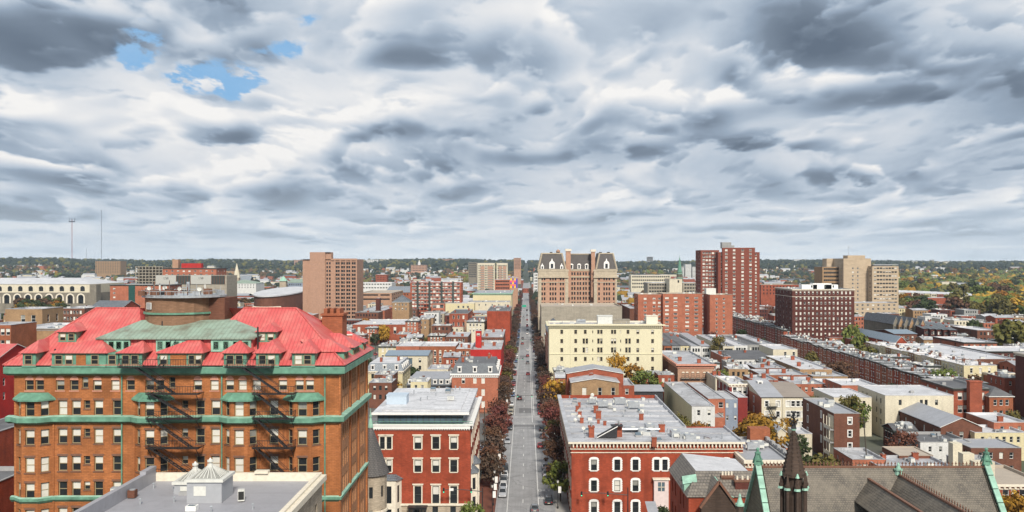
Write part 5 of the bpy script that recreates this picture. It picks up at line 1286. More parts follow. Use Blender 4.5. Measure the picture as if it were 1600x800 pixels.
B('red_tower', 'slim scarlet brick lift tower with a white panel behind the scarlet house', 'tower', at(743, 392), at(752, 392), 392, 396, zfor(517, 392), 'bright', 'silver', ([.5], 1), None, ws=(1.5, 1.2), lit=1, top=1.0)
BP('brick_house', 'brown brick terrace end with white roof left of the scarlet tower', 'house', 697, 731, 526, 519, 13, 'brown', 'silver', (4, 3), (2, 3), nch=2, ncl=2, lit=.2)
BP('brick_house', 'flat brown brick house with dark boarded roof right of the scarlet tower', 'house', 752, 786, 527, 515, 14, 'brown', 'streak', (4, 2), (4, 3), nch=3, ncl=3, lit=.1)
BP('blank_brick_building', 'tall brick party wall painted plain red over a beige base', 'building', 761, 797, 486, 478, 23, 'redpaint', 'dark', None, (5, 5), ncl=5, nch=3, lm='the plain red party wall')
BP('beige_extension', 'beige rendered base block under the plain red party wall', 'building', 761, 795, 509, 506, 13.5, 'peach', 'dark', None, (3, 3))
BP('brick_house', 'tall red brick house with dark eaves beside the cream store', 'house', 702, 731, 490, 483, 20, 'redbrick', 'dark', (3, 4), (2, 4), ws=(1.2, 2.4), lit=.4, fh=4.5, nch=2)
BP('peach_house', 'peach brick building with hanging green plants on iron galleries', 'house', 726, 762, 501, 494, 16, 'peach', 'dark', (5, 3), (3, 3), fr=frame_dark, lit=.05, fh=4, nch=4)
BP('white_extension', 'white painted two part rear extension below the tall red brick house', 'building', 701, 727, 511, 507, 11.5, 'ivory', 'silver', (3, 2), None)
BP('store_building', 'cream painted store with three small dark top windows', 'store', 696, 741, 474, 466, 20, 'cream', 'white', ([.45, .62, .78], 1), None, ws=(1.6, 1.8), lit=0, top=2, ncl=2, lm='the cream store')
B('store_building', 'long cream commercial block with green copper roof edge beside the avenue', 'store', at(739, 770), at(799, 770), 770, 850, zfor(458, 770), 'cream', 'grey', None, (8, 4), cornice=(copperlt, 1.6, .9, 0), ncl=8)
B('store_building', 'cream blank walled block stepping down in front of the green edged block', 'store', at(731, 735), at(797, 735), 735, 762, zfor(472, 735), 'ivory', 'grey', (6, 1), (4, 3), ws=(1.2, 1.5), lit=.1, ncl=8, top=1.5)
BP('brick_house', 'orange brick house pair with silver roof below the parking ramp', 'house', 608, 637, 479, 473, 15, 'salmon', 'silver', (4, 3), (2, 3), ws=(1.5, 2.2), ncl=3, nch=1)
BP('brick_house', 'brown brick tenement with dark iron galleries below the parking ramp', 'house', 632, 652, 483, 478, 15, 'brown', 'silver', (3, 3), (2, 3), ws=(2.0, 2.2), lit=.2, ncl=2)
BP('brick_house', 'small salmon brick block at the foot of the parking ramp', 'house', 586, 601, 485, 480, 14, 'salmon', 'silver', None, (2, 3), ncl=1)
BP('brick_house', 'orange brick house with broad studio windows and tall orange chimney', 'house', 674, 695, 474, 467, 20, 'salmon', 'dark', (3, 2), (2, 3), ws=(3.2, 2.6), lit=.3, fh=4.5)
BP('row_house', 'pale commercial row house with bay front along the side street', 'house', 672, 694, 490, 484, 14, 'stone', 'silver', (4, 3), None, ws=(1.4, 2.4), lit=.1, ncl=2)
B('parking_garage', 'tan concrete parking garage with open dark decks left of the brick flats', 'garage', at(560, 860), at(612, 860), 860, 940, zfor(458, 860), 'peach', 'tan', ([.2, .45, .8], 2), (6, 3), ws=(9, 1.4), lit=0, fh=4, indiv=False, lm='the parking garage')
B('parking_ramp', 'sloping open concrete parking ramp deck beside the brown tower', 'garage', at(556, 720), at(596, 720), 720, 800, zfor(487, 720), 'concrete', 'silver', ([.25, .7], 3), (6, 3), ws=(8, 1.3), lit=0, fh=4, indiv=False, ncl=4)
B('brick_house', 'dark red brick stair tower of the parking ramp', 'tower', at(591, 730), at(597, 730), 718, 724, zfor(465, 730), 'dark', 'silver', None, None)
# the rose brown tower
def rose_tower():
    Y = 680.0; k = Y / F; x0, x1 = at(472, Y), at(558, Y); root = thing('tower_block', 'tall rose brown tower with blank left wall and rows of dark square windows', 'tower', (x0, Y, 0)); OCC.append((x0, x1, Y, Y + 30)); LM.append((x0 + 20, Y + 10, 60, 'the rose brown tower'))
    X = lambda p: at(p, Y) - x0; zt = zfor(405, Y); zc = zfor(394, Y); b = MB(); rows = [zfor(411.5 + 5.98 * i, Y) for i in range(22)]
    a0, a1, c1, e1 = X(484), X(508), X(517), X(558)
    facade(b, (0, 2), (1, 0), a0, 0, zt, []); facade(b, (a0, 0), (1, 0), a1 - a0, 0, zc, []); facade(b, (a0, 2), (0, -1), 2, 0, zc, [])
    H = [(.6, 1.8, z - .85, z + .85) for z in rows[:19]] + [(2.6, 3.8, z - .85, z + .85) for z in rows[:19]]
    h1 = facade(b, (a1, 1.5), (1, 0), c1 - a1, 0, zt + 4, H, .5)
    cs = [X(p) - c1 for p in (526, 529.5, 534.5, 538, 542.5, 546, 551, 554.5)]
    h2 = facade(b, (c1 + .01, 0), (1, 0), e1 - c1, 0, zt, [(q - .75, q + .75, z - .9, z + .9) for q in cs for z in rows], .8)
    facade(b, (a1, 0), (0, 1), 1.5, 0, zc, []); facade(b, (c1, 1.5), (0, -1), 1.5, 0, zt, []); facade(b, (e1, 0), (0, 1), 26, 0, zt, []); facade(b, (a1, 1.5), (0, 1), 8, zt - 1, zc, [])
    facade(b, (e1, 26), (-1, 0), e1, 0, zt, []); facade(b, (0, 26), (0, -1), 24, 0, zt, []); b.face([(0, 0.5, zt), (e1, 0.5, zt), (e1, 26, zt), (0, 26, zt)], 1)
    b.face([(a0, 0, zc), (a1 + 4, 0, zc), (a1 + 4, 10, zc), (a0, 10, zc)], 1); facade(b, (a0, 10), (0, -1), 10, zt, zc, []); facade(b, (a1 + 4, 1.5), (0, 1), 8.5, zt, zc, []); facade(b, (a1, 1.5), (1, 0), 4, zt + 3.9, zc, []); b.build('wall', [W['towerbrown'], RF['tan']], root)
    n = 0; cell = MB(); rng = random.Random(4)
    for o, hs, d in (((c1 + .01, 0), h2, .8), ((a1, 1.5), h1, .5)):
        for hh in hs:
            if n < 96 and hh[2] > 12: place_win(root, o, (1, 0), (hh[0] + hh[1]) / 2, (hh[2] + hh[3]) / 2, win_mesh(hh[1] - hh[0], hh[3] - hh[2], frame_dark, blind2 if rng.random() < .1 else glass, glass), d); n += 1
            else: x = o[0]; cell.face([(x + hh[0], o[1] + d - .05, hh[2]), (x + hh[1], o[1] + d - .05, hh[2]), (x + hh[1], o[1] + d - .05, hh[3]), (x + hh[0], o[1] + d - .05, hh[3])])
    tag(cell.build('windows', glass, root), kind='stuff')
    c = MB()
    for p in (523.5, 532, 540.3, 548.7, 557): c.box(X(p) - .5, X(p) + .5, -.7, -.006, 0, zt + .3)
    c.box(c1, e1 + .2, -.8, -.71, zt - .9, zt + .5); c.build('pier', W['towerbrown'], root)
rose_tower()
# concert hall drum with sloping white roof
def drum():
    Y = 830.0; k = Y / F; cx = at(440, Y); root = thing('concert_hall', 'round dark brick concert hall with a tilted white oval roof beside the brown tower', 'concert hall', (cx, Y, 0)); OCC.append((cx - 22, cx + 22, Y - 60, Y + 62)); LM.append((cx, Y, 25, 'the round concert hall'))
    rx, ry = 33 * k, 55.0; n = 40; pts = [(rx * cos(2 * pi * j / n), ry * sin(2 * pi * j / n)) for j in range(n)]; za, zb = 23.5, 28.5
    zt = [(za + zb) / 2 + (zb - za) / 2 * p[1] / ry for p in pts]; b = MB(); b.prism(pts, 0, zt, 0, False); b.build('wall', [W['brown']], root)
    r = MB(); r.prism([(p[0] * 1.03, p[1] * 1.03) for p in pts], 10, [z + .35 for z in zt], 0, True); r.v = [(v[0], v[1], v[2] if v[2] > 11 else [z - .6 for z in zt][i % n]) for i, v in enumerate(r.v)]; r.build('roof', RF['white'], root)
    c = MB()
    for j in range(24, 34): a, e = pts[j % n], pts[(j + 1) % n]; c.face([(a[0] * 1.12, a[1] * 1.06, 13 + .0 * j), (e[0] * 1.12, e[1] * 1.06, 13), (e[0], e[1], 14.5), (a[0], a[1], 14.5)])
    c.build('canopy', trimcream, root)
drum()
B('apartment_building', 'long red brick apartment block with white balcony rails in four bays', 'apartment building', at(641, 742), at(800, 742) - 42, 742, 762, zfor(441, 742), 'redbrick', 'white', (16, 11), (3, 11), ws=(2.0, 1.7), fh=2.95, top=.9, lit=.35, trim=trimwhite, ts='sill', ncl=10, band=None, lm='the balconied brick flats')
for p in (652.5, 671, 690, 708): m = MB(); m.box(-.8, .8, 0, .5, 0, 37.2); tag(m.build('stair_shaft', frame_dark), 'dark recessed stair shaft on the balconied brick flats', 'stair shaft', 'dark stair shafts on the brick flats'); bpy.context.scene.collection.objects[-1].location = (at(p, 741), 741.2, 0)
# --- right of the avenue, near to far
r = BP('brick_house', 'tan brick rear house with low gable and two white windows behind the corner building', 'house', 893, 967, 598, 586, 14.5, 'tanb', 'streak', ([.27, .60, .88], 2), (3, 3), ws=(1.3, 2.6), lit=.5, fh=4.4, top=1.6, rk='gable_y', rise=1.3, nch=1, fr=frame_white, trim=trimwhite, ts='sill')
BP('brick_house', 'wide red brick gabled house with dark roof in front of the yellow hotel', 'house', 886, 974, 584, 577, 16, 'redbrick', 'grey', ([.42, .62], 1), (4, 3), ws=(1.0, 1.8), lit=.7, top=.7, rk='gable_y', rise=1.7, lm=None)
BP('brick_house', 'small red brick extension with silver lean roof and one white window', 'house', 968, 991, 602, 591, 12, 'redbrick', 'silver', (1, 2), None, ws=(1.2, 2), lit=.8, ncl=1)
BP('outhouse', 'low black boarded outhouse with grey roof and satellite dish', 'shed', 991, 1036, 612, 602, 9.5, 'black', 'grey', (3, 1), (1, 1), ws=(1, 1.4), lit=.4, rk='gable_x', rise=1.2)
BP('white_cottage', 'small white cottage wall with one dark window behind the corner building', 'house', 1000, 1040, 642, 629, 9, 'white', 'dark', ([.4], 1), None, ws=(1.1, 1.8), lit=0, rk='gable_x', rise=1.6)
B('party_house', 'slate gabled brick house fronting the avenue left of the yellow hotel', 'house', 9.6, 17.0, 395, 440, 22.5, 'salmon', 'slate', None, (8, 5), rk='gable_y', rise=3.5, ws=(1.2, 2), trim=trimcream)
r = BP('club_house', 'tan stone fronted house with six arched windows and iron balconies under a red tiled cornice', 'house', 1059, 1116, 569, 548, 14, 'peach', 'silver', None, None, Vwall='brown', side='W', nch=2, ncl=5, cornice=(pinkarch, 1.6, .8, 0), lm='the arched window house')
Yq = yfor(569, 14); dd = (yfor(548, 14) - Yq) / 2; xc = (at(1059, Yq) + at(1116, Yq)) / 2
for p in (1067.5, 1073.5, 1082.5, 1090.5, 1100.5, 1106): put(win_mesh(1.1, 2.0, frame_dark, glass, glass, trimcream, 'arch'), 'arched_window', r, (at(p, Yq) - xc, -dd - .02, 9.6)); put(win_mesh(1.1, 2.2, frame_white, glass if p < 1100 else blind, glass), 'window', r, (at(p, Yq) - xc, -dd - .06, 5.6))
for p in (1070.5, 1082.5, 1090.5, 1103.3):
    m = MB(); w_ = 1.9 if p in (1070.5, 1103.3) else 1.0; m.box(-w_, w_, -.8, 0, -.1, 0); rail(m, (-w_, -.8, 0), (w_, -.8, 0), .9, None, .07); m.build('balcony', iron, r, (at(p, Yq) - xc, -dd - .01, 8.2))
BP('grey_roof_house', 'white rendered house under a broad weathered silver roof with yellow side wall', 'house', 1081, 1117, 635, 597, 10, 'white', 'streak', ([.3, .75], 2), None, Vwall='cream', side='W', ws=(1, 1.7), lit=.6, ncl=3, par=.15, lm='the broad silver roofed house')
BP('brick_house', 'orange brick house with satellite dish between the white and blue houses', 'house', 1107, 1133, 623, 598, 10.5, 'salmon', 'streak', ([.75], 2), None, ws=(1.5, 1.8), lit=.3, ncl=1, par=.15)
BP('blue_house', 'blue grey painted house end with two pale windows', 'house', 1133.4, 1152.6, 624, 611, 10.3, 'slateblue', 'streak', ([.16, .82], 2), None, ws=(.8, 1.5), lit=.9, fh=4, par=.15)
BP('red_house_end', 'plain dark red house end with white roof beside the blue house', 'house', 1153, 1168, 621, 608, 10.6, 'crimson', 'white', None, None, par=.15)
BP('brick_extension', 'low orange brick extension in front of the blue house', 'house', 1107, 1131, 652, 640, 6, 'salmon', 'streak', None, None, par=.2)
r = BP('red_house', 'deep red painted house with three white arched windows and cream cornice', 'house', 1140, 1172, 600, 588, 13, 'crimson', 'white', (3, 3), (3, 3), ws=(1.3, 2.2), lit=.4, trim=trimwhite, ts='full', cornice=CR, ncl=3)
r = BP('cream_terrace_house', 'cream rear fronted house with slate roof, white dormer and black fire escape', 'house', 1190, 1222, 621, 597, 11, 'ivory', 'grey', ([.25, .8], 3), (2, 3), Vwall='salmon', side='W', ws=(1.1, 1.8), lit=.2, rk='gable_x', rise=3.0, nch=1, trim=trimwhite, ts='full')
m = MB(); fire_escape(m, -1.5, 1.5, [8.2, 5.0, 1.8], -yfor(597, 11) / 2 + yfor(621, 11) / 2 - .2, 1.1); m.build('fire_escape', iron, r)
m = MB(); m.box(-.8, .8, -.5, 1.6, 0, 1.6); m.box(-.45, .45, -.55, -.501, .3, 1.4, 1); m.prism([(-.95, -.6), (.95, -.6), (.95, 1.6), (-.95, 1.6)], 1.6, 1.75); m.build('dormer', [trimwhite, glass], r, (0, -3.5, 12.5))
BP('cream_terrace_house', 'cream terrace with brown gravel roof and small iron balcony', 'house', 1222.6, 1264, 621, 597, 11, 'ivory', 'brownr', (4, 3), None, ws=(1.2, 1.8), lit=.3, rk='gable_x', rise=2.2, nch=2, trim=trimwhite, ts='full')
r = B('balcony_house', 'brown brick apartment house with stacked cream rear balconies', 'house', 81.8, 88.6, 238, 265, 13.5, 'brown', 'grey', ([.62], 4), ([.18, .62], 4), ws=(.9, 1.7), fh=3.4, lit=.3, trim=trimwhite, ts='full', fr=frame_white, ncl=3, kinds=('air_conditioner', 'skylight'), par=.3, lm='the brown balcony house')
m = MB()
for z in (2.2, 5.6, 9.0):
    m.box(-4.6, -3.41, -13.4, -8.5, z, z + .2); m.box(-4.6, -4.5, -13.4, -8.5, z + .2, z + 1.1, 1)
for y in (-13.4, -11, -8.6): m.box(-4.6, -4.45, y, y + .15, 0, 12.5, 1)
m.box(-3.42, -3.405, -13.2, -8.6, .5, 12.8, 2); m.build('balconies', [trimgrey, trimcream, W['ivory']], r)
r = BP('cream_block', 'large cream rendered block with rusty fire escape and pale grey roof', 'building', 1383, 1490, 618, 602, 13.2, 'ivory', 'white', ([.22, .53, .6, .75], 3), ([.2, .35, .7, .85], 4), ws=(.9, 1.6), lit=.1, ncl=2, fh=3.2, top=1.3, fr=frame_dark, par=.1, lm='the large cream block')
m = MB(); fire_escape(m, -3.5, 1.0, [8.5, 5.2, 1.9], -yfor(602, 13.2) / 2 + yfor(618, 13.2) / 2 - .1, .9); m.build('fire_escape', plain('cream_painted_iron', (.42, .34, .22), .6, .2), r)
BP('cream_block', 'lower cream rendered wing with silver roof left of the large cream block', 'building', 1303, 1362, 621, 607, 12, 'ivory', 'white', ([.3, .55, .8], 3), None, ws=(.8, 1.7), lit=.3, par=.1, fr=frame_dark)
BP('salmon_house', 'salmon brick roof storey with white parapet above the cream wing', 'house', 1315, 1372, 602, 592, 12, 'salmon', 'white', None, (3, 3), ncl=2)
BP('brick_school', 'dark red brick block with grey blinds and massive chimney stack', 'building', 1490, 1545, 607, 592, 14.5, 'redbrick', 'dark', (5, 3), (3, 3), ws=(1.5, 2.4), lit=.9, fh=4, top=1.2, cornice=BK, ncl=3, lm='the grey blind brick block')
m = MB(); m.box(-1.9, 1.9, -1.2, .8, 0, 16.8); m.box(-2.1, 2.1, -1.4, 1.0, 16.8, 17.2); tag(m.build('chimney_stack', W['redbrick'], None, (at(1512, 280), 276, 0)), 'massive square red brick chimney stack against the grey blind block', 'chimney')
BP('brick_house', 'red brick wing with dark hipped roof and four windows at the right edge', 'house', 1546, 1583, 619, 598, 12.5, 'rust', 'dark', (3, 3), None, lit=.1, rk='hip', rise=2.4)
B('apartment_building', 'dark brown brick apartment block with cream bands at the right edge', 'apartment building', 172, 197, 288, 315, 22, 'dark', 'grey', (8, 6), ([.3, .6], 6), pair=True, ws=(.7, 1.8), lit=.9, cornice=CR, trim=trimcream, ts='sill', top=2)
BP('grey_gable_house', 'low hall with grey gabled roof and three white skylights', 'hall', 1470, 1535, 668, 637, 8.5, 'brown', 'grey', (3, 1), (5, 1), rk='gable_y', rise=2.6, ncl=0, lm='the three skylight hall')
BP('brick_house', 'orange brick house with raised white edged parapet near the right edge', 'house', 1553, 1606, 660, 645, 9, 'salmon', 'white', (3, 2), None, ws=(1.0, 1.6), lit=.1, nch=1)
BP('cream_cottage', 'low cream building with white roof and rooftop chairs near the right edge', 'house', 1523, 1604, 676, 664, 7.6, 'cream', 'white', (6, 2), (3, 2), ws=(.9, 1.6), lit=.2, ncl=3)
BP('brick_house', 'small dark red house with grey flat roof and blue grey rear', 'house', 1517, 1596, 700, 686, 7.2, 'brown', 'grey', (4, 2), (3, 2), ws=(1.0, 1.6), lit=.2, par=.1)
m = MB(); m.box(-4.5, 4.5, 0, .12, 0, 2.0); m.box(-4.6, 4.6, -.05, .17, 2.0, 2.1); tag(m.build('yard_fence', wood, None, (at(1578, 196), 187, 0)), 'orange timber yard fence beside the small dark red house', 'fence')
r = BP('black_deck_house', 'white walled house with black timber roof deck and chimneys', 'house', 1438, 1518, 691, 675, 7.2, 'white', 'dark', (4, 2), ([.3, .7], 2), ws=(.8, 1.4), lit=0, nch=0, ncl=5, par=.6, Vwall='white')
for (px0, px1, pt, Yq) in ((1463, 1477, 682, 205), (1477, 1494, 697, 196), (1494, 1524, 709, 192)): m = MB(); m.box(at(px0, Yq) - at(1480, Yq), at(px1, Yq) - at(1480, Yq), 0, 2.2, 0, zfor(pt, Yq)); tag(m.build('chimney_block', W['ivory'], None, (at(1480, Yq), Yq - 8, 0)), 'tall cream rendered chimney block beside the black timber deck', 'chimney', 'cream chimney blocks by the black deck')
BP('flat_house', 'low house with tan gravel roof panels beside the black timber deck', 'house', 1405, 1458, 712, 698, 6.2, 'brown', 'tan', (3, 1), (2, 1), par=.1)
BP('pink_house', 'low pink brick house with silver roof and row of white posts', 'house', 1332, 1383, 718, 700, 6.5, 'salmon', 'streak', (4, 2), (3, 2), lit=.2, ncl=3)
BP('pink_house', 'long pink brick parapet house with silver roof above the church ridge', 'house', 1383, 1500, 735, 712, 6.0, 'salmon', 'silver', (8, 1), (3, 1), ncl=7, nch=2)
BP('brick_house', 'red brick house with tan flat roof and dark windows at the lower right', 'house', 1556, 1640, 757, 727, 8.5, 'redbrick', 'tan', (5, 2), (3, 2), ws=(1.3, 2.1), lit=.15, cornice=CR, ncl=1)
BP('white_extension', 'small cream and white rear extension with a red post behind the pinnacle', 'house', 1247, 1269, 678, 668, 6.5, 'ivory', 'white', ([.6], 1), ([.5], 1), ws=(1.2, 2.2), lit=.9)
BP('stone_yard_house', 'narrow cream gabled outbuilding behind the yellow tree', 'house', 1215, 1228, 676, 664, 5.5, 'ivory', 'grey', None, ([.5], 1), rk='gable_y', rise=1.2)
BP('salmon_house', 'small orange gabled brick shed on the yard behind the annexe', 'house', 1228, 1240, 700, 688, 6, 'salmon', 'streak', None, (2, 1))
# white fronted terraces in the middle
for i, (a, c, wl_, rf_) in enumerate(((1038, 1050, 'rust', 'dark'), (1050.3, 1063, 'grey', 'dark'), (1063.3, 1079, 'cream', 'dark'), (1079.3, 1096, 'white', 'grey'), (1096.3, 1110, 'white', 'bluemetal'))):
    BP('row_house', ['brown', 'grey rendered', 'cream', 'tall white', 'white end'][i] + ' fronted house in the dark roofed terrace right of the yellow hotel', 'house', a, c, 540 + (i > 2), 524, 11.5, wl_, rf_ if rf_ != 'bluemetal' else 'grey', (3, 3), None, ws=(.9, 1.7), lit=.2, fr=frame_dark, rk='shed_n' if i != 3 else 'flat', rise=1.5, nch=1)
for i, (a, c, wl_, rf_) in enumerate(((1130, 1147, 'ivory', 'silver'), (1147.3, 1168, 'white', 'white'), (1168.3, 1190, 'grey', 'dark'), (1190.3, 1212, 'cream', 'silver'))):
    BP('row_house', ['ivory', 'white', 'grey', 'cream'][i] + ' fronted house in the wide silver roofed terrace before the dark brick apartments', 'house', a, c, 541 - i, 523, 12.5, wl_, rf_, (4, 3), (2, 3), ws=(1.0, 1.7), lit=.1, fr=frame_dark, nch=1, ncl=2)
BP('white_terrace', 'long white terrace with black tarred roof and orange brick end', 'house', 1142, 1210, 561, 551, 10.5, 'white', 'dark', (8, 3), None, ws=(1.0, 1.9), lit=.25, fr=frame_dark, Vwall='salmon', side='W', rk='shed_n', rise=1.2, nch=1, lm='the long white terrace')
BP('brick_house', 'orange brick end house at the left of the long white terrace', 'house', 1129, 1141.6, 557, 548, 11.2, 'salmon', 'silver', ([.75], 2), None, nch=1)
r = BP('cream_chapel_house', 'pale house with outside iron stair and arched window beside the dark brick apartments', 'house', 1208, 1246, 546, 538, 13.5, 'ivory', 'white', ([.5, .85], 2), None, ws=(1.2, 2.0), lit=0, trim=trimcream, ts='arch', ncl=1)
m = MB(); fire_escape(m, -4.5, -2.6, [8.5, 5.2, 1.9], -6.5, 1.0); m.build('fire_escape', iron, r)
for i, (a, c, pf, pb, z, wl_, rf_) in enumerate(((1180, 1228, 575, 567, 11, 'brown', 'silver'), (1190, 1262, 586, 577, 10.5, 'rust', 'silver'), (1176, 1215, 594, 586, 11, 'redbrick', 'silver'), (1250, 1300, 577, 556, 11.5, 'tanb', 'white'), (1270, 1325, 588, 576, 10, 'tanb', 'silver'),
    (1197, 1240, 603, 596, 10, 'redbrick', 'silver'), (1240, 1290, 600, 589, 10, 'salmon', 'silver'), (1292, 1335, 604, 592, 9.5, 'brown', 'white'), (1118, 1138, 590, 580, 11, 'ivory', 'silver'))):
    BP('row_house', ['brown brick house with long silver roof below the white terrace', 'rust brick house with wide silver roof edging the back lane', 'red brick house under a thin silver roof above the slate dormer', 'tan brick house with broad white roof and two chimneys in the block middle',
        'tan brick house with silver roof and box chimney beside the dark trees', 'small red house with silver roof and white pipe behind the cream terrace', 'salmon house with silver roof behind the brown gravel roof', 'brown house with white roof behind the cream wing', 'ivory house squeezed right of the arched window house'][i],
       'house', a, c, pf, pb, z, wl_, rf_, (4, 3), (3, 3), ws=(.9, 1.6), nch=2, ncl=3)
# rows along the parallel street: individual narrow houses
def street_row(xa, xb, ya, yb, step, h, walls, label, group, V=(2, 3), roofs=('silver',), name='row_house', jit=.25, cor=None, S=None):
    y = ya; i = 0; rg = random.Random(int(xa * 3 + ya)); sm = 'maroon' in label
    while y < yb - 1:
        B(name, label, 'row house', xa + rg.uniform(-.0, .0), xb + rg.uniform(-2, 1), y, y + step - .05, h + rg.uniform(-jit, jit), walls[i % len(walls)] if isinstance(walls, list) else walls, rg.choice(roofs), S if i else (3, 3), V, ws=(1.0, 1.9), lit=.5, trim=trimwhite, ts='both', nch=1, ncl=4, cornice=cor, group=group, par=.3, kinds=('vent_pipe', 'skylight', 'vent_pipe', 'satellite_dish'), chs='chimney_small')
        y += step; i += 1
street_row(145, 158, 306, 510, 6.0, 12, ['salmon', 'redpaint', 'salmon', 'rust', 'salmon', 'redpaint'], 'narrow red brick row house with black cornice in the long diagonal terrace', 'red terrace along the parallel street', cor=(frame_dark, .7, .4, 0), jit=.5)
street_row(150, 163, 522, 710, 6.2, 14, ['redbrick', 'redbrick', 'brown', 'redpaint'], 'narrow dark red row house left of the dark brick apartments', 'maroon terrace behind the brick slab block', roofs=('white', 'silver'), cor=(frame_dark, .8, .5, 0))
street_row(172, 186, 352, 455, 6.4, 13.0, ['cream', 'ivory', 'cream', 'tanb'], 'cream backed row house with wooden rear porch under the wide white roof', 'cream backed terrace on the right', roofs=('white',))
BP('white_roof_block', 'broad white roofed brick block with dark edge right of the cream backed terrace', 'building', 1495, 1590, 561, 537, 13, 'brown', 'white', (6, 3), (5, 3), ncl=9)
BP('brick_house', 'brown brick pair with white framed bay windows below the broad white roof', 'house', 1514, 1545, 578, 568, 11, 'brown', 'silver', (3, 3), (2, 3), ws=(1.4, 2), lit=.6, nch=2)
BP('brick_house', 'brown and cream house with striped parapet near the right edge', 'house', 1545, 1585, 583, 570, 10.5, 'rust', 'silver', (4, 3), (2, 3), lit=.5, ncl=2, cornice=CR)
BP('orange_house', 'bright orange painted brick house with black cornice by the big green tree', 'house', 1506, 1558, 535, 526, 13.5, 'salmon', 'white', (5, 3), (2, 3), ws=(1.2, 2), lit=.05, fr=frame_dark, cornice=BK, ncl=3, lm='the orange painted house')
BP('brick_house', 'brown brick house with double windows left of the big green tree', 'house', 1527, 1562, 516, 510, 14, 'brown', 'white', (5, 3), (2, 3), lit=.1, fr=frame_dark)
BP('maroon_terrace', 'maroon brick building with black cornice and two blue tarpaulins below the big tree', 'building', 1540, 1640, 549, 541, 13, 'dark', 'white', (10, 3), (3, 3), cornice=BK, lit=.2, ncl=4)
r = BP('chapel', 'red painted chapel gable with round window and blue grey roof', 'chapel', 1400, 1417, 536, 520, 13, 'redpaint', 'bluemetal', ([.5], 1), (3, 1), ws=(2.6, 2.6), top=1.5, rk='gable_y', rise=3.2)
BP('red_house', 'low red painted house joined to the chapel gable on the right', 'house', 1417.5, 1432, 541, 532, 11.5, 'rust', 'silver', (2, 2), None)
BP('grey_roof_house', 'long house with blue grey standing seam roof above the chapel', 'house', 1398, 1433, 522, 516, 13, 'brown', 'bluemetal', (4, 3), None, rk='gable_x', rise=1.5)
for i in range(6): BP('gabled_house', 'tall house with pointed slate gable in the dark gothic terrace', 'house', 1396 + i * 8.4, 1404 + i * 8.4, 507 + i * .8, 499 + i * .4, 16 - i * .1, 'tanb' if i % 2 else 'greystone', 'slate', (2, 3), None, ws=(1.1, 2.1), lit=.1, rk='gable_y', rise=4.5, nch=1, group='gothic terrace with pointed gables')
for i in range(5): BP('gabled_house', 'dark red brick house with slate roof and small gable in the maroon terrace', 'house', 1444 + i * 10.2, 1454 + i * 10.2, 514 + i * .5, 506 + i * .3, 15, 'dark', 'slate', (3, 3), None, ws=(1, 1.8), lit=.3, rk='gable_x', rise=2.6, nch=1, group='maroon terrace behind the broad white roof')
for i, wl_ in enumerate(('redpaint', 'redpaint', 'ivory', 'salmon', 'white', 'peach', 'brown')):
    BP('row_house', ['scarlet', 'second scarlet', 'ivory', 'salmon', 'white', 'peach', 'brown end'][i] + ' front in the short painted row below the park trees', 'house', 1441 + i * 10.3, 1451 + i * 10.3, 504 + i * 1.1, 497 + i * .9, 13, wl_, 'white', (2, 3), None, ws=(1.4, 2.0), lit=.3, nch=1)
# --- large blocks further back
m = MB()
B('parking_garage', 'bare concrete parking structure in front of the mansard hotel', 'garage', 9.5, at(972, 560), 560, 606, zfor(479, 560), 'concrete', 'tan', None, (5, 3), ncl=6, nch=0, par=.9, ws=(5, 1.3), indiv=False, lm='the concrete garage')
BP('brown_house', 'low brown brick shop with silver roof at the left foot of the concrete garage', 'shop', 846, 868, 490, 481, 17, 'brown', 'silver', None, (4, 3), ncl=3)
BP('brown_house', 'small rust brick shop block beside the concrete garage', 'shop', 869, 893, 493, 487, 16, 'rust', 'silver', (3, 1), None, ncl=2)
BP('brick_house', 'thin brown party wall block between garage and slab block', 'building', 984, 998, 482, 476, 22, 'brown', 'silver', None, (3, 4))
B('slab_block', 'orange brick slab block, left wing, with small square windows', 'apartment building', at(997, 552), at(1034, 552), 552, 572, zfor(460, 552), 'salmon', 'tan', ([.3, .68, .9], 9), (4, 9), ws=(1.7, 1.3), fh=2.45, top=2, lit=.35, ncl=4, lm='the orange slab block')
B('slab_block', 'orange brick slab block, centre wing, with pale and dark wide windows', 'apartment building', at(1036, 548), at(1097, 548), 548, 568, zfor(459, 548), 'salmon', 'tan', ([.1, .32, .62, .85], 9), None, ws=(2.3, 1.2), fh=2.45, top=2, lit=.5, ncl=6)
B('slab_block', 'orange brick slab block, right wing, with deep shaded return', 'apartment building', at(1106, 548), at(1141, 548), 542, 562, zfor(460, 548), 'salmon', 'tan', ([.3, .62], 9), None, ws=(1.2, 1.2), fh=2.45, top=2, lit=.3, ncl=2)
m = MB(); m.box(-3, 3, -3, 3, 0, 4.2); tag(m.build('lift_house', paleunit, None, (at(1110, 555), 556, zfor(460, 552) - .5)), 'white lift house standing on the orange slab block roof', 'lift house')
B('checker_tower', 'tall dark red checkered tower block with pale window bands', 'tower', at(1122, 720), at(1187, 720), 720, 745, zfor(394, 720), 'checker', 'white', ([.1, .3, .42, .58, .7, .9], 22), None, ws=(2.0, 1.5), fh=2.9, top=1.2, lit=.6, trim=trimcream, ts='sill', cap=100, lm='the checkered tower')
B('checker_tower', 'projecting centre of the checkered tower with the highest parapet', 'tower', at(1129, 717), at(1180, 717), 717.5, 719.9, zfor(387, 717), 'checker', 'white', ([.12, .36, .62, .86], 24), None, ws=(2.0, 1.5), fh=2.9, top=1.2, lit=.6, trim=trimcream, ts='sill', cap=96)
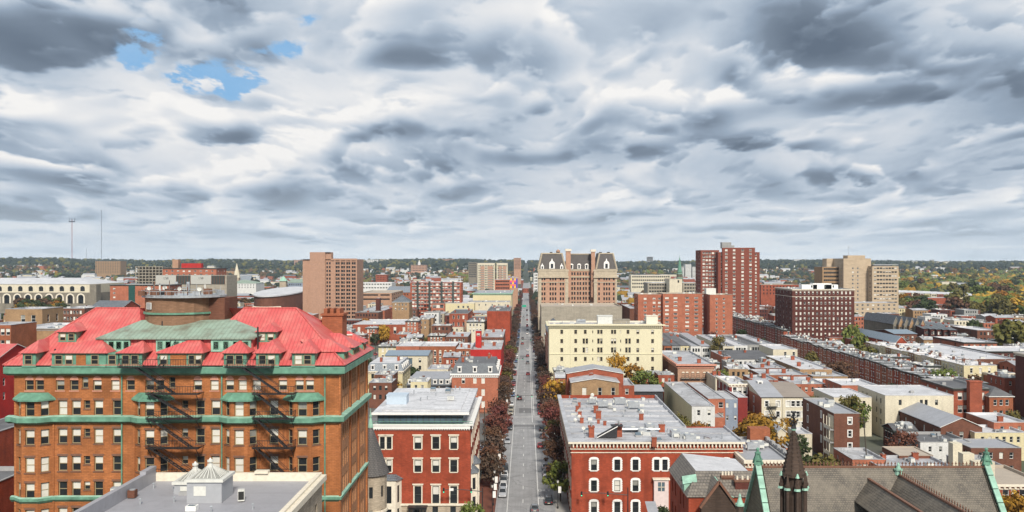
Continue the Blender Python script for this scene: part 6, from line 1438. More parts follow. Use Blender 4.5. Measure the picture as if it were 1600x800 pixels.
B('checker_tower', 'shaded left wing of the checkered tower', 'tower', at(1093, 733), at(1121.5, 733), 728, 750, zfor(391, 733), 'checker', 'white', (5, 22), (3, 22), ws=(1.8, 1.5), fh=2.9, top=1.5, lit=.6, trim=trimcream, ts='sill', cap=100)
m = MB(); m.box(-3.8, 3.8, -3, 3, 0, 5); m.box(4, 6.5, -2, 2, 0, 2.5); tag(m.build('lift_house', W['grey'], None, (at(1135, 728), 730, zfor(387, 720) - .5)), 'grey lift house on top of the checkered tower', 'lift house')
B('dark_apartment_block', 'dark maroon brick apartment block with rows of white windows and cream belt', 'apartment building', at(1238, 520), at(1335, 520), 520, 556, zfor(452, 520), 'dark', 'grey', (14, 12), (5, 12), ws=(1.0, 1.7), fh=3.0, top=1.2, lit=.75, cap=100, cornice=(trimcream, .9, .3, 0), band=[zfor(452, 520) - 4.4], ncl=10, lm='the maroon brick apartments')
for px, pt, w_ in ((1264, 445, 4.5), (1284, 443, 5.5), (1298, 445, 4)): m = MB(); m.box(-w_, w_, -3, 3, 0, zfor(pt, 530) - zfor(452, 520) + .4); m.box(w_ * .2, w_ * .4, -3.04, -3.001, 1, 2.4, 1); tag(m.build('lift_house', [trimwhite, frame_dark], None, (at(px, 533), 535, zfor(452, 520) - .4)), 'white rendered lift house on the maroon apartment roof', 'lift house', 'white lift houses on the maroon apartments')
BP('pink_annexe', 'pink stone trimmed entrance annexe at the right foot of the maroon apartments', 'building', 1296, 1331, 528, 521, 10, 'salmon', 'white', (5, 1), None, trim=trimcream, ts='full', ws=(1.1, 2.2))
# hospital complex
B('hospital', 'left grey wing of the hospital with ribbon windows', 'hospital', at(1285, 812), at(1318, 812), 812, 835, zfor(417, 812), 'tanb', 'grey', (9, 12), None, ws=(1.7, 1.6), fh=3.4, lit=.1, indiv=False)
B('hospital', 'tall tan centre of the hospital with blank wall and narrow window strips', 'hospital', at(1318, 800), at(1361, 800), 800, 830, zfor(404, 800), 'hospital', 'tan', ([.34, .52], 14), (3, 14), ws=(1.6, 1.5), fh=3.4, top=8, lit=.1, cap=60, lm='the tan hospital')
B('hospital', 'right cream wing of the hospital with dark grouped windows and roof rail', 'hospital', at(1363, 790), at(1404, 790), 790, 826, zfor(416, 790), 'hospital', 'tan', (8, 13), (4, 13), ws=(2.1, 1.4), fh=3.35, lit=.25, fr=frame_dark, cap=100)
B('hospital', 'low tan podium block at the foot of the hospital', 'hospital', at(1330, 770), at(1400, 770), 765, 788, zfor(473, 770), 'hospital', 'silver', (8, 3), (4, 3), ws=(2, 1.5), ncl=4)
for (a, c, pt, Yq, lb) in ((1325, 1352, 399, 808, 'pale stepped plant room on top of the tan hospital'), (1292, 1318, 404, 826, 'flat tan plant room behind the grey hospital wing'), (1365, 1404, 413, 800, 'thin steel roof canopy over the right hospital wing')):
    m = MB(); zb_ = zfor(417, 800) if 'canopy' in lb else zfor(404, 800) if 'stepped' in lb else zfor(417, 812); zt_ = zfor(pt, Yq); w_ = (at(c, Yq) - at(a, Yq)) / 2
    m.box(-w_, w_, -6, 6, max(0, 0) if 'canopy' not in lb else zt_ - zb_ - .6, zt_ - zb_)
    if 'canopy' in lb: m.box(-w_ + 1, w_ - 6, -4, 5, 0, zt_ - zb_ - .7)
    tag(m.build('plant_room', W['hospital'] if 'canopy' not in lb else galv, None, (at((a + c) / 2, Yq), Yq + 6.5, zb_)), lb, 'plant room')
m = MB(); m.tube((0, 0, 0), (0, 0, 9), .12); m.bar((-1, 0, 7), (1, 0, 7), .12, .12); tag(m.build('roof_mast', galv, None, (at(1327, 806), 808, zfor(399, 800))), 'thin radio mast on the hospital roof', 'mast')
B('brick_hall', 'long low red brick hall with square chimney right of the checkered tower', 'building', at(1189, 900), at(1255, 900), 900, 930, zfor(445, 900), 'redbrick', 'brownr', (12, 3), None, indiv=False, ncl=3)
B('tan_school', 'low tan school block with flat roof behind the orange slab block, left part', 'school', at(1012, 900), at(1048, 900), 900, 930, zfor(442, 900), 'concrete', 'silver', (8, 3), None, ws=(2, 1.5), indiv=False)
B('tan_school', 'tall tan stair block in the middle of the low school', 'school', at(1046, 880), at(1066, 880), 880, 910, zfor(436, 880), 'ivory', 'brownr', ([.7], 1), None, ws=(1.5, 2.5), indiv=False)
B('tan_school', 'low tan school block with flat roof, right part', 'school', at(1067, 900), at(1096, 900), 900, 930, zfor(442, 900), 'concrete', 'silver', (6, 3), None, ws=(2, 1.5), indiv=False)
B('institute', 'long cream institute with rows of square windows before the wooded hills', 'institute', at(986, 1300), at(1048, 1300), 1300, 1330, zfor(430, 1300), 'ivory', 'white', (18, 4), None, ws=(2.2, 2.2), fh=5, indiv=False, lm='the long cream institute')
for i, (a, c, pt) in enumerate(((1064, 1069, 417), (1071, 1080, 413), (1082, 1089, 417))): B('office_tower', ['thin white', 'wide white', 'short white'][i] + ' office tower far away left of the checkered tower', 'tower', at(a, 2500), at(c, 2500), 2500, 2530, zfor(pt, 2500), 'white', 'silver', (5, 12), None, ws=(1.2, 1.6), fh=3.6, indiv=False)
# church with green spire
t = thing('church', 'stone church with a slim green copper spire left of the checkered tower', 'church', (at(1062, 1250), 1250, 0)); m = MB(); m.box(-5, 5, -5, 5, 0, 24); m.box(-8, 8, 5, 30, 0, 16); m.build('tower', W['stone'], t)
m = MB(); m.cyl(0, 0, 5.4, 24, 38, 0, 8, 3.4); m.build('belfry', W['greenstone'], t); m = MB(); m.cyl(0, 0, 3.8, 38, 39, 0, 8); m.cyl(0, 0, 3.2, 39, 60, 0, 8, .25); m.tube((0, 0, 60), (0, 0, 63), .15); m.build('spire', copper, t)
m = MB()
for z in (24.5, 30, 36): m.cyl(0, 0, 5.7 - (z - 24) * .12, z, z + 1.0, 0, 8)
m.build('copper_bands', copperlt, t)
# --- left distance
def armoury():
    Y = 950.0; k = Y / F; x0, x1 = at(-30, Y), at(141, Y); root = thing('armoury', 'huge cream stone armoury hall with a row of arched windows above rusticated arches', 'hall', ((x0 + x1) / 2, Y, 0)); OCC.append((x0, x1 + 14, Y - 25, Y + 80)); LM.append((x1 - 40, Y, 30, 'the arched armoury'))
    w = (x1 - x0) / 2; zu, zm = zfor(444, Y), zfor(456, Y); zl = zfor(458, Y - 18); b = MB(); n = 11
    facade(b, (-w, 0), (1, 0), 2 * w, zm - 4, zu, [(2 * w - 8.2 - i * 11.0 - 2.4, 2 * w - 8.2 - i * 11.0 + 2.4, zm + .6, zm + 3.9) for i in range(n)], .8, 0, 2)
    facade(b, (-w, -18), (1, 0), 2 * w + 9, 0, zl, [(2 * w + 9 - 10 - i * 11.0 - 2.5, 2 * w + 9 - 10 - i * 11.0 + 2.5, zl - 11, zl - 4.5) for i in range(n + 1)], 1.0, 1, 2)
    b.box(-w, w + 9, -17.9, -.1, zl - .3, zl + .02, 1); facade(b, (w, 0), (0, 1), 80, 0, zu, []); facade(b, (w + 9, -18), (0, 1), 60, 0, zl, [], m=1); b.build('wall', [W['ivory'], W['greystone'], glass], root)
    r = MB(); zr = zfor(436, Y + 30); r.face([(-w, -.5, zu), (w, -.5, zu), (w - 26, 30, zr + 1), (-w, 30, zr + 1)]); r.face([(w, -.5, zu), (w, 80, zu), (w - 26, 50, zr + 1), (w - 26, 30, zr + 1)]); r.face([(-w, 30, zr + 1), (w - 26, 30, zr + 1), (w - 26, 50, zr + 1), (-w, 50, zr + 1)]); r.build('roof', RF['white'], root)
    for i in range(n):
        xx = w - 8.2 - i * 11.0; a = MB(); arc = [(2.4 * cos(pi * j / 8), zm + 3.9 + 2.2 * sin(pi * j / 8)) for j in range(9)]; a.face([(x, -.02, z) for x, z in reversed(arc)], 0); o = a.build('arched_window', [glass, trimcream], root, (xx, 0, 0))
        xx = w + 9 - 10 - i * 11.0; a = MB(); R1, R2 = 4.3, 2.9; zc = zl - 4.5
        for j in range(8):
            p0, p1 = pi * j / 8, pi * (j + 1) / 8; a.face([(R1 * cos(p0), -18.25, zc + R1 * sin(p0)), (R2 * cos(p0), -18.25, zc + R2 * sin(p0)), (R2 * cos(p1), -18.25, zc + R2 * sin(p1)), (R1 * cos(p1), -18.25, zc + R1 * sin(p1))], 1)
        a.face([(R2 * cos(pi * j / 8), -18.1, zc + R2 * sin(pi * j / 8)) for j in reversed(range(9))], 0); a.box(-4.3, -2.9, -18.25, -18.02, zc - 6, zc, 1); a.box(2.9, 4.3, -18.25, -18.02, zc - 6, zc, 1); a.build('stone_arch', [glass, trimcream], root, (xx, 0, 0))
    m = MB(); m.box(w + 9, w + 16, -20, -10, 0, zl + 9); m.build('corner_turret', W['greystone'], root)
armoury()
B('apartment_building', 'red brick flats with dark green corner strip behind the red roof', 'apartment building', at(172, 640), at(263, 640), 640, 665, zfor(445, 640), 'salmon', 'dark', ([.07, .62, .74, .95], 9), (3, 9), ws=(1.6, 1.3), fh=3.0, top=2.2, lit=.6, cornice=(frame_dark, .8, .5, 0), lm='the green striped flats')
m = MB(); m.box(-2.3, 2.3, -.3, -.01, 0, zfor(446, 640)); tag(m.build('glazed_strip', plain('dark_green_glazing', (.02, .07, .06), .2, .2), None, (at(206, 640), 640, 0)), 'dark green glazed strip on the red brick flats', 'glazing')
B('apartment_building', 'tall red brick flats with red painted roof boxes behind the lettered panels', 'apartment building', at(254, 900), at(338, 900), 900, 930, zfor(419, 900), 'salmon', 'dark', (9, 3), (3, 9), ws=(2.2, 1.6), fh=3.6, top=2.2, lit=.4, cornice=(frame_dark, 1.0, .7, 0))
for (a, c, pb_, pt, mt_, lb) in ((270, 279, 419, 405, 'peach', 'tan roof box with red base above the tall red flats'), (284, 315, 419, 411, 'bright', 'long red painted roof box above the tall red flats')): m = MB(); w_ = (at(c, 910) - at(a, 910)) / 2; m.box(-w_, w_, -3, 3, 0, zfor(pt, 910) - zfor(419, 900)); tag(m.build('roof_box', W[mt_], None, (at((a + c) / 2, 910), 912, zfor(419, 900) - .3)), lb, 'roof box')
def open_frame():
    Y = 1000.0; x0, x1, z = at(212, Y), at(254, Y), zfor(416, Y); root = thing('parking_garage', 'open concrete frame building of many thin decks beside the tall red flats', 'garage', (x0, Y, 0)); OCC.append((x0, x1, Y, Y + 30)); L = x1 - x0
    m = MB(); m.box(.5, L - .5, 3, 28, 0, z - 1); m.build('core', W['greystone'], root)
    for i in range(12): m = MB(); zz = z - 1 - i * 3.3; m.box(0, L, 0, 2.95, zz, zz + .7); m.build('deck', W['concrete'], root)
    for i in range(9): m = MB(); x = L * i / 8; m.box(x - .35, x + .35, -.3, -.01, 0, z); m.build('column', W['concrete'], root)
open_frame()
def letters(txt, root, x, y, z, s, mat_, name='lettering'):
    # block letters built of bars on a 3 x 5 grid
    G = {'L': [(0, 0, 0, 4), (0, 0, 2, 0)], 'S': [(2, 4, 0, 4), (0, 4, 0, 2), (0, 2, 2, 2), (2, 2, 2, 0), (2, 0, 0, 0)], 'B': [(0, 0, 0, 4), (0, 4, 1.7, 4), (0, 2, 1.8, 2), (0, 0, 1.7, 0), (1.8, 2, 1.8, 4), (2, 0, 2, 2)],
         'U': [(0, 4, 0, 0), (0, 0, 2, 0), (2, 0, 2, 4)], 'O': [(0, 0, 0, 4), (0, 4, 2, 4), (2, 4, 2, 0), (2, 0, 0, 0)], 'N': [(0, 0, 0, 4), (0, 4, 2, 0), (2, 0, 2, 4)], 'Y': [(0, 4, 1, 2), (2, 4, 1, 2), (1, 2, 1, 0)]}
    m = MB()
    for i, ch in enumerate(txt):
        for (a, b_, c, d) in G[ch]: m.bar((x + (i * 3.2 + a) * s, y, z + b_ * s), (x + (i * 3.2 + c) * s, y, z + d * s), s * .55, s * .2)
    return m.build(name, mat_, root)
def panel_building():
    Y = 760.0; x0, x1, zt = at(243, Y), at(354, Y), zfor(430, Y); root = thing('panel_building', 'grey concrete block with two lettered roof panels and dark louvred bays', 'building', (x0, Y, 0)); OCC.append((x0, x1, Y, Y + 30)); X = lambda p: at(p, Y) - x0
    m = MB(); m.box(0, x1 - x0, .5, 28, 0, zt - .3); m.build('wall', W['concrete'], root); zb_ = zfor(444, Y)
    for (a, c) in ((243.5, 275), (298, 330)):
        m = MB(); m.box(X(a), X(c), -.1, .49, zb_, zt); o = m.build('roof_panel', plain('pale_grey_panel', (.40, .40, .37), .7, .08), root); letters('LSB', o, X(a) + 7, -.16, zb_ + 4.3, .42, iron)
    for (a, c) in ((275.5, 297.5), (330.5, 351)):
        m = MB(); m.box(X(a), X(c), .2, .49, zb_, zt - .4, 0)
        for j in range(6): x = X(a) + (X(c) - X(a)) * j / 5; m.box(x - .2, x + .2, -.05, .19, zb_, zt - .4, 1)
        m.build('louvre_bay', [frame_dark, W['brown']], root)
    for px in (278, 296): m = MB(); m.cyl(0, 0, 1.3, 0, 7.5, 0, 12); m.build('steel_stack', plain('brushed_steel', (.5, .55, .6), .35, .1, metal=.4), root, (X(px), -3, zfor(454, Y)))
    m = MB(); m.bar((X(278), -3, zfor(449, Y)), (X(296), -3, zfor(449, Y)), .8, .8); m.build('duct', galv, root)
panel_building()
B('tan_building', 'square tan brick rooftop block with two boarded windows at the left', 'building', at(8, 330), at(66, 330), 330, 345, zfor(483, 330), 'tanb', 'silver', ([.48, .76], 1), (2, 3), ws=(1.6, 2.8), top=2.2, lit=0, lm='the square tan block')
B('tan_building', 'long beige and brown office block with white roof behind the red roof', 'building', at(18, 300), at(103, 300), 300, 326, zfor(513, 300), 'tanb', 'white', None, (3, 6), ncl=10, side='E', cornice=(trimgrey, .8, .3, 0))
B('brick_building', 'red brown brick building with two sash windows at the left edge', 'building', at(-30, 285), at(17, 285), 285, 300, zfor(508, 285), 'rust', 'silver', ([.72, .9], 8), None, ws=(1.3, 2.1), fh=3.7, lit=.4)
B('red_house', 'red painted gabled house at the left edge behind the red roof', 'house', at(-20, 210), at(12, 210), 205, 222, zfor(560, 210), 'bright', 'redmetal', None, (3, 3), rk='gable_x', rise=3)
B('brick_house', 'red brick house with white framed windows at the far left edge', 'house', at(-40, 150), at(19, 150), 146, 160, zfor(668, 150), 'redpaint', 'dark', ([.7, .9], 6), None, ws=(1.1, 2.0), fh=4.2, top=2.0, lit=.2, trim=trimwhite, ts='both', fr=frame_white)
B('brick_house', 'dark red brick house with tarred roof at the lower left edge', 'house', at(-60, 128), at(18, 128), 122, 134, zfor(745, 128), 'redpaint', 'dark', ([.78, .93], 5), None, ws=(1.1, 2.0), fh=4.2, top=2.6, lit=.2, fr=frame_white)
B('brick_building', 'brown brick building with cream ledge between tan block and trees at left', 'building', at(-15, 240), at(16, 240), 236, 250, zfor(600, 240), 'salmon', 'white', ([.5, .8], 4), None, ws=(1.2, 1.9))
B('brick_house', 'low brick block with striped roof edge behind the parked roof deck', 'building', at(90, 480), at(132, 480), 480, 500, zfor(482, 480), 'brown', 'silver', (7, 3), (3, 3), ncl=3)
B('dark_church_hall', 'dark slate roofed church hall with a red gable beside the green striped flats', 'church', at(140, 520), at(190, 520), 520, 545, zfor(482, 520), 'redpaint', 'slate', (6, 1), (3, 1), rk='gable_x', rise=4)
B('white_hall', 'low white hall with pale green roof before the wooded slope', 'building', at(352, 1250), at(400, 1250), 1250, 1290, zfor(443, 1250), 'white', 'coppermetal', (10, 2), None, rk='hip', rise=5, indiv=False)
t = thing('church', 'pale stone church with slender white spire left of the round concert hall', 'church', (at(370, 1300), 1300, 0)); m = MB(); m.box(-4, 4, -4, 4, 0, 30); m.box(-18, 18, 4, 16, 0, 26); m.build('wall', W['stone'], t); m = MB(); m.cyl(0, 0, 5, 30, 51, 0, 8, .2, pi / 8); m.build('spire', W['ivory'], t); m = MB(); m.face([(-19, 3, 26), (19, 3, 26), (19, 10, 33), (-19, 10, 33)]); m.face([(19, 17, 26), (-19, 17, 26), (-19, 10, 33), (19, 10, 33)]); m.build('roof', RF['bluemansard'], t)
t = thing('pavilion', 'small square pavilion with bright verdigris pyramid roof behind the concert hall', 'pavilion', (at(443, 1010), 1010, 0)); m = MB(); m.box(-3.5, 3.5, -3.5, 3.5, 0, zfor(439, 1010)); m.build('wall', W['stone'], t); m = MB(); z = zfor(439, 1010); m.frust([(-4.3, -4.3), (4.3, -4.3), (4.3, 4.3), (-4.3, 4.3)], z, [(-.3, -.3), (.3, -.3), (.3, .3), (-.3, .3)], z + 5.5); m.build('roof', copperlt, t)
B('teal_hall', 'low hall with teal glazed roof between the concert hall and brown tower', 'building', at(449, 1020), at(473, 1020), 1020, 1060, zfor(442, 1020), 'slateblue', 'coppermetal', (6, 1), None, rk='gable_x', rise=4, indiv=False)
B('white_hall', 'long white college building with banded windows right of the brown tower', 'building', at(556, 1250), at(612, 1250), 1250, 1290, zfor(442, 1250), 'white', 'white', (12, 2), None, ws=(2.5, 1.5), fh=5, indiv=False)
B('shed_roof_hall', 'brick hall with large lilac grey roof right of the white college', 'building', at(602, 1000), at(641, 1000), 1000, 1035, zfor(457, 1000), 'rust', 'bluemansard', (8, 1), None, rk='shed_n', rise=6, indiv=False)
B('hip_roof_house', 'house with slate pyramid roof before the balconied brick flats', 'house', at(616, 700), at(642, 700), 690, 708, zfor(471, 700), 'tanb', 'slate', (4, 2), None, rk='hip', rise=5)
B('brick_mill', 'small red brick mill alone among the trees right of the brown tower', 'building', at(587, 1500), at(604, 1500), 1500, 1520, zfor(429, 1500), 'redbrick', 'white', (6, 3), None, indiv=False)
t0 = B('twin_tower', 'left half of the white topped red and grey twin tower block', 'apartment building', at(746, 1300), at(773, 1300), 1300, 1325, zfor(411, 1300), 'ivory', 'white', (10, 12), None, ws=(1.2, 2.2), fh=3.4, top=3, indiv=False, lm='the twin tower block')
t1 = B('twin_tower', 'right half of the white topped red and grey twin tower block', 'apartment building', at(776, 1300), at(793, 1300), 1300, 1325, zfor(411, 1300), 'ivory', 'white', (7, 12), None, ws=(1.2, 2.2), fh=3.4, top=3, indiv=False)
for (p, q) in ((751, 757), (762, 770), (779, 784), (786, 791)):
    m = MB(); w_ = (q - p) * .464; m.box(-w_, w_, -.35, -.02, 0, zfor(416, 1300)); [m.box(-w_, w_, -.42, -.351, 3.0 + 3.4 * j, 4.4 + 3.4 * j, 1) for j in range(12)]
    m.build('brick_panel', [W['pinkbrick'], blind2], t0 if p < 775 else t1, (at((p + q) / 2, 1300) - (at(746, 1300) + at(773, 1300)) / 2 if p < 775 else at((p + q) / 2, 1300) - (at(776, 1300) + at(793, 1300)) / 2, -12.5, 0))
B('brick_hotel', 'pink red brick block with three window rows before the twin tower', 'building', at(773, 1080), at(797, 1080), 1080, 1100, zfor(437, 1080), 'salmon', 'silver', (8, 4), None, ws=(1.6, 1.8), fh=4, indiv=False)
t = B('mural_building', 'building end painted with a mural of yellow, pink and violet blocks', 'building', at(797, 1000), at(809, 1000), 1000, 1030, zfor(434, 1000), 'peach', 'silver', None, None)
mm = [plain('mural_' + n, c, .7, .1) for n, c in (('yellow', (.8, .5, .03)), ('pink', (.75, .04, .25)), ('violet', (.10, .06, .35)), ('orange', (.75, .22, .03)))]
m = MB(); z0 = zfor(450, 1000)
for i in range(4):
    for j in range(5): x = -4.1 + i * 2.05; m.face([(x, -15.06, z0 + j * 2.1), (x + 2.05, -15.06, z0 + j * 2.1), (x + 2.05, -15.06, z0 + j * 2.1 + 2.1), (x, -15.06, z0 + j * 2.1 + 2.1)], (i * 2 + j * 3 + (i > 2)) % 4 if i < 3 else 2)
m.build('mural', mm, t)
B('modern_block', 'thin pale blue and white modern block beside the far avenue', 'apartment building', 10.0, 18, 1190, 1230, zfor(427, 1200), 'white', 'white', (3, 9), None, ws=(1.3, 2.2), fh=4, lit=0, fr=frame_dark)
B('brick_church', 'pink brown brick blocks rising on the hill left of the far avenue', 'building', at(803, 2100), at(814, 2100), 2100, 2140, zfor(403, 2100), 'pinkbrick', 'silver', (6, 8), None, ws=(1.5, 2), indiv=False)
B('apartment_building', 'grey brown apartment slab in the trees below the left radio masts', 'apartment building', at(149, 2600), at(188, 2600), 2600, 2640, zfor(408, 2600), 'tanb', 'silver', (14, 8), None, ws=(2, 2.5), fh=4.5, indiv=False)
B('apartment_building', 'pair of grey slabs left of the twin tower', 'apartment building', at(732, 1900), at(745, 1900), 1900, 1930, zfor(410, 1900), 'greystone', 'silver', (6, 8), None, ws=(2, 2), fh=4, indiv=False)
B('institute', 'pink brick institute with a white cupola on the far wooded slope', 'institute', at(642, 3200), at(666, 3200), 3200, 3240, zfor(414, 3200), 'pinkbrick', 'silver', (10, 3), None, ws=(3, 4), fh=8, indiv=False)

def merge(main_label, label, *labs):
    m_ = find(main_label)[0]
    for l in labs: absorb(m_, *find(l))
    if label: m_['label'] = label
merge('tall dark red checkered tower block with pale window bands', 'tall dark red checkered tower block with pale windows and a grey lift house on top', 'projecting centre of the checkered*', 'shaded left wing of the checkered*', 'grey lift house on top of the checkered*')
merge('orange brick slab block, centre wing, with pale and dark wide windows', 'long orange brick slab block in three wings with wide windows and white lift house', 'orange brick slab block, left*', 'orange brick slab block, right*', 'white lift house standing on the orange*')
merge('tall tan centre of the hospital with blank wall and narrow window strips', 'tan and cream hospital complex with tall blank centre wall and roof mast on the right', 'left grey wing of*', 'right cream wing of*', 'low tan podium*', 'pale stepped plant*', 'flat tan plant*', 'thin steel roof canopy*', 'thin radio mast on the hosp*')
merge('left half of the white topped red and grey twin tower block', 'white topped red and grey twin tower block far left of the avenue', 'right half of the white*')
merge('low tan school block with flat roof behind the orange slab block, left part', 'low tan flat roofed school with tall stair block behind the orange slab block', 'tall tan stair block*', 'low tan school block with flat roof, right*')
merge('dark maroon brick apartment block with rows of white windows and cream belt', None, 'white rendered lift house on*')
merge('dark red brick block with grey blinds and massive chimney stack', None, 'massive square red brick chimney*')
merge('white walled house with black timber roof deck and chimneys', None, 'tall cream rendered chimney block*')
merge('tall red brick flats with red painted roof boxes behind the lettered panels', None, 'tan roof box with*', 'long red painted roof box*')
merge('red brick flats with dark green corner strip behind the red roof', None, 'dark green glazed strip*')
merge('long red brick apartment block with white balcony rails in four bays', None, 'dark recessed stair shaft*')
merge('sloping open concrete parking ramp deck beside the brown tower', None, 'dark red brick stair tower*')
# ------------------------------------------------------------------ ground, streets, kerbs and paint
from mathutils import noise as MN
def terr(x, y):
    """ground height: flat city, wooded ridges from about three kilometres out"""
    d = sqrt(x * x + y * y); t = max(0.0, min(1.0, (d - 2300) / 3000.0)); t = t * t * (3 - 2 * t)
    px = CX + F * x / max(y, 1); ridge = 36 + 5 * sin(px * .011 + .6) + 4.5 * MN.noise((px * .012, 3.1, 0)) + 2.5 * MN.noise((px * .05, 1.1, 0))
    hump = 13 * math.exp(-((px - 350) / 75) ** 2) + 4 * math.exp(-((px - 470) / 60) ** 2) + 8 * math.exp(-((px - 60) / 160) ** 2) + 7 * math.exp(-((px - 700) / 120) ** 2)
    return t * (ridge + hump * (1 if y > 0 else 0)) + t * 5 * MN.noise((x * .002, y * .002, 0)) - (1 - t) * 0
def groundmat(name, c1, c2, c3, s):
    m, t, b = bsdf_mat(name); tc = t.new('ShaderNodeTexCoord').outputs['Object']
    n = t.noise(tc, s, 5, .6); n2 = t.noise(tc, s * .17, 3, .6)
    col = t.mix(t.ramp(n, [(.4, 0), (.62, 1)]), c1, c2); col = t.mix(t.ramp(n2, [(.45, 0), (.6, 1)]), col, c3)
    far = t.ramp(t.math('DIVIDE', t.vmath('LENGTH', tc), 6000.0), [(.20, 0), (.40, 1)])      # woodland floor beyond the built-up flat
    col = t.mix(far, col, t.mix(t.ramp(t.noise(tc, .004, 5, .7), [(.4, 0), (.62, 1)]), (.022, .032, .016), (.055, .06, .03)))
    t.put(b.inputs['Base Color'], col); b.inputs['Roughness'].default_value = .9; return m
g = MB(); ys = [-300, 0, 100, 200, 400, 700, 1000, 1400, 1800, 2200] + [2500 + 180 * i for i in range(24)] + [7200, 8200, 9000]
n = 90
for yy in ys:
    for i in range(n + 1): x = (i / n - .5) * 2 * (1200 + abs(yy) * .72); g.v.append((x, yy, terr(x, yy)))
for j in range(len(ys) - 1):
    for i in range(n): a = j * (n + 1) + i; g.f.append((a, a + 1, a + n + 2, a + n + 1)); g.m.append(0)
go = g.build('ground', groundmat('city_ground', (.085, .082, .078), (.13, .125, .115), (.06, .075, .04), .06)); tag(go, kind='structure'); shade_smooth(go)
def asphalt(name, c):
    m, t, b = bsdf_mat(name); tc = t.new('ShaderNodeTexCoord').outputs['Object']; x, y, z = t.sep(tc)[:3]
    col = t.mix(t.ramp(t.noise(tc, .25, 6, .65), [(.35, 0), (.68, 1)]), sc(c, .82), sc(c, 1.12))
    col = t.mix(t.math('MULTIPLY', t.ramp(t.noise(t.comb(t.math('MULTIPLY', x, 1.3), t.math('MULTIPLY', y, .02), 0), 1.0, 4, .6), [(.45, 0), (.6, 1)]), .45), col, sc(c, .7))
    col = t.mix(t.math('MULTIPLY', t.ramp(t.noise(t.comb(t.math('MULTIPLY', x, .12), t.math('MULTIPLY', y, .05), 4), 1.0, 1), [(.58, 0), (.60, 1)]), .4), col, sc(c, .72))
    cr = t.new('ShaderNodeTexVoronoi', feature='DISTANCE_TO_EDGE'); t.put(cr.inputs['Vector'], t.vmath('ADD', tc, t.comb(t.math('MULTIPLY', t.noise(tc, .8, 3), 3), 0, 0))); cr.inputs['Scale'].default_value = .16
    col = t.mix(t.math('MULTIPLY', t.math('LESS_THAN', cr.outputs['Distance'], .012), .5), col, sc(c, .45))
    t.put(b.inputs['Base Color'], col); b.inputs['Roughness'].default_value = .85; return m
ASP = asphalt('asphalt', (.29, .29, .295)); ASP2 = asphalt('side_street_asphalt', (.17, .17, .175)); SWK = plain('concrete_paving', (.30, .29, .27), .85, .15, .4); SWB = wallmat('brick_paving', (.20, .075, .05), .3, .3, stain=.2)
PNT = plain('road_paint', (.62, .62, .60), .7, .12, 2)
KL, KR = -6.5, 6.2
def sheet(name, x0, x1, y0, y1, z, mat_, segs=1):
    m = MB()
    for j in range(segs): a, c = y0 + (y1 - y0) * j / segs, y0 + (y1 - y0) * (j + 1) / segs; m.face([(x0, a, z), (x1, a, z), (x1, c, z), (x0, c, z)])
    return tag(m.build(name, mat_), kind='structure')
sheet('road', KL, KR, 60, 2500, .03, ASP)
cross = [(172, 186), (299, 309), (428, 438), (548, 552), (612, 622), (760, 770), (930, 940)]
for i, (a, c) in enumerate(cross):
    if i == 3: continue
    for s0, s1 in ((-700, KL - .01), (KR + .01, 700)): sheet('side_street', s0, s1, a, c, .03, ASP2)
sheet('side_street', -88, -78, 310, 1100, .034, ASP2); sheet('side_street', 131, 142, 310, 900, .034, ASP2); sheet('side_street', 266, 276, 300, 1000, .034, ASP2)
edges = [60] + [v for i, ab in enumerate(cross) if i != 3 for v in ab] + [2400]
for a, c in zip(edges[::2], edges[1::2]):
    for (s0, s1, mt_) in ((KL - 4.7, KL - .2, SWB), (KR + .2, KR + 3.2, SWK)):
        m = MB(); m.box(s0, s1, a, c, .0, .15); tag(m.build('pavement', mt_), kind='structure')
    for x in (KL - .2, KR): m = MB(); m.box(x, x + .2, a, c, 0, .154); tag(m.build('kerb', trimgrey), kind='structure')
def paint(x0, x1, y0, y1): m = MB(); m.face([(x0, y0, .036), (x1, y0, .036), (x1, y1, .036), (x0, y1, .036)]); return m
def painted(name, rects):
    m = MB()
    for (x0, x1, y0, y1) in rects: m.face([(x0, y0, .037), (x1, y0, .037), (x1, y1, .037), (x0, y1, .037)])
    return tag(m.build(name, PNT), kind='structure')
painted('road_marking', [(-.78, -.62, y, y + 3) for y in range(188, 1200, 12) if not any(a - 3 < y < c + 3 for a, c in cross)])
for a, c in zip(edges[::2], edges[1::2]): painted('road_marking', [(-4.2, -4.05, a + 4, min(c, 1500) - 4), (2.65, 2.85, a + 4, min(c, 1500) - 4)])
painted('road_marking', [(2.0, 2.2, 300, 1000)])
for a, c in cross[:3] + cross[4:6]:
    painted('crosswalk', [(KL + .3, KR - .3, a - 2.6, a - 2.3), (KL + .3, KR - .3, a - .6, a - .3), (KL + .3, KR - .3, c + .3, c + .6), (KL + .3, KR - .3, c + 2.3, c + 2.6)])
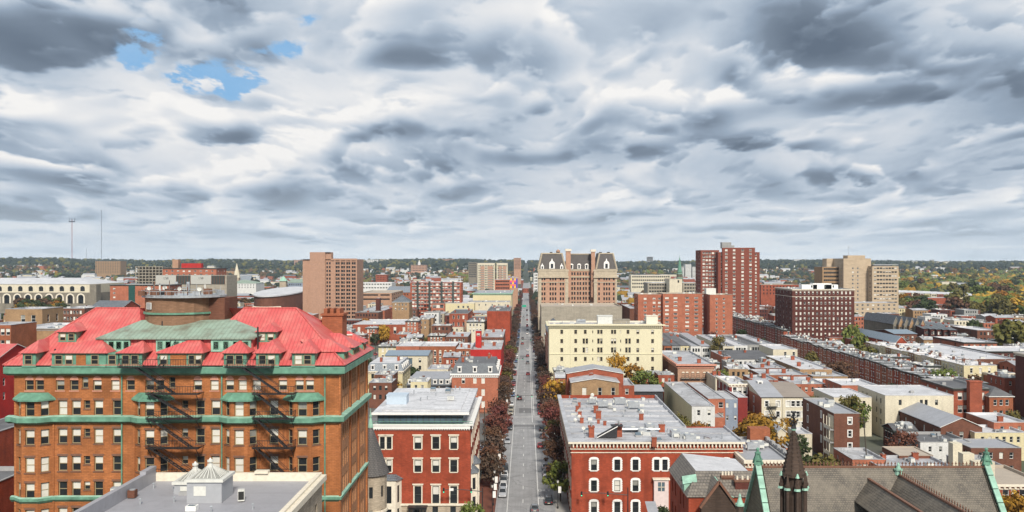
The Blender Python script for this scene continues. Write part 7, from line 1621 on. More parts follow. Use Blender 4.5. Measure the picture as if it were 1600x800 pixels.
def road_word(txt, x, y, s):
    G = {'B': [(0, 0, 0, 4), (0, 4, 1.7, 4), (0, 2, 1.8, 2), (0, 0, 1.7, 0), (1.8, 2, 1.8, 4), (2, 0, 2, 2)], 'U': [(0, 4, 0, 0), (0, 0, 2, 0), (2, 0, 2, 4)], 'S': [(2, 4, 0, 4), (0, 4, 0, 2), (0, 2, 2, 2), (2, 2, 2, 0), (2, 0, 0, 0)],
         'O': [(0, 0, 0, 4), (0, 4, 2, 4), (2, 4, 2, 0), (2, 0, 0, 0)], 'N': [(0, 0, 0, 4), (0, 4, 2, 0), (2, 0, 2, 4)], 'L': [(0, 0, 0, 4), (0, 0, 2, 0)], 'Y': [(0, 4, 1, 2), (2, 4, 1, 2), (1, 2, 1, 0)]}
    m = MB(); sy = s * 1.7
    for i, ch in enumerate(txt):
        for (a, b_, c, d) in G[ch]: m.bar((x + (i * 2.9 + a) * s, y + b_ * sy, .036), (x + (i * 2.9 + c) * s, y + d * sy, .036), s * .6, .004)
    return tag(m.build('road_lettering', PNT), kind='structure')
road_word('BUS', 3.0, 203.6, .32); road_word('ONLY', 2.95, 210, .25)
# patches in the road
for (x0, x1, y0, y1) in ((-2.6, 2.3, 318, 329), (-3.9, -.9, 345, 352), (-6.2, 6, 292, 296), (.2, 2.4, 398, 404), (-3.5, 1.0, 500, 512)): m = MB(); m.face([(x0, y0, .0335), (x1, y0, .0335), (x1, y1, .0335), (x0, y1, .0335)]); tag(m.build('road_patch', ASP2), kind='structure')

# ------------------------------------------------------------------ trees
def crown_mesh(seed, R, H, nclump, per, leaf, lean=0.0):
    rg = random.Random(seed); b = MB(); cl = []
    for _ in range(nclump):
        a = rg.uniform(0, 2 * pi); t = rg.uniform(-.95, 1.0); rr = sqrt(max(0.02, 1 - t * t * .9)) * rg.uniform(.45, 1.0)
        if rg.random() < .25: rr *= .5
        cl.append((R * rr * cos(a), R * rr * sin(a), H / 2 + H / 2 * t * .92, rg.uniform(.17, .34) * R))
    for (cx, cy, cz, cr) in cl:
        for _ in range(per):
            d = Vector((rg.gauss(0, 1), rg.gauss(0, 1), rg.gauss(0, .8))).normalized() * cr * rg.uniform(.5, 1.12)
            c = Vector((cx, cy, cz)) + d; n = (d.normalized() + Vector((rg.uniform(-.6, .6), rg.uniform(-.6, .6), rg.uniform(-.2, .8)))).normalized()
            u = n.orthogonal().normalized(); u.rotate(Matrix.Rotation(rg.uniform(0, 6.28), 3, n)); v = n.cross(u); s = leaf * rg.uniform(.6, 1.3)
            b.face([tuple(c + u * s), tuple(c + v * s * .7), tuple(c - u * s), tuple(c - v * s * .7)])
    return b
def trunk_mesh(seed, h, R, H):
    rg = random.Random(seed); b = MB(); r = .18 + h * .02; b.tube((0, 0, 0), (0, 0, h), r, r * .75, n=7)
    for k in range(7):
        a = k * .9 + rg.uniform(-.3, .3); e = (R * .6 * cos(a), R * .6 * sin(a), h + H * rg.uniform(.3, .7)); mid = (e[0] * .4, e[1] * .4, h + (e[2] - h) * .55)
        b.tube((0, 0, h - .2), mid, r * .55, r * .35, n=5); b.tube(mid, e, r * .35, r * .1, n=4)
    b.tube((0, 0, h), (0, 0, h + H * .7), r * .7, r * .12, n=5); return b
BARK = plain('bark', (.06, .048, .038), .9, .25, 3)
LEAF = dict(plum=leafmat('plum_leaves', (.060, .040, .031), (.105, .068, .047)), rustl=leafmat('rust_leaves', (.16, .050, .035), (.10, .045, .035)), green=leafmat('green_leaves', (.07, .10, .022), (.16, .175, .04)),
    dkgreen=leafmat('dark_green_leaves', (.028, .042, .016), (.05, .065, .022)), yellow=leafmat('yellow_leaves', (.42, .25, .035), (.30, .14, .02)), gold=leafmat('gold_brown_leaves', (.30, .15, .018), (.17, .08, .015)),
    olive=leafmat('olive_leaves', (.085, .085, .025), (.15, .12, .03)), brownl=leafmat('brown_leaves', (.085, .05, .03), (.13, .07, .035)))
CROWN = [crown_mesh(i, 3.4, 6.4, 52, 30, .28).mesh('crown', LEAF['plum']) for i in range(4)] + [crown_mesh(9 + i, 3.4, 5.4, 46, 26, .36).mesh('crown', LEAF['plum']) for i in range(3)]
CRF = [crown_mesh(20 + i, 5.2, 8.5, 60, 22, .8).mesh('crown', LEAF['green']) for i in range(4)]
TRUNK = trunk_mesh(1, 3.0, 3.4, 6.0).mesh('trunk', BARK); TRUNKF = trunk_mesh(2, 3.5, 5, 8).mesh('trunk', BARK)
NT_ = [0]
def tree(x, y, h, w, kind, label, group=None, name='tree', far=False, cat='tree'):
    NT_[0] += 1; rg = random.Random(NT_[0]); t = thing(name, label, cat, (x, y, terr(x, y) if y > 2000 else .0), rg.uniform(0, 6), group)
    me = rg.choice(CRF if far else CROWN); bw = 5.2 if far else 3.4; bh = 8.5 if far else 6.4
    zc = h * (.22 if far else .27)
    c = put(me, 'crown', t, (0, 0, zc), 0, (w / 2 / bw, w / 2 / bw, (h - zc) / bh)); c.material_slots[0].link = 'OBJECT'; c.material_slots[0].material = LEAF[kind]
    put(TRUNKF if far else TRUNK, 'trunk', t, (0, 0, -.1), 0, (w / 9, w / 9, (h - zc) / bh * .95)); return t
rg = random.Random(77); OCCT = []
kn = dict(plum='dark plum leaved', rustl='rust red leaved', green='fresh green leaved', dkgreen='dark green', yellow='bright yellow leaved', gold='golden brown leaved', olive='olive green', brownl='brown leaved')
avenue = [('L', 212, 8.6, 6.2, 'plum'), ('L', 222, 9.0, 6.6, 'brownl'), ('L', 234, 9.4, 7.4, 'plum'), ('L', 246, 8.8, 6.6, 'brownl'), ('L', 259, 10.4, 7.8, 'rustl'), ('L', 272, 10.6, 8.2, 'rustl'), ('L', 284, 10, 7.4, 'rustl'), ('L', 320, 9.6, 7.6, 'plum'), ('L', 333, 8.6, 6.4, 'brownl'), ('L', 346, 9.4, 7.4, 'plum'), ('L', 359, 9.2, 6.4, 'brownl'),
          ('L', 378, 8.8, 6.6, 'olive'), ('L', 392, 9, 7, 'plum'), ('L', 405, 9, 6.6, 'rustl'), ('L', 446, 9, 6.6, 'rustl'), ('L', 460, 9.4, 7, 'rustl'), ('L', 474, 10, 7.6, 'olive'), ('L', 490, 9, 7, 'plum'), ('L', 505, 8.6, 6.6, 'plum'), ('L', 520, 8.6, 6.6, 'plum'), ('L', 560, 8.6, 6.6, 'plum'), ('L', 580, 8.6, 6.6, 'rustl'), ('L', 600, 8.6, 6.6, 'plum'),
          ('R', 201, 9.6, 7.6, 'green'), ('R', 214, 8.2, 5.2, 'brownl'), ('R', 224, 9.2, 6.8, 'brownl'), ('R', 235, 9.2, 6.8, 'plum'), ('R', 247, 9.0, 6.2, 'rustl'), ('R', 255, 8.4, 5.4, 'olive'), ('R', 267, 10, 7.0, 'rustl'), ('R', 280, 10, 7.8, 'rustl'), ('R', 291, 9.2, 7.2, 'plum'), ('R', 316, 9.6, 7.0, 'plum'), ('R', 329, 9.0, 6.6, 'brownl'), ('R', 342, 8.8, 6.6, 'rustl'), ('R', 356, 9.0, 6.2, 'rustl'),
          ('R', 372, 9.0, 6.4, 'plum'), ('R', 388, 8.4, 6.0, 'brownl'), ('R', 405, 8.6, 6.2, 'plum'), ('R', 450, 8.6, 6.2, 'plum'), ('R', 468, 8.6, 6.2, 'plum'), ('R', 486, 8.8, 6.4, 'plum'), ('R', 505, 8.6, 6.2, 'plum'), ('R', 524, 8.6, 6.2, 'plum'), ('R', 545, 8.6, 6.4, 'rustl'), ('R', 570, 8.6, 6.4, 'plum'), ('R', 595, 8.6, 6.4, 'plum')]
for y in range(640, 1500, 26): avenue += [('L', y, 9, 7, rg.choice(['plum', 'plum', 'rustl'])), ('R', y + 9, 9, 7, rg.choice(['plum', 'plum', 'brownl']))]
for (sd_, y, h, w, kd) in avenue:
    x = (KL - 2.0 if sd_ == 'L' else KR + 1.5) + rg.uniform(-.3, .3); side_ = 'left' if sd_ == 'L' else 'right'
    one = (kd == 'green') or (kd == 'olive')
    if kd == 'green': lb = 'fresh green tree on the right pavement beside the painted bus lane'
    elif kd == 'olive': lb = {378: 'small yellow green tree among the dark ones on the left pavement', 474: 'larger green topped tree beside the plain red party wall', 255: 'slim olive green tree between the dark ones on the right pavement'}[y]
    else: lb = kn[kd] + ' street tree in the ' + ('near' if y < 300 else 'middle' if y < 620 else 'far') + ' part of the avenue, ' + side_ + ' pavement'
    tree(x, y, h * rg.uniform(.95, 1.05), w * rg.uniform(.94, 1.06), kd, lb, None if one else 'avenue trees, ' + side_ + ' ' + ('near' if y < 300 else 'middle' if y < 620 else 'far') + ' ' + kd, name='street_tree')
def tp(px, pyt, pyb, w_px, kind, label, group=None, name='tree'):
    """tree from the picture: crown top and foot on the flat ground"""
    Y = EYE * F / (pyb - CY); h = zfor(pyt, Y); tree(at(px, Y), Y, h, w_px * Y / F, kind, label, group, name, far=Y > 420)
tp(735, 777, 852, 52, 'green', 'leafy green tree at the lower edge in front of the red mansion')
tp(1035, 790, 850, 26, 'dkgreen', 'dark pointed evergreen tip at the lower edge before the corner building')
tree(at(1604, 150), 150, 14.8, 8.5, 'gold', 'golden brown tree at the lower right corner'); tree(at(1588, 172), 172, 9.5, 7, 'yellow', 'yellow tree behind the golden one at the lower right corner')
tree(at(1186, 222), 222, 15.5, 13.5, 'gold', 'large golden orange tree in the yard before the cream terrace')
tree(at(1285, 196), 196, 12.5, 12, 'olive', 'broad dark olive tree behind the church ridge right of the pinnacle'); tree(at(1268, 203), 203, 11.5, 9, 'dkgreen', 'dark green tree left of the broad olive tree behind the church')
tree(at(1058, 245), 245, 12.0, 9, 'olive', 'olive green tree in the yard behind the corner building, left'); tree(at(1080, 240), 240, 11, 9, 'brownl', 'brown green tree in the yard behind the corner building, middle'); tree(at(1108, 236), 236, 10.2, 8, 'dkgreen', 'dark green tree in the yard behind the corner building, right')
tree(at(868, 318), 318, 13.5, 9, 'yellow', 'bright yellow tree at the avenue corner below the yellow hotel'); tree(at(884, 326), 326, 12, 7, 'yellow', 'second yellow tree close behind the bright one below the hotel')
tree(at(964, 352), 352, 17.5, 9, 'yellow', 'yellow tree against the pale yellow hotel wall, left'); tree(at(990, 352), 352, 14.5, 9, 'gold', 'gold tree against the pale yellow hotel wall, right')
tree(at(1005, 338), 338, 12.5, 10, 'green', 'green tree at the foot of the yellow hotel, left'); tree(at(1022, 335), 335, 12.0, 9, 'green', 'green tree at the foot of the yellow hotel, right')
tree(at(1124, 440), 440, 17, 9, 'olive', 'dark tree rising beside the white fronted terrace'); tree(at(1128, 348), 348, 11.5, 11, 'green', 'low green tree behind the broad silver roofed house')
for i, (px, Y, h, w, kd) in enumerate(((1312, 372, 12.5, 15, 'brownl'), (1392, 318, 11.5, 10, 'dkgreen'), (1419, 300, 10, 9, 'brownl'), (1232, 345, 10, 8, 'dkgreen'), (1328, 270, 13.5, 8, 'olive'), (1341, 272, 13, 7, 'green'), (1412, 235, 9.5, 7.5, 'rustl'), (1344, 470, 15, 10, 'green'), (1352, 440, 12, 14, 'olive'),
    (1330, 500, 17, 11, 'green'), (1480, 330, 14, 14, 'green'), (1498, 338, 11, 9, 'dkgreen'), (1500, 480, 14, 7, 'yellow'), (1584, 470, 22, 21, 'olive'), (1443, 440, 9, 7, 'olive'), (1275, 640, 12, 9, 'olive'), (1362, 520, 10, 12, 'dkgreen'), (600, 352, 9.5, 12, 'gold'), (1470, 560, 14, 13, 'dkgreen'), (1522, 560, 16, 12, 'dkgreen'))):
    tree(at(px, Y), Y, h, w, kd, ['brown purple tree in the lane below the red terrace', 'dark green tree below the red terrace', 'brown tree squeezed below the long red terrace', 'dark tree behind the long white terrace', 'olive tree above the cream wing', 'small green tree above the cream wing', 'dark red shrub like tree before the large cream block',
        'light green tree at the right foot of the maroon apartments', 'wide olive tree below the maroon apartments', 'tall green tree touching the maroon apartments', 'spreading green tree before the cream backed terrace', 'dark green tree right of the spreading one', 'yellow tree before the orange painted house', 'large round green brown tree at the right above the maroon building',
        'small olive tree beside the gothic terrace', 'tree between the checkered tower and maroon apartments', 'dark shrubby tree under the wide olive tree', 'golden brown tree before the cream mansard house', 'dark tree behind the painted row', 'dark tree right of the painted row'][i], far=w > 8 and Y > 400)
# park woods on the right, nearest trees one by one
for i in range(110):
    t = rg.random(); px = rg.uniform(1404, 1640); Y = 820 * (3300 / 820) ** (t ** 1.2)
    if 1020 < Y < 1250 and px < 1520: continue
    kd = rg.choice(['olive', 'green', 'yellow', 'gold', 'olive', 'dkgreen', 'green', 'brownl'])
    zone = 'lower edge' if Y < 1000 else 'middle' if Y < 1700 else 'far side'
    tree(at(px, Y), Y, rg.uniform(14, 22), rg.uniform(15, 24), kd, kn[kd] + ' park tree at the ' + zone + ' of the wood on the right', 'park trees, ' + zone + ', ' + kn[kd], far=True)
for i in range(34):
    px = rg.uniform(20, 118); Y = rg.uniform(640, 890); kd = rg.choice(['dkgreen', 'dkgreen', 'olive', 'brownl', 'gold'])
    tree(at(px, Y), Y, rg.uniform(12, 19), rg.uniform(12, 18), kd, kn[kd] + ' tree in the grove before the arched armoury', 'grove before the armoury, ' + kn[kd], far=True)
for (px, Y, h, w, kd, lb) in ((160, 1050, 20, 16, 'dkgreen', 'dark green tree at the right end of the armoury'), (166, 980, 14, 16, 'gold', 'golden tree right of the armoury'), (160, 900, 13, 12, 'olive', 'olive tree right of the armoury'), (378, 900, 16, 22, 'brownl', 'brown tree left of the round concert hall'), (398, 930, 15, 22, 'dkgreen', 'dark green tree left of the round concert hall'), (392, 800, 12, 18, 'olive', 'olive tree at the foot of the round concert hall'), (572, 640, 12, 9, 'gold', 'small golden tree beside the parking ramp')):
    tree(at(px, Y), Y, h, w, kd, lb, far=True)
print('trees', NT_[0])
# ------------------------------------------------------------------ small houses filling the blocks, one by one
rg = random.Random(404)
STR = [(KL - 5, KR + 3.5), (-90, -76), (129, 144), (264, 278)]
def free(x0, x1, y0, y1, pad=.6):
    for a, c in STR:
        if x1 > a and x0 < c: return False
    for a, c in cross:
        if y1 > a - 1 and y0 < c + 1: return False
    return not any(x1 + pad > a and x0 - pad < b_ and y1 + pad > c and y0 - pad < d for (a, b_, c, d) in OCC)
WC = {'redbrick': 'red brick', 'rust': 'rust brick', 'brown': 'brown brick', 'dark': 'maroon brick', 'salmon': 'salmon brick', 'ivory': 'ivory painted', 'white': 'white painted', 'grey': 'grey rendered', 'cream': 'cream rendered', 'tanb': 'tan brick', 'bright': 'scarlet painted', 'slateblue': 'blue grey painted', 'concrete': 'concrete', 'peach': 'peach brick'}
RC = {'silver': 'silver roof', 'white': 'white roof', 'streak': 'stained silver roof', 'grey': 'grey roof', 'dark': 'tar roof', 'tan': 'tan gravel roof'}
fill = []
def try_block(xa, xb, ya, yb, hmin, hmax, wmin, wmax, dmin, dmax, walls, p=1.0):
    y = ya
    while y < yb:
        d = rg.uniform(dmin, dmax); x = xa
        while x < xb:
            w = rg.uniform(wmin, wmax); px = CX + F * (x + w / 2) / y
            if -30 < px < 1630 and rg.random() < p and free(x, x + w, y, y + d):
                h = rg.uniform(hmin, hmax); yy = y + rg.uniform(0, 1.5)
                OCC.append((x, x + w - .1, yy, yy + d)); fill.append((x, x + w - .1, yy, yy + d - 1, h, rg.choice(walls), rg.choice(['silver', 'silver', 'white', 'streak', 'dark', 'grey', 'silver', 'streak'])))
            x += w
        y += d + rg.uniform(2.5, 9)
wl1 = ['redbrick', 'rust', 'brown', 'salmon', 'redbrick', 'dark', 'brown', 'ivory', 'white', 'tanb', 'cream', 'grey', 'redbrick']
try_block(11, 128, 312, 427, 8.5, 12, 5.5, 10, 10, 15, wl1, .9); try_block(11, 128, 440, 545, 9, 12, 6, 11, 10, 15, wl1, .92)
try_block(160, 262, 300, 520, 8.5, 12, 6, 10, 11, 15, wl1, .88); try_block(144, 264, 180, 298, 6.5, 9.5, 7, 11, 10, 14, wl1, .75); try_block(88, 128, 190, 262, 5, 8, 6, 9, 9, 13, wl1, .5)
try_block(-75, -12, 310, 540, 9, 12.5, 6, 11, 10, 15, wl1, .85); try_block(-200, -92, 300, 620, 9, 13, 7, 12, 11, 16, wl1, .8); try_block(-75, -12, 556, 755, 12, 17, 8, 15, 12, 18, wl1, .9); try_block(-75, -12, 775, 925, 14, 20, 10, 18, 14, 22, wl1, .9)
try_block(-200, -92, 640, 900, 11, 16, 10, 18, 14, 22, wl1 + ['concrete', 'ivory'], .75); try_block(-420, -200, 480, 930, 9, 14, 9, 16, 12, 20, wl1 + ['tanb'], .6); try_block(11, 128, 700, 925, 10, 15, 9, 16, 13, 20, wl1 + ['ivory', 'concrete'], .8)
try_block(144, 400, 560, 920, 9, 12, 8, 14, 12, 18, wl1, .72); try_block(280, 430, 400, 560, 8.5, 11, 8, 13, 12, 16, wl1, .7)
def relation(x, y):
    best = min(LM, key=lambda l: (l[0] - x) ** 2 + (l[1] - y) ** 2 * .4); px, lp = CX + F * x / y, CX + F * best[0] / best[1]
    if abs(px - lp) < 28: r_ = 'behind' if y > best[1] else 'in front of'
    else: r_ = 'left of' if px < lp else 'right of'
    return r_ + ' ' + best[3]
SZ = lambda f: 'small' if (f[1] - f[0]) * (f[3] - f[2]) < 85 else 'wide' if (f[1] - f[0]) > 10 else 'plain'
cnt = {}; info = []
for f in fill:
    key = '%s %s house with %s %s' % (SZ(f), WC[f[5]], RC[f[6]], relation((f[0] + f[1]) / 2, f[2])); info.append(key); cnt.setdefault(key, []).append(f)
ORD = ['leftmost', 'second', 'third', 'fourth', 'fifth', 'sixth', 'seventh', 'eighth', 'ninth']
print('fill', len(fill), 'unique', sum(1 for k in cnt.values() if len(k) == 1))
for i, (f, key) in enumerate(zip(fill, info)):
    same = sorted(cnt[key], key=lambda q: (q[0] + q[1]) / q[2]); lab = key; grp = None
    if len(same) > 1:
        k = same.index(f)
        lab = key + (', nearer' if same[k][2] < same[1 - k][2] else ', further') if len(same) == 2 and abs(same[0][2] - same[1][2]) > 12 else (ORD[min(k, 8)] + ' ' + key)
    wd = len(lab.split())
    x0, x1, y0, y1, h, wl_, rf = f; near = y0 < 620
    nc = max(2, int((x1 - x0) / 2.4)); r_ = min(4, int(h / 3))
    B('row_house' if x1 - x0 < 8 else 'brick_house' if 'brick' in WC[wl_] else 'town_house', lab, 'house', x0, x1, y0, y1, h, wl_, rf, (nc, 2 if near else r_), (3, 2) if near else None, ws=(1.0, 1.7), lit=.35, indiv=near, nch=1 if near or i % 2 else 0, chs='chimney_small' if i % 3 else 'chimney', ncl=(6 if near else 2), kinds=('vent_pipe', 'skylight', 'vent_pipe', 'air_conditioner', 'ventilation_unit', 'satellite_dish', 'air_conditioner'),
      trim=trimwhite if near and i % 2 else None, ts='both', fr=frame_white if i % 3 else frame_dark, rk='flat' if i % 7 else 'gable_x', rise=1.4, cornice=(trimcream if i % 4 == 0 else frame_dark, .8, .4, 0) if near and i % 2 else None)

# yard trees between the houses
rgt = random.Random(5); ny = 0; cells = {}
for _ in range(2600):
    if ny >= 120: break
    Y = rgt.uniform(235, 760); px = rgt.uniform(-20, 1620); x = at(px, Y)
    if -93 < x < -74 or -14 < x < 12 or any(x + 2.2 > a and x - 2.2 < b_ and Y + 2.2 > c and Y - 2.2 < d for (a, b_, c, d) in OCC) or any(a - 2 < Y < c + 2 for a, c in cross): continue
    kd = rgt.choice(['olive', 'green', 'dkgreen', 'brownl', 'gold', 'olive', 'dkgreen', 'rustl', 'yellow']); ny += 1; z_ = 'near' if Y < 420 else 'further'; s_ = 'left of the avenue' if x < 0 else 'right of the avenue'
    tree(x, Y, rgt.uniform(7, 12), rgt.uniform(5, 8.5), kd, kn[kd] + ' yard tree among the ' + z_ + ' houses ' + s_, 'yard trees ' + s_ + ', ' + z_ + ', ' + kd, far=Y > 380); OCC.append((x - 3, x + 3, Y - 3, Y + 3))
# ------------------------------------------------------------------ far houses and woods too many to count
def far_houses():
    b = MB(); rgf = random.Random(9); n = 0
    while n < 3300:
        u = rgf.random(); Y = 950 * (4900 / 950) ** u; px = rgf.uniform(-60, 1660); x = at(px, Y)
        if abs(x) < 14: continue
        if px > 1400 and Y < 3000 and rgf.random() < .75: continue
        if any(x + 14 > a and x - 14 < c_ and Y + 12 > e and Y - 12 < f for (a, c_, e, f) in OCC if f > 880): continue
        if Y > 2600 and MN.noise((px * .012, Y * .0011, 5)) < -.08: continue
        w, d, h = rgf.uniform(5, 15), rgf.uniform(7, 13), rgf.uniform(6, 10); 
        if rgf.random() < .10: w, d, h = rgf.uniform(20, 48), rgf.uniform(14, 26), rgf.uniform(7, 15)
        z = terr(x, Y); m = rgf.choice([0, 0, 1, 2, 3, 0, 1, 4, 2] if Y < 2400 else [2, 3, 3, 1, 4]); r_ = rgf.choice([5, 5, 6, 7, 6])
        P = [(x - w / 2, Y), (x + w / 2, Y), (x + w / 2, Y + d), (x - w / 2, Y + d)]; b.prism(P, z - 3, z + h, m, False)
        if Y < 2600 and h < 12:
            k = max(2, int(w / 3.2))
            for q in range(k):
                for s_ in (0, 1):
                    xx = x - w / 2 + w * (q + .5) / k; zz = z + 1.6 + s_ * 3.1; b.face([(xx - .55, Y - .05, zz), (xx + .55, Y - .05, zz), (xx + .55, Y - .05, zz + 1.5), (xx - .55, Y - .05, zz + 1.5)], 8)
        if rgf.random() < .45: b.face([(P[0][0], Y - .3, z + h), (P[1][0], Y - .3, z + h), (P[1][0], Y + d / 2, z + h + 3), (P[0][0], Y + d / 2, z + h + 3)], r_); b.face([(P[2][0], Y + d, z + h), (P[3][0], Y + d, z + h), (P[0][0], Y + d / 2, z + h + 3), (P[1][0], Y + d / 2, z + h + 3)], r_)
        else: b.face([(p[0], p[1], z + h) for p in P], r_)
        n += 1
    o = b.build('far_houses', [W['redbrick'], W['salmon'], W['ivory'], W['white'], W['tanb'], RF['silver'], RF['grey'], RF['slate'], glass]); tag(o, 'dense spread of small far houses between the city blocks and the wooded ridge', 'houses', kind='stuff')
far_houses()
def woods():
    rgf = random.Random(31); b = MB(); t_ = (1 + sqrt(5)) / 2
    base = [Vector(v).normalized() for v in ((-1, t_, 0), (1, t_, 0), (-1, -t_, 0), (1, -t_, 0), (0, -1, t_), (0, 1, t_), (0, -1, -t_), (0, 1, -t_), (t_, 0, -1), (t_, 0, 1), (-t_, 0, -1), (-t_, 0, 1))]
    tri = ((0, 11, 5), (0, 5, 1), (0, 1, 7), (0, 7, 10), (0, 10, 11), (1, 5, 9), (5, 11, 4), (11, 10, 2), (10, 7, 6), (7, 1, 8), (3, 9, 4), (3, 4, 2), (3, 2, 6), (3, 6, 8), (3, 8, 9), (4, 9, 5), (2, 4, 11), (6, 2, 10), (8, 6, 7), (9, 8, 1))
    n = 0
    while n < 15000:
        u = rgf.random(); Y = 950 * (6600 / 950) ** (u ** .8); px = rgf.uniform(-80, 1680); x = at(px, Y)
        if abs(x) < 13: continue
        nz = MN.noise((px * .010, Y * .0014, 2)) + .5 * MN.noise((px * .04, Y * .004, 7))
        park = px > 1400 and 950 < Y < 3200
        if not park and Y < 2600 and nz < .16: continue
        if park and 1020 < Y < 1250 and px < 1525: continue
        if Y >= 2600 and nz < -.32: continue
        if any(x + 9 > a and x - 9 < c_ and Y + 9 > e - 30 and Y - 9 < f for (a, c_, e, f) in OCC if f > 880): continue
        z = terr(x, Y); r = rgf.uniform(5, 9) * (1 + (Y > 3500) * .6); h = rgf.uniform(.8, 1.25)
        warm = MN.noise((px * .02, Y * .001, 11))
        m = rgf.choice([0, 1, 2, 3, 4, 1, 3]) if park else rgf.choice([0, 0, 0, 1, 5, 0, 5]) if warm < .3 else rgf.choice([1, 4, 3, 5])
        if Y > 3400: m = rgf.choice([0, 0, 0, 0, 0, 1])
        for part in range(3 if Y < 2200 else 1):
            off = Vector((rgf.uniform(-.6, .6) * r, rgf.uniform(-.4, .4) * r, rgf.uniform(-.2, .5) * r)) if part else Vector((0, 0, 0)); rr = r * (.62 if part else .9)
            i0 = len(b.v); rot = Matrix.Rotation(rgf.uniform(0, 6.28), 3, 'Z')
            for v in base:
                q = rot @ v * rr * rgf.uniform(.72, 1.2); b.v.append((x + off.x + q.x, Y + off.y + q.y, z + r * .9 + off.z + q.z * h))
            for f in tri: b.f.append((i0 + f[0], i0 + f[1], i0 + f[2])); b.m.append(m)
        n += 1
    o = b.build('woodland', [leafmat('far_canopy', (.020, .030, .020), (.038, .046, .026)), LEAF['olive'], LEAF['yellow'], LEAF['green'], LEAF['gold'], LEAF['brownl']]); tag(o, 'far woods covering the ridge and the park beyond the houses', 'woodland', kind='stuff')
woods()
# rows and odd buildings beyond the park and on the ridge
wl2 = ['ivory', 'salmon', 'ivory', 'white', 'cream']
for i in range(12): B('row_house', 'pale row house with white roof in the sunlit terrace inside the park trees', 'row house', at(1405 + i * 8.9, 1120), at(1413.6 + i * 8.9, 1120), 1120 - i * 2, 1145, zfor(457 + i * .35, 1120), wl2[i % 5], 'white', (3, 3), None, ws=(1.3, 2), fh=4, indiv=False, rk='gable_x', rise=2.5, group='sunlit terrace in the park')
for i in range(14): B('row_house', 'small grey and white gabled row house beyond the park wood on the right', 'row house', at(1488 + i * 8, 900), at(1495.6 + i * 8, 900), 900, 915, zfor(487, 900) + (i % 3) * .6, ['grey', 'white', 'ivory', 'redbrick'][i % 4], ['slate', 'grey', 'silver'][i % 3], (2, 2), None, ws=(1.3, 1.8), indiv=False, rk='gable_y' if i % 2 else 'gable_x', rise=2.6, group='gabled row on the right')
t = thing('factory_chimney', 'slim tan brick chimney beyond the park trees at the right', 'chimney', (at(1583, 1000), 1000, 0)); m = MB(); m.cyl(0, 0, 2.2, 0, zfor(466, 1000), 0, 10, 1.7); m.build('shaft', W['tanb'], t); m = MB(); m.cyl(0, 0, 2.1, zfor(466, 1000), zfor(466, 1000) + 1.2, 0, 10); m.build('cap', W['brown'], t)
def mast(px, pyt, Y, w, lab, top=False):
    x = at(px, Y); z0 = terr(x, Y); H = zfor(pyt, Y) - z0; t = thing('radio_mast', lab, 'mast', (x, Y, z0)); m = MB()
    for k in range(3):
        a = k * 2 * pi / 3; m.tube((w * cos(a), w * sin(a), 0), (w * cos(a), w * sin(a), H), w * .28, n=4)
    for j in range(int(H / (w * 3))): z = j * w * 3; a = j * 2 * pi / 3; m.tube((w * cos(a), w * sin(a), z), (w * cos(a + 2.1), w * sin(a + 2.1), z + w * 3), w * .16, n=3)
    m.build('lattice', [plain('red_mast_paint', (.30, .05, .05), .6, .3, .05) if top else plain('grey_mast_paint', (.10, .11, .14), .6, .2)], t)
    if top:
        m = MB(); m.box(-14, 14, -2, 2, H - 12, H - 8)
        for q in (-13, 0, 13): m.tube((q, 0, H - 8), (q, 0, H + 8), 1.0, n=5)
        m.build('antenna_platform', iron, t)
    for a in (.5, 2.6, 4.7): m = MB(); m.tube((0, 0, H * .9), (H * .25 * cos(a), H * .25 * sin(a), 0), .12, n=3); m.build('guy_wire', galv, t)
mast(112.5, 343, 4200, 1.5, 'red and white radio mast with triple headed platform on the left ridge', True); mast(158.5, 328, 3900, 1.1, 'tallest thin grey radio mast on the left ridge'); mast(135, 388, 6000, 1.0, 'short faint radio mast between the two tall ones')
Yg = 5200; xg = at(1456, Yg); t = thing('gothic_tower', 'dark square gothic tower standing on the far right ridge', 'tower', (xg, Yg, terr(xg, Yg))); H = zfor(405, Yg) - terr(xg, Yg); m = MB(); m.box(-9, 9, -9, 9, 0, H - 6); m.build('shaft', W['greystone'], t)
m = MB(); [m.cyl(a, c, 2.2, H - 14, H, 0, 6, .8) for a in (-8, 8) for c in (-8, 8)]; m.build('corner_pinnacles', W['greystone'], t)
for i, (px, w, lab) in enumerate(((1432, 30, 'white campus block left of the gothic tower'), (1474, 34, 'pale campus block right of the gothic tower'), (700, 30, 'pale block on the far ridge right of the cupola institute'), (578, 40, 'low white block on the far ridge right of the brown tower'), (600, 22, 'cream hall on the far ridge beside the low white block'), (1016, 14, 'small grey tower block on the far horizon'), (1250, 30, 'white building group on the far slope right of the checkered tower'), (470, 34, 'red roofed institute on the far slope left of the brown tower'))):
    Yq = 4600; x = at(px, Yq); z = terr(x, Yq); B('campus_block', lab, 'building', x - w, x + w, Yq, Yq + 30, 24 if px != 1016 else 46, ['white', 'ivory', 'pinkbrick', 'white', 'cream', 'grey', 'white', 'pinkbrick'][i], 'white', (8, 3), None, ws=(3.4, 4), fh=7, zb=z, indiv=False)
t = thing('cupola', 'white cupola on the pink brick institute on the wooded slope', 'cupola', (at(655, 3215), 3215, zfor(414, 3200))); m = MB(); m.cyl(0, 0, 5, 0, 8, 0, 8); m.build('drum', W['white'], t); m = MB(); m.cyl(0, 0, 4, 8, 18, 0, 8, .3); m.build('spire', W['white'], t)

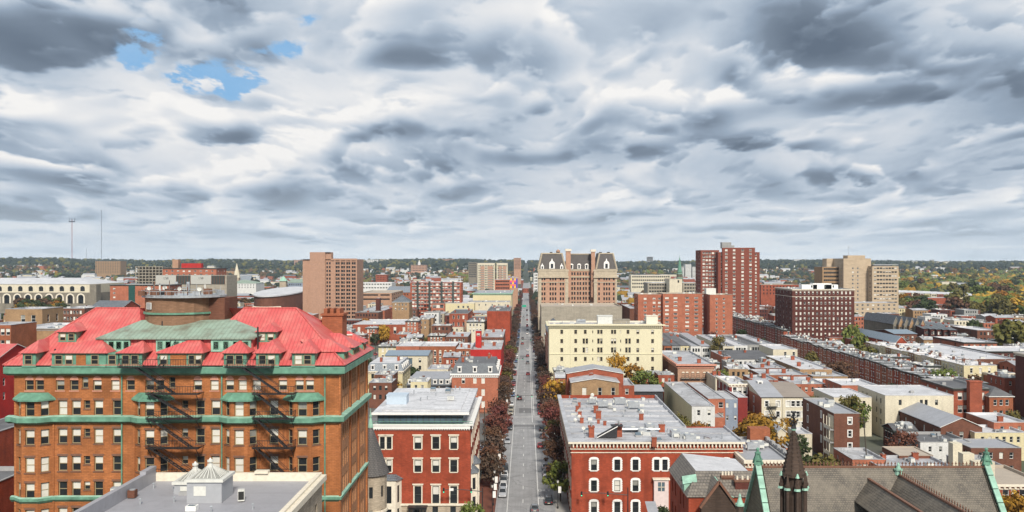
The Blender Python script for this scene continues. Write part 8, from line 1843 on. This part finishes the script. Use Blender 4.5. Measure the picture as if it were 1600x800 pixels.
# ------------------------------------------------------------------ cars
PNTC = {}
def carpaint(n, c): m = plain('car_paint_' + n, c, .28, .04, 1.0, spec=.6); m.node_tree.nodes['Principled BSDF'].inputs['Coat Weight'].default_value = .5; PNTC[n] = m
for n_, c_ in dict(black=(.015, .015, .018), white=(.72, .72, .72), silver=(.38, .39, .41), grey=(.13, .135, .145), red=(.30, .015, .015), blue=(.04, .09, .22), maroon=(.10, .015, .02), green=(.02, .07, .05), beige=(.34, .30, .22)).items(): carpaint(n_, c_)
TAIL = plain('red_lens', (.28, .01, .01), .25, .1); HEADL = plain('clear_lens', (.62, .64, .66), .15, .1)
def make_car(kind):
    L, Wd, hb, hr = dict(sedan=(4.6, 1.8, .88, 1.42), suv=(4.7, 1.88, 1.05, 1.75), van=(5.3, 1.95, 1.15, 2.1))[kind]
    t = thing('parked_car', 'car', 'car'); b = MB(); hl, hw = L / 2, Wd / 2
    prof = [(-hl, .35, .55 * hb + .2, .86), (-hl + .25, .25, .78 * hb, .95), (-hl + .9, .22, hb * .92, 1.0), (-hl + 1.5, .22, hb, 1.0), (hl - 1.0, .22, hb, 1.0), (hl - .25, .25, hb * .95, .95), (hl, .38, hb * .75, .88)]
    S = []
    for (y, z0, z1, k) in prof: w = hw * k; S.append([(-w * .95, y, z0), (-w, y, (z0 + z1) / 2), (-w * .93, y, z1 - .05), (-w * .8, y, z1), (w * .8, y, z1), (w * .93, y, z1 - .05), (w, y, (z0 + z1) / 2), (w * .95, y, z0)])
    for a, c in zip(S, S[1:]):
        for j in range(8): k = (j + 1) % 8; b.face([a[j], a[k], c[k], c[j]])
    b.face(list(reversed(S[0]))); b.face(S[-1]); b.v = [(x, -y, z) for x, y, z in b.v]   # front towards +Y
    rf = (-.55, 1.35) if kind == 'sedan' else (-.3, 1.9) if kind == 'suv' else (-.1, 2.3)
    y1, y0 = hl - 1.45, -hl + (.75 if kind == 'sedan' else .18)
    ty1, ty0 = y1 - .65, y0 + (.55 if kind == 'sedan' else .25); A = [(-hw * .86, y0), (hw * .86, y0), (hw * .86, y1), (-hw * .86, y1)]; T = [(-hw * .68, ty0), (hw * .68, ty0), (hw * .68, ty1), (-hw * .68, ty1)]
    b.box(-hw * .68, hw * .68, ty0, ty1, hr - .05, hr); 
    for p, q in zip(A, T): b.bar((*p, hb - .02), (*q, hr - .02), .09, .09)
    shade = b.build('body', PNTC['black'], t); shade.material_slots[0].link = 'OBJECT'
    g = MB(); g.frust(A, hb, T, hr - .052); g.build('windows', glass, t)
    wm = MB()
    n = 14
    for s in (-1, 1):
        pass
    for j in range(n):
        a0, a1 = 2 * pi * j / n, 2 * pi * (j + 1) / n; r = .34
        wm.face([(-.11, r * cos(a0), r * sin(a0)), (-.11, r * cos(a1), r * sin(a1)), (.11, r * cos(a1), r * sin(a1)), (.11, r * cos(a0), r * sin(a0))]); 
        for x in (-.11, .11): wm.face([(x, 0, 0), (x, r * cos(a0), r * sin(a0)), (x, r * cos(a1), r * sin(a1))])
    for j in range(8):
        a0, a1 = 2 * pi * j / 8, 2 * pi * (j + 1) / 8
        for x in (-.118, .118): wm.face([(x, 0, 0), (x, .2 * cos(a0), .2 * sin(a0)), (x, .2 * cos(a1), .2 * sin(a1))], 1)
    me = wm.mesh('wheel', [rubber, galv])
    for x in (-hw + .1, hw - .1):
        for y in (-hl + .85, hl - .9): put(me, 'wheel', t, (x, y, .34))
    for x in (-hw + .3, hw - .3): m = MB(); m.box(x - .18, x + .18, hl - .06, hl + .015, .58, .72); m.build('headlight', HEADL, t); m = MB(); m.box(x - .16, x + .16, -hl - .015, -hl + .06, .66, .84); m.build('tail_light', TAIL, t)
    m = MB(); m.box(-.26, .26, -hl - .02, -hl - .005, .5, .62); m.build('number_plate', trimcream, t); return t
PROTO = {k: make_car(k) for k in ('sedan', 'suv', 'van')}; USED = set(); rc = random.Random(12)
def car(kind, col, x, y, rz, label, group=None):
    o = PROTO[kind] if kind not in USED else copy_tree(PROTO[kind]); USED.add(kind); o.location = (x, y, .04); o.rotation_euler = (0, 0, rz); o['label'] = label
    if group: o['group'] = group
    elif 'group' in o: del o['group']
    for ch in o.children:
        if ch.name.startswith('body'): ch.material_slots[0].link = 'OBJECT'; ch.material_slots[0].material = PNTC[col]
    return o
def cp(kind, col, px, py, rz, label, group=None): Y = EYE * F / (py - CY); return car(kind, col, at(px, Y), Y, rz, label, group)
cp('suv', 'black', 857, 786, 0, 'black off road car in the bus lane beside the painted word'); cp('sedan', 'grey', 835.5, 798, 0, 'dark grey car cut by the lower edge in the middle lane')
cp('sedan', 'black', 785, 763, pi, 'black saloon parked at the left kerb nearest the camera'); cp('sedan', 'silver', 793, 692, pi, 'silver saloon parked alone at the left kerb'); cp('sedan', 'red', 844, 699, 0, 'red saloon parked under the right hand trees')
cp('sedan', 'maroon', 812, 624, 0, 'maroon saloon driving alone up the avenue'); cp('suv', 'black', 796, 671, pi, 'black car half hidden under the left hand rust coloured trees'); cp('suv', 'green', 874, 658, 0, 'dark green van like car at the foot of the corner building')
for i, y in enumerate((206, 211.5, 217, 224, 229.5)): car(rc.choice(['sedan', 'suv']), ['silver', 'white', 'grey', 'white', 'black'][i], KL + 1.1, y, pi, ['silver', 'first white', 'grey', 'second white', 'last black'][i] + ' car parked below the near plum trees on the left', None)
for i, y in enumerate((221, 226, 233)): car('sedan', ['white', 'grey', 'silver'][i], KR - 1.2, y, 0, ['white', 'grey', 'silver'][i] + ' car parked below the near dark trees on the right', None)
for y in range(268, 1400, 6):
    for sd_ in (-1, 1):
        if any(a - 4 < y < c + 4 for a, c in cross) or rc.random() < (.45 if sd_ < 0 else .55): continue
        zone = 'near' if y < 310 else 'middle' if y < 620 else 'far'; s_ = 'left' if sd_ < 0 else 'right'
        cl = rc.choice(['black', 'white', 'silver', 'grey', 'grey', 'black', 'blue', 'red', 'beige']); car(rc.choice(['sedan', 'sedan', 'suv', 'van'] if y > 330 else ['sedan', 'suv']), cl, KL + 1.1 if sd_ < 0 else KR - 1.2, y + rc.uniform(-.5, .5), pi if sd_ < 0 else 0, cl + ' car parked at the ' + s_ + ' kerb in the ' + zone + ' part of the avenue', 'cars at the ' + s_ + ' kerb, ' + zone + ', ' + cl)
for i in range(16): y = 430 + i * 38 + rc.uniform(-8, 8); cl = rc.choice(['black', 'white', 'silver', 'red', 'grey']); car(rc.choice(['sedan', 'suv', 'van']), cl, rc.choice([-2.4, .9, 1.0]), y, 0, cl + ' car driving in the distant part of the avenue', 'distant driving cars, ' + cl)
for i in range(8):
    for x in (-14.2, -20.5): cl = rc.choice(['silver', 'white', 'grey', 'black', 'blue']); car(rc.choice(['sedan', 'suv']), cl, x, 234 + i * 2.9, pi / 2, cl + ' car in the small car park behind the red mansion', 'car park behind the red mansion, ' + cl)
OC2 = [(at(1370, 215), 212), (at(1352, 222), 219), (at(1376, 232), 230)]
for (x, y), cl in zip(OC2, ('blue', 'black', 'grey')): car('sedan', cl, x, y, .6, cl + ' car in the yard behind the brown balcony house')
for i in range(22): y = 470 + i * 11; cl = rc.choice(['silver', 'white', 'grey', 'black', 'red']); car(rc.choice(['sedan', 'suv']), cl, -79.8 if i % 2 else -86.2, y, 0, cl + ' car parked in the parallel side street on the left', 'side street cars, ' + cl)
m = MB(); m.box(-1.2, 1.2, -4.4, 4.4, .05, 3.4); tag(m.build('site_cabin', paleunit, None, (-13.6, 226.6 + 7.0 - 3.2, 0)), 'white roofed shed at the side of the red mansion car park', 'shed')

# ------------------------------------------------------------------ traffic lights, lamps, poles
GRN = bpy.data.materials.new('green_lamp'); GRN.use_nodes = True; _b = GRN.node_tree.nodes['Principled BSDF']; _b.inputs['Base Color'].default_value = (.02, .4, .2, 1); _b.inputs['Emission Color'].default_value = (.05, 1, .55, 1); _b.inputs['Emission Strength'].default_value = 1.2
def signal_mast(x, y, dx, label, heads, zarm=6.6, sign=None, ph=7.2, face=-1):
    t = thing('traffic_signal', label, 'traffic light', (x, y, .1)); m = MB(); m.cyl(0, 0, .14, 0, ph, 0, 8, .09); m.cyl(0, 0, .25, 0, .4, 0, 8); m.build('pole', iron, t); m = MB(); m.tube((0, 0, zarm - .35), (dx * .5, 0, zarm + .05), .09, .07, n=6); m.tube((dx * .5, 0, zarm + .05), (dx, 0, zarm + .1), .07, .05, n=6); m.build('arm', iron, t)
    for f in heads:
        m = MB(); m.box(-.17, .17, -.14, .14, -.5, .5, 0)
        for k in (-.3, 0, .3): m.box(-.15, .15, -.26, -.141, k + .1, k + .13, 0)
        h = m.build('signal_head', iron, t, (dx * f, -.02, zarm - .1)); g = MB(); g.cyl(0, 0, .1, 0, .0, 0, 3); g = MB(); g.face([(.11 * cos(a * pi / 5), -.15, -.3 + .11 * sin(a * pi / 5)) for a in range(10)]); g.build('green_lens', GRN, h)
    if sign: m = MB(); m.box(dx * sign - .45, dx * sign + .45, -.06, -.02, zarm - .2, zarm + .35); m.build('sign_plate', trimwhite, t)
signal_mast(-9.0, 184.5, -8.2, 'traffic light arm with two green lights in front of the red mansion', (.28, .97), 6.8, .78)
signal_mast(20.9, 184.0, -9.8, 'traffic light arm with two green lights in front of the corner building', (.42, .97), 6.2, None, 7.4)
signal_mast(KL - .8, 318, 12.5, 'traffic light arm across the avenue at the yellow tree corner', (.35, .75), 6.2); signal_mast(KR + .8, 545, -12.0, 'distant traffic light arm across the avenue beside the concrete garage', (.35, .75), 6.2); signal_mast(KL - .8, 438, 6.0, 'traffic light arm over the left lane in the middle of the avenue', (.5, .95), 6.2)
for (x, y, lab) in ((-2.0, 930, 'larger green overhead sign across the far avenue'), (-9.5, 1060, 'smaller green overhead sign at the left of the far avenue')):
    t = thing('overhead_sign', lab, 'sign', (x, y, 0)); m = MB(); m.box(-2, 2, -.1, .1, 6.2, 8.6); m.build('sign_plate', plain('green_sign', (.02, .30, .18), .5, .05), t); m = MB(); m.tube((-2.4, .2, 0), (-2.4, .2, 8.8), .14); m.tube((-2.4, .2, 7), (2, .2, 7), .1); m.build('post', galv, t)
def lamp(x, y, label, group):
    t = thing('street_lamp', label, 'street lamp', (x, y, .15), 0, group); m = MB(); m.cyl(0, 0, .09, 0, 5.6, 0, 8, .06); m.cyl(0, 0, .17, 0, .5, 0, 8); m.build('post', iron, t); m = MB(); m.cyl(0, 0, .16, 5.6, 6.15, 0, 8, .3); m.build('lamp_shade', paleunit, t)
    m = MB(); m.cyl(0, 0, .32, 6.15, 6.35, 0, 8, .05); m.build('lamp_cap', iron, t); m = MB(); m.box(.1, .75, -.02, .02, 3.4, 4.8); m.build('banner', trimwhite, t)
for y in (191, 197.5, 204, 216, 228, 252, 278, 318, 350, 385, 420): lamp(KL - .7, y, 'black street lamp with white banner on the left pavement', 'street lamps on the left pavement')
for y in (195, 219, 262, 318, 352, 390): lamp(KR + .7, y, 'black street lamp with white banner on the right pavement', 'street lamps on the right pavement')
def pole(px, pyt, Y, lab, lean=0.0):
    z = zfor(pyt, Y); t = thing('utility_pole', lab, 'utility pole', (at(px, Y), Y, 0)); m = MB(); m.tube((lean, 0, 0), (0, 0, z), .17, .12, n=7); m.build('post', BARK, t)
    for k in (.5, 1.4): m = MB(); m.box(-1.3, 1.3, -.07, .07, z - k - .1, z - k + .05); [m.cyl(q, 0, .06, z - k + .05, z - k + .25, 0, 5) for q in (-1.2, -.7, .7, 1.2)]; m.build('crossarm', BARK, t)
pole(757, 636, 236, 'tall pole beside the small car park'); pole(587, 522, 440, 'wooden pole with two crossarms in front of the long red brick block'); pole(664, 503, 640, 'wooden pole in the side street, left one'); pole(676, 507, 600, 'wooden pole in the side street, right one'); pole(1349, 650, 222, 'leaning wooden pole before the cream block', 1.2); pole(1130, 548, 400, 'slim pole beside the long white terrace')
pole(111, 462, 560, 'tall bare pole in front of the armoury grove')
print('cars ok')
# label check
seen = {}
for o in COL.objects:
    if o.parent is None and 'label' in o:
        seen.setdefault(o['label'], []).append(o)
print('dup labels without group:', [k for k, v in seen.items() if len(v) > 1 and not all('group' in o for o in v)][:12])
print('long:', [k for k in seen if len(k.split()) > 16][:8])

# ------------------------------------------------------------------ the air between here and the ridge
hz_ = MB(); hz_.box(-9000, 9000, -420, 9100, -22, 292); ho = hz_.mesh('haze', [])
hm = bpy.data.materials.new('haze'); hm.use_nodes = True; hn = hm.node_tree; hn.nodes.clear(); ov = hn.nodes.new('ShaderNodeOutputMaterial'); pv = hn.nodes.new('ShaderNodeVolumePrincipled')
pv.inputs['Color'].default_value = (.66, .80, .97, 1); pv.inputs['Density'].default_value = HAZE; pv.inputs['Anisotropy'].default_value = .2; hn.links.new(pv.outputs[0], ov.inputs['Volume']); ho.materials.append(hm)
tag(put(ho, 'haze'), 'thin pale blue haze filling the air towards the wooded ridge', 'haze', kind='stuff')
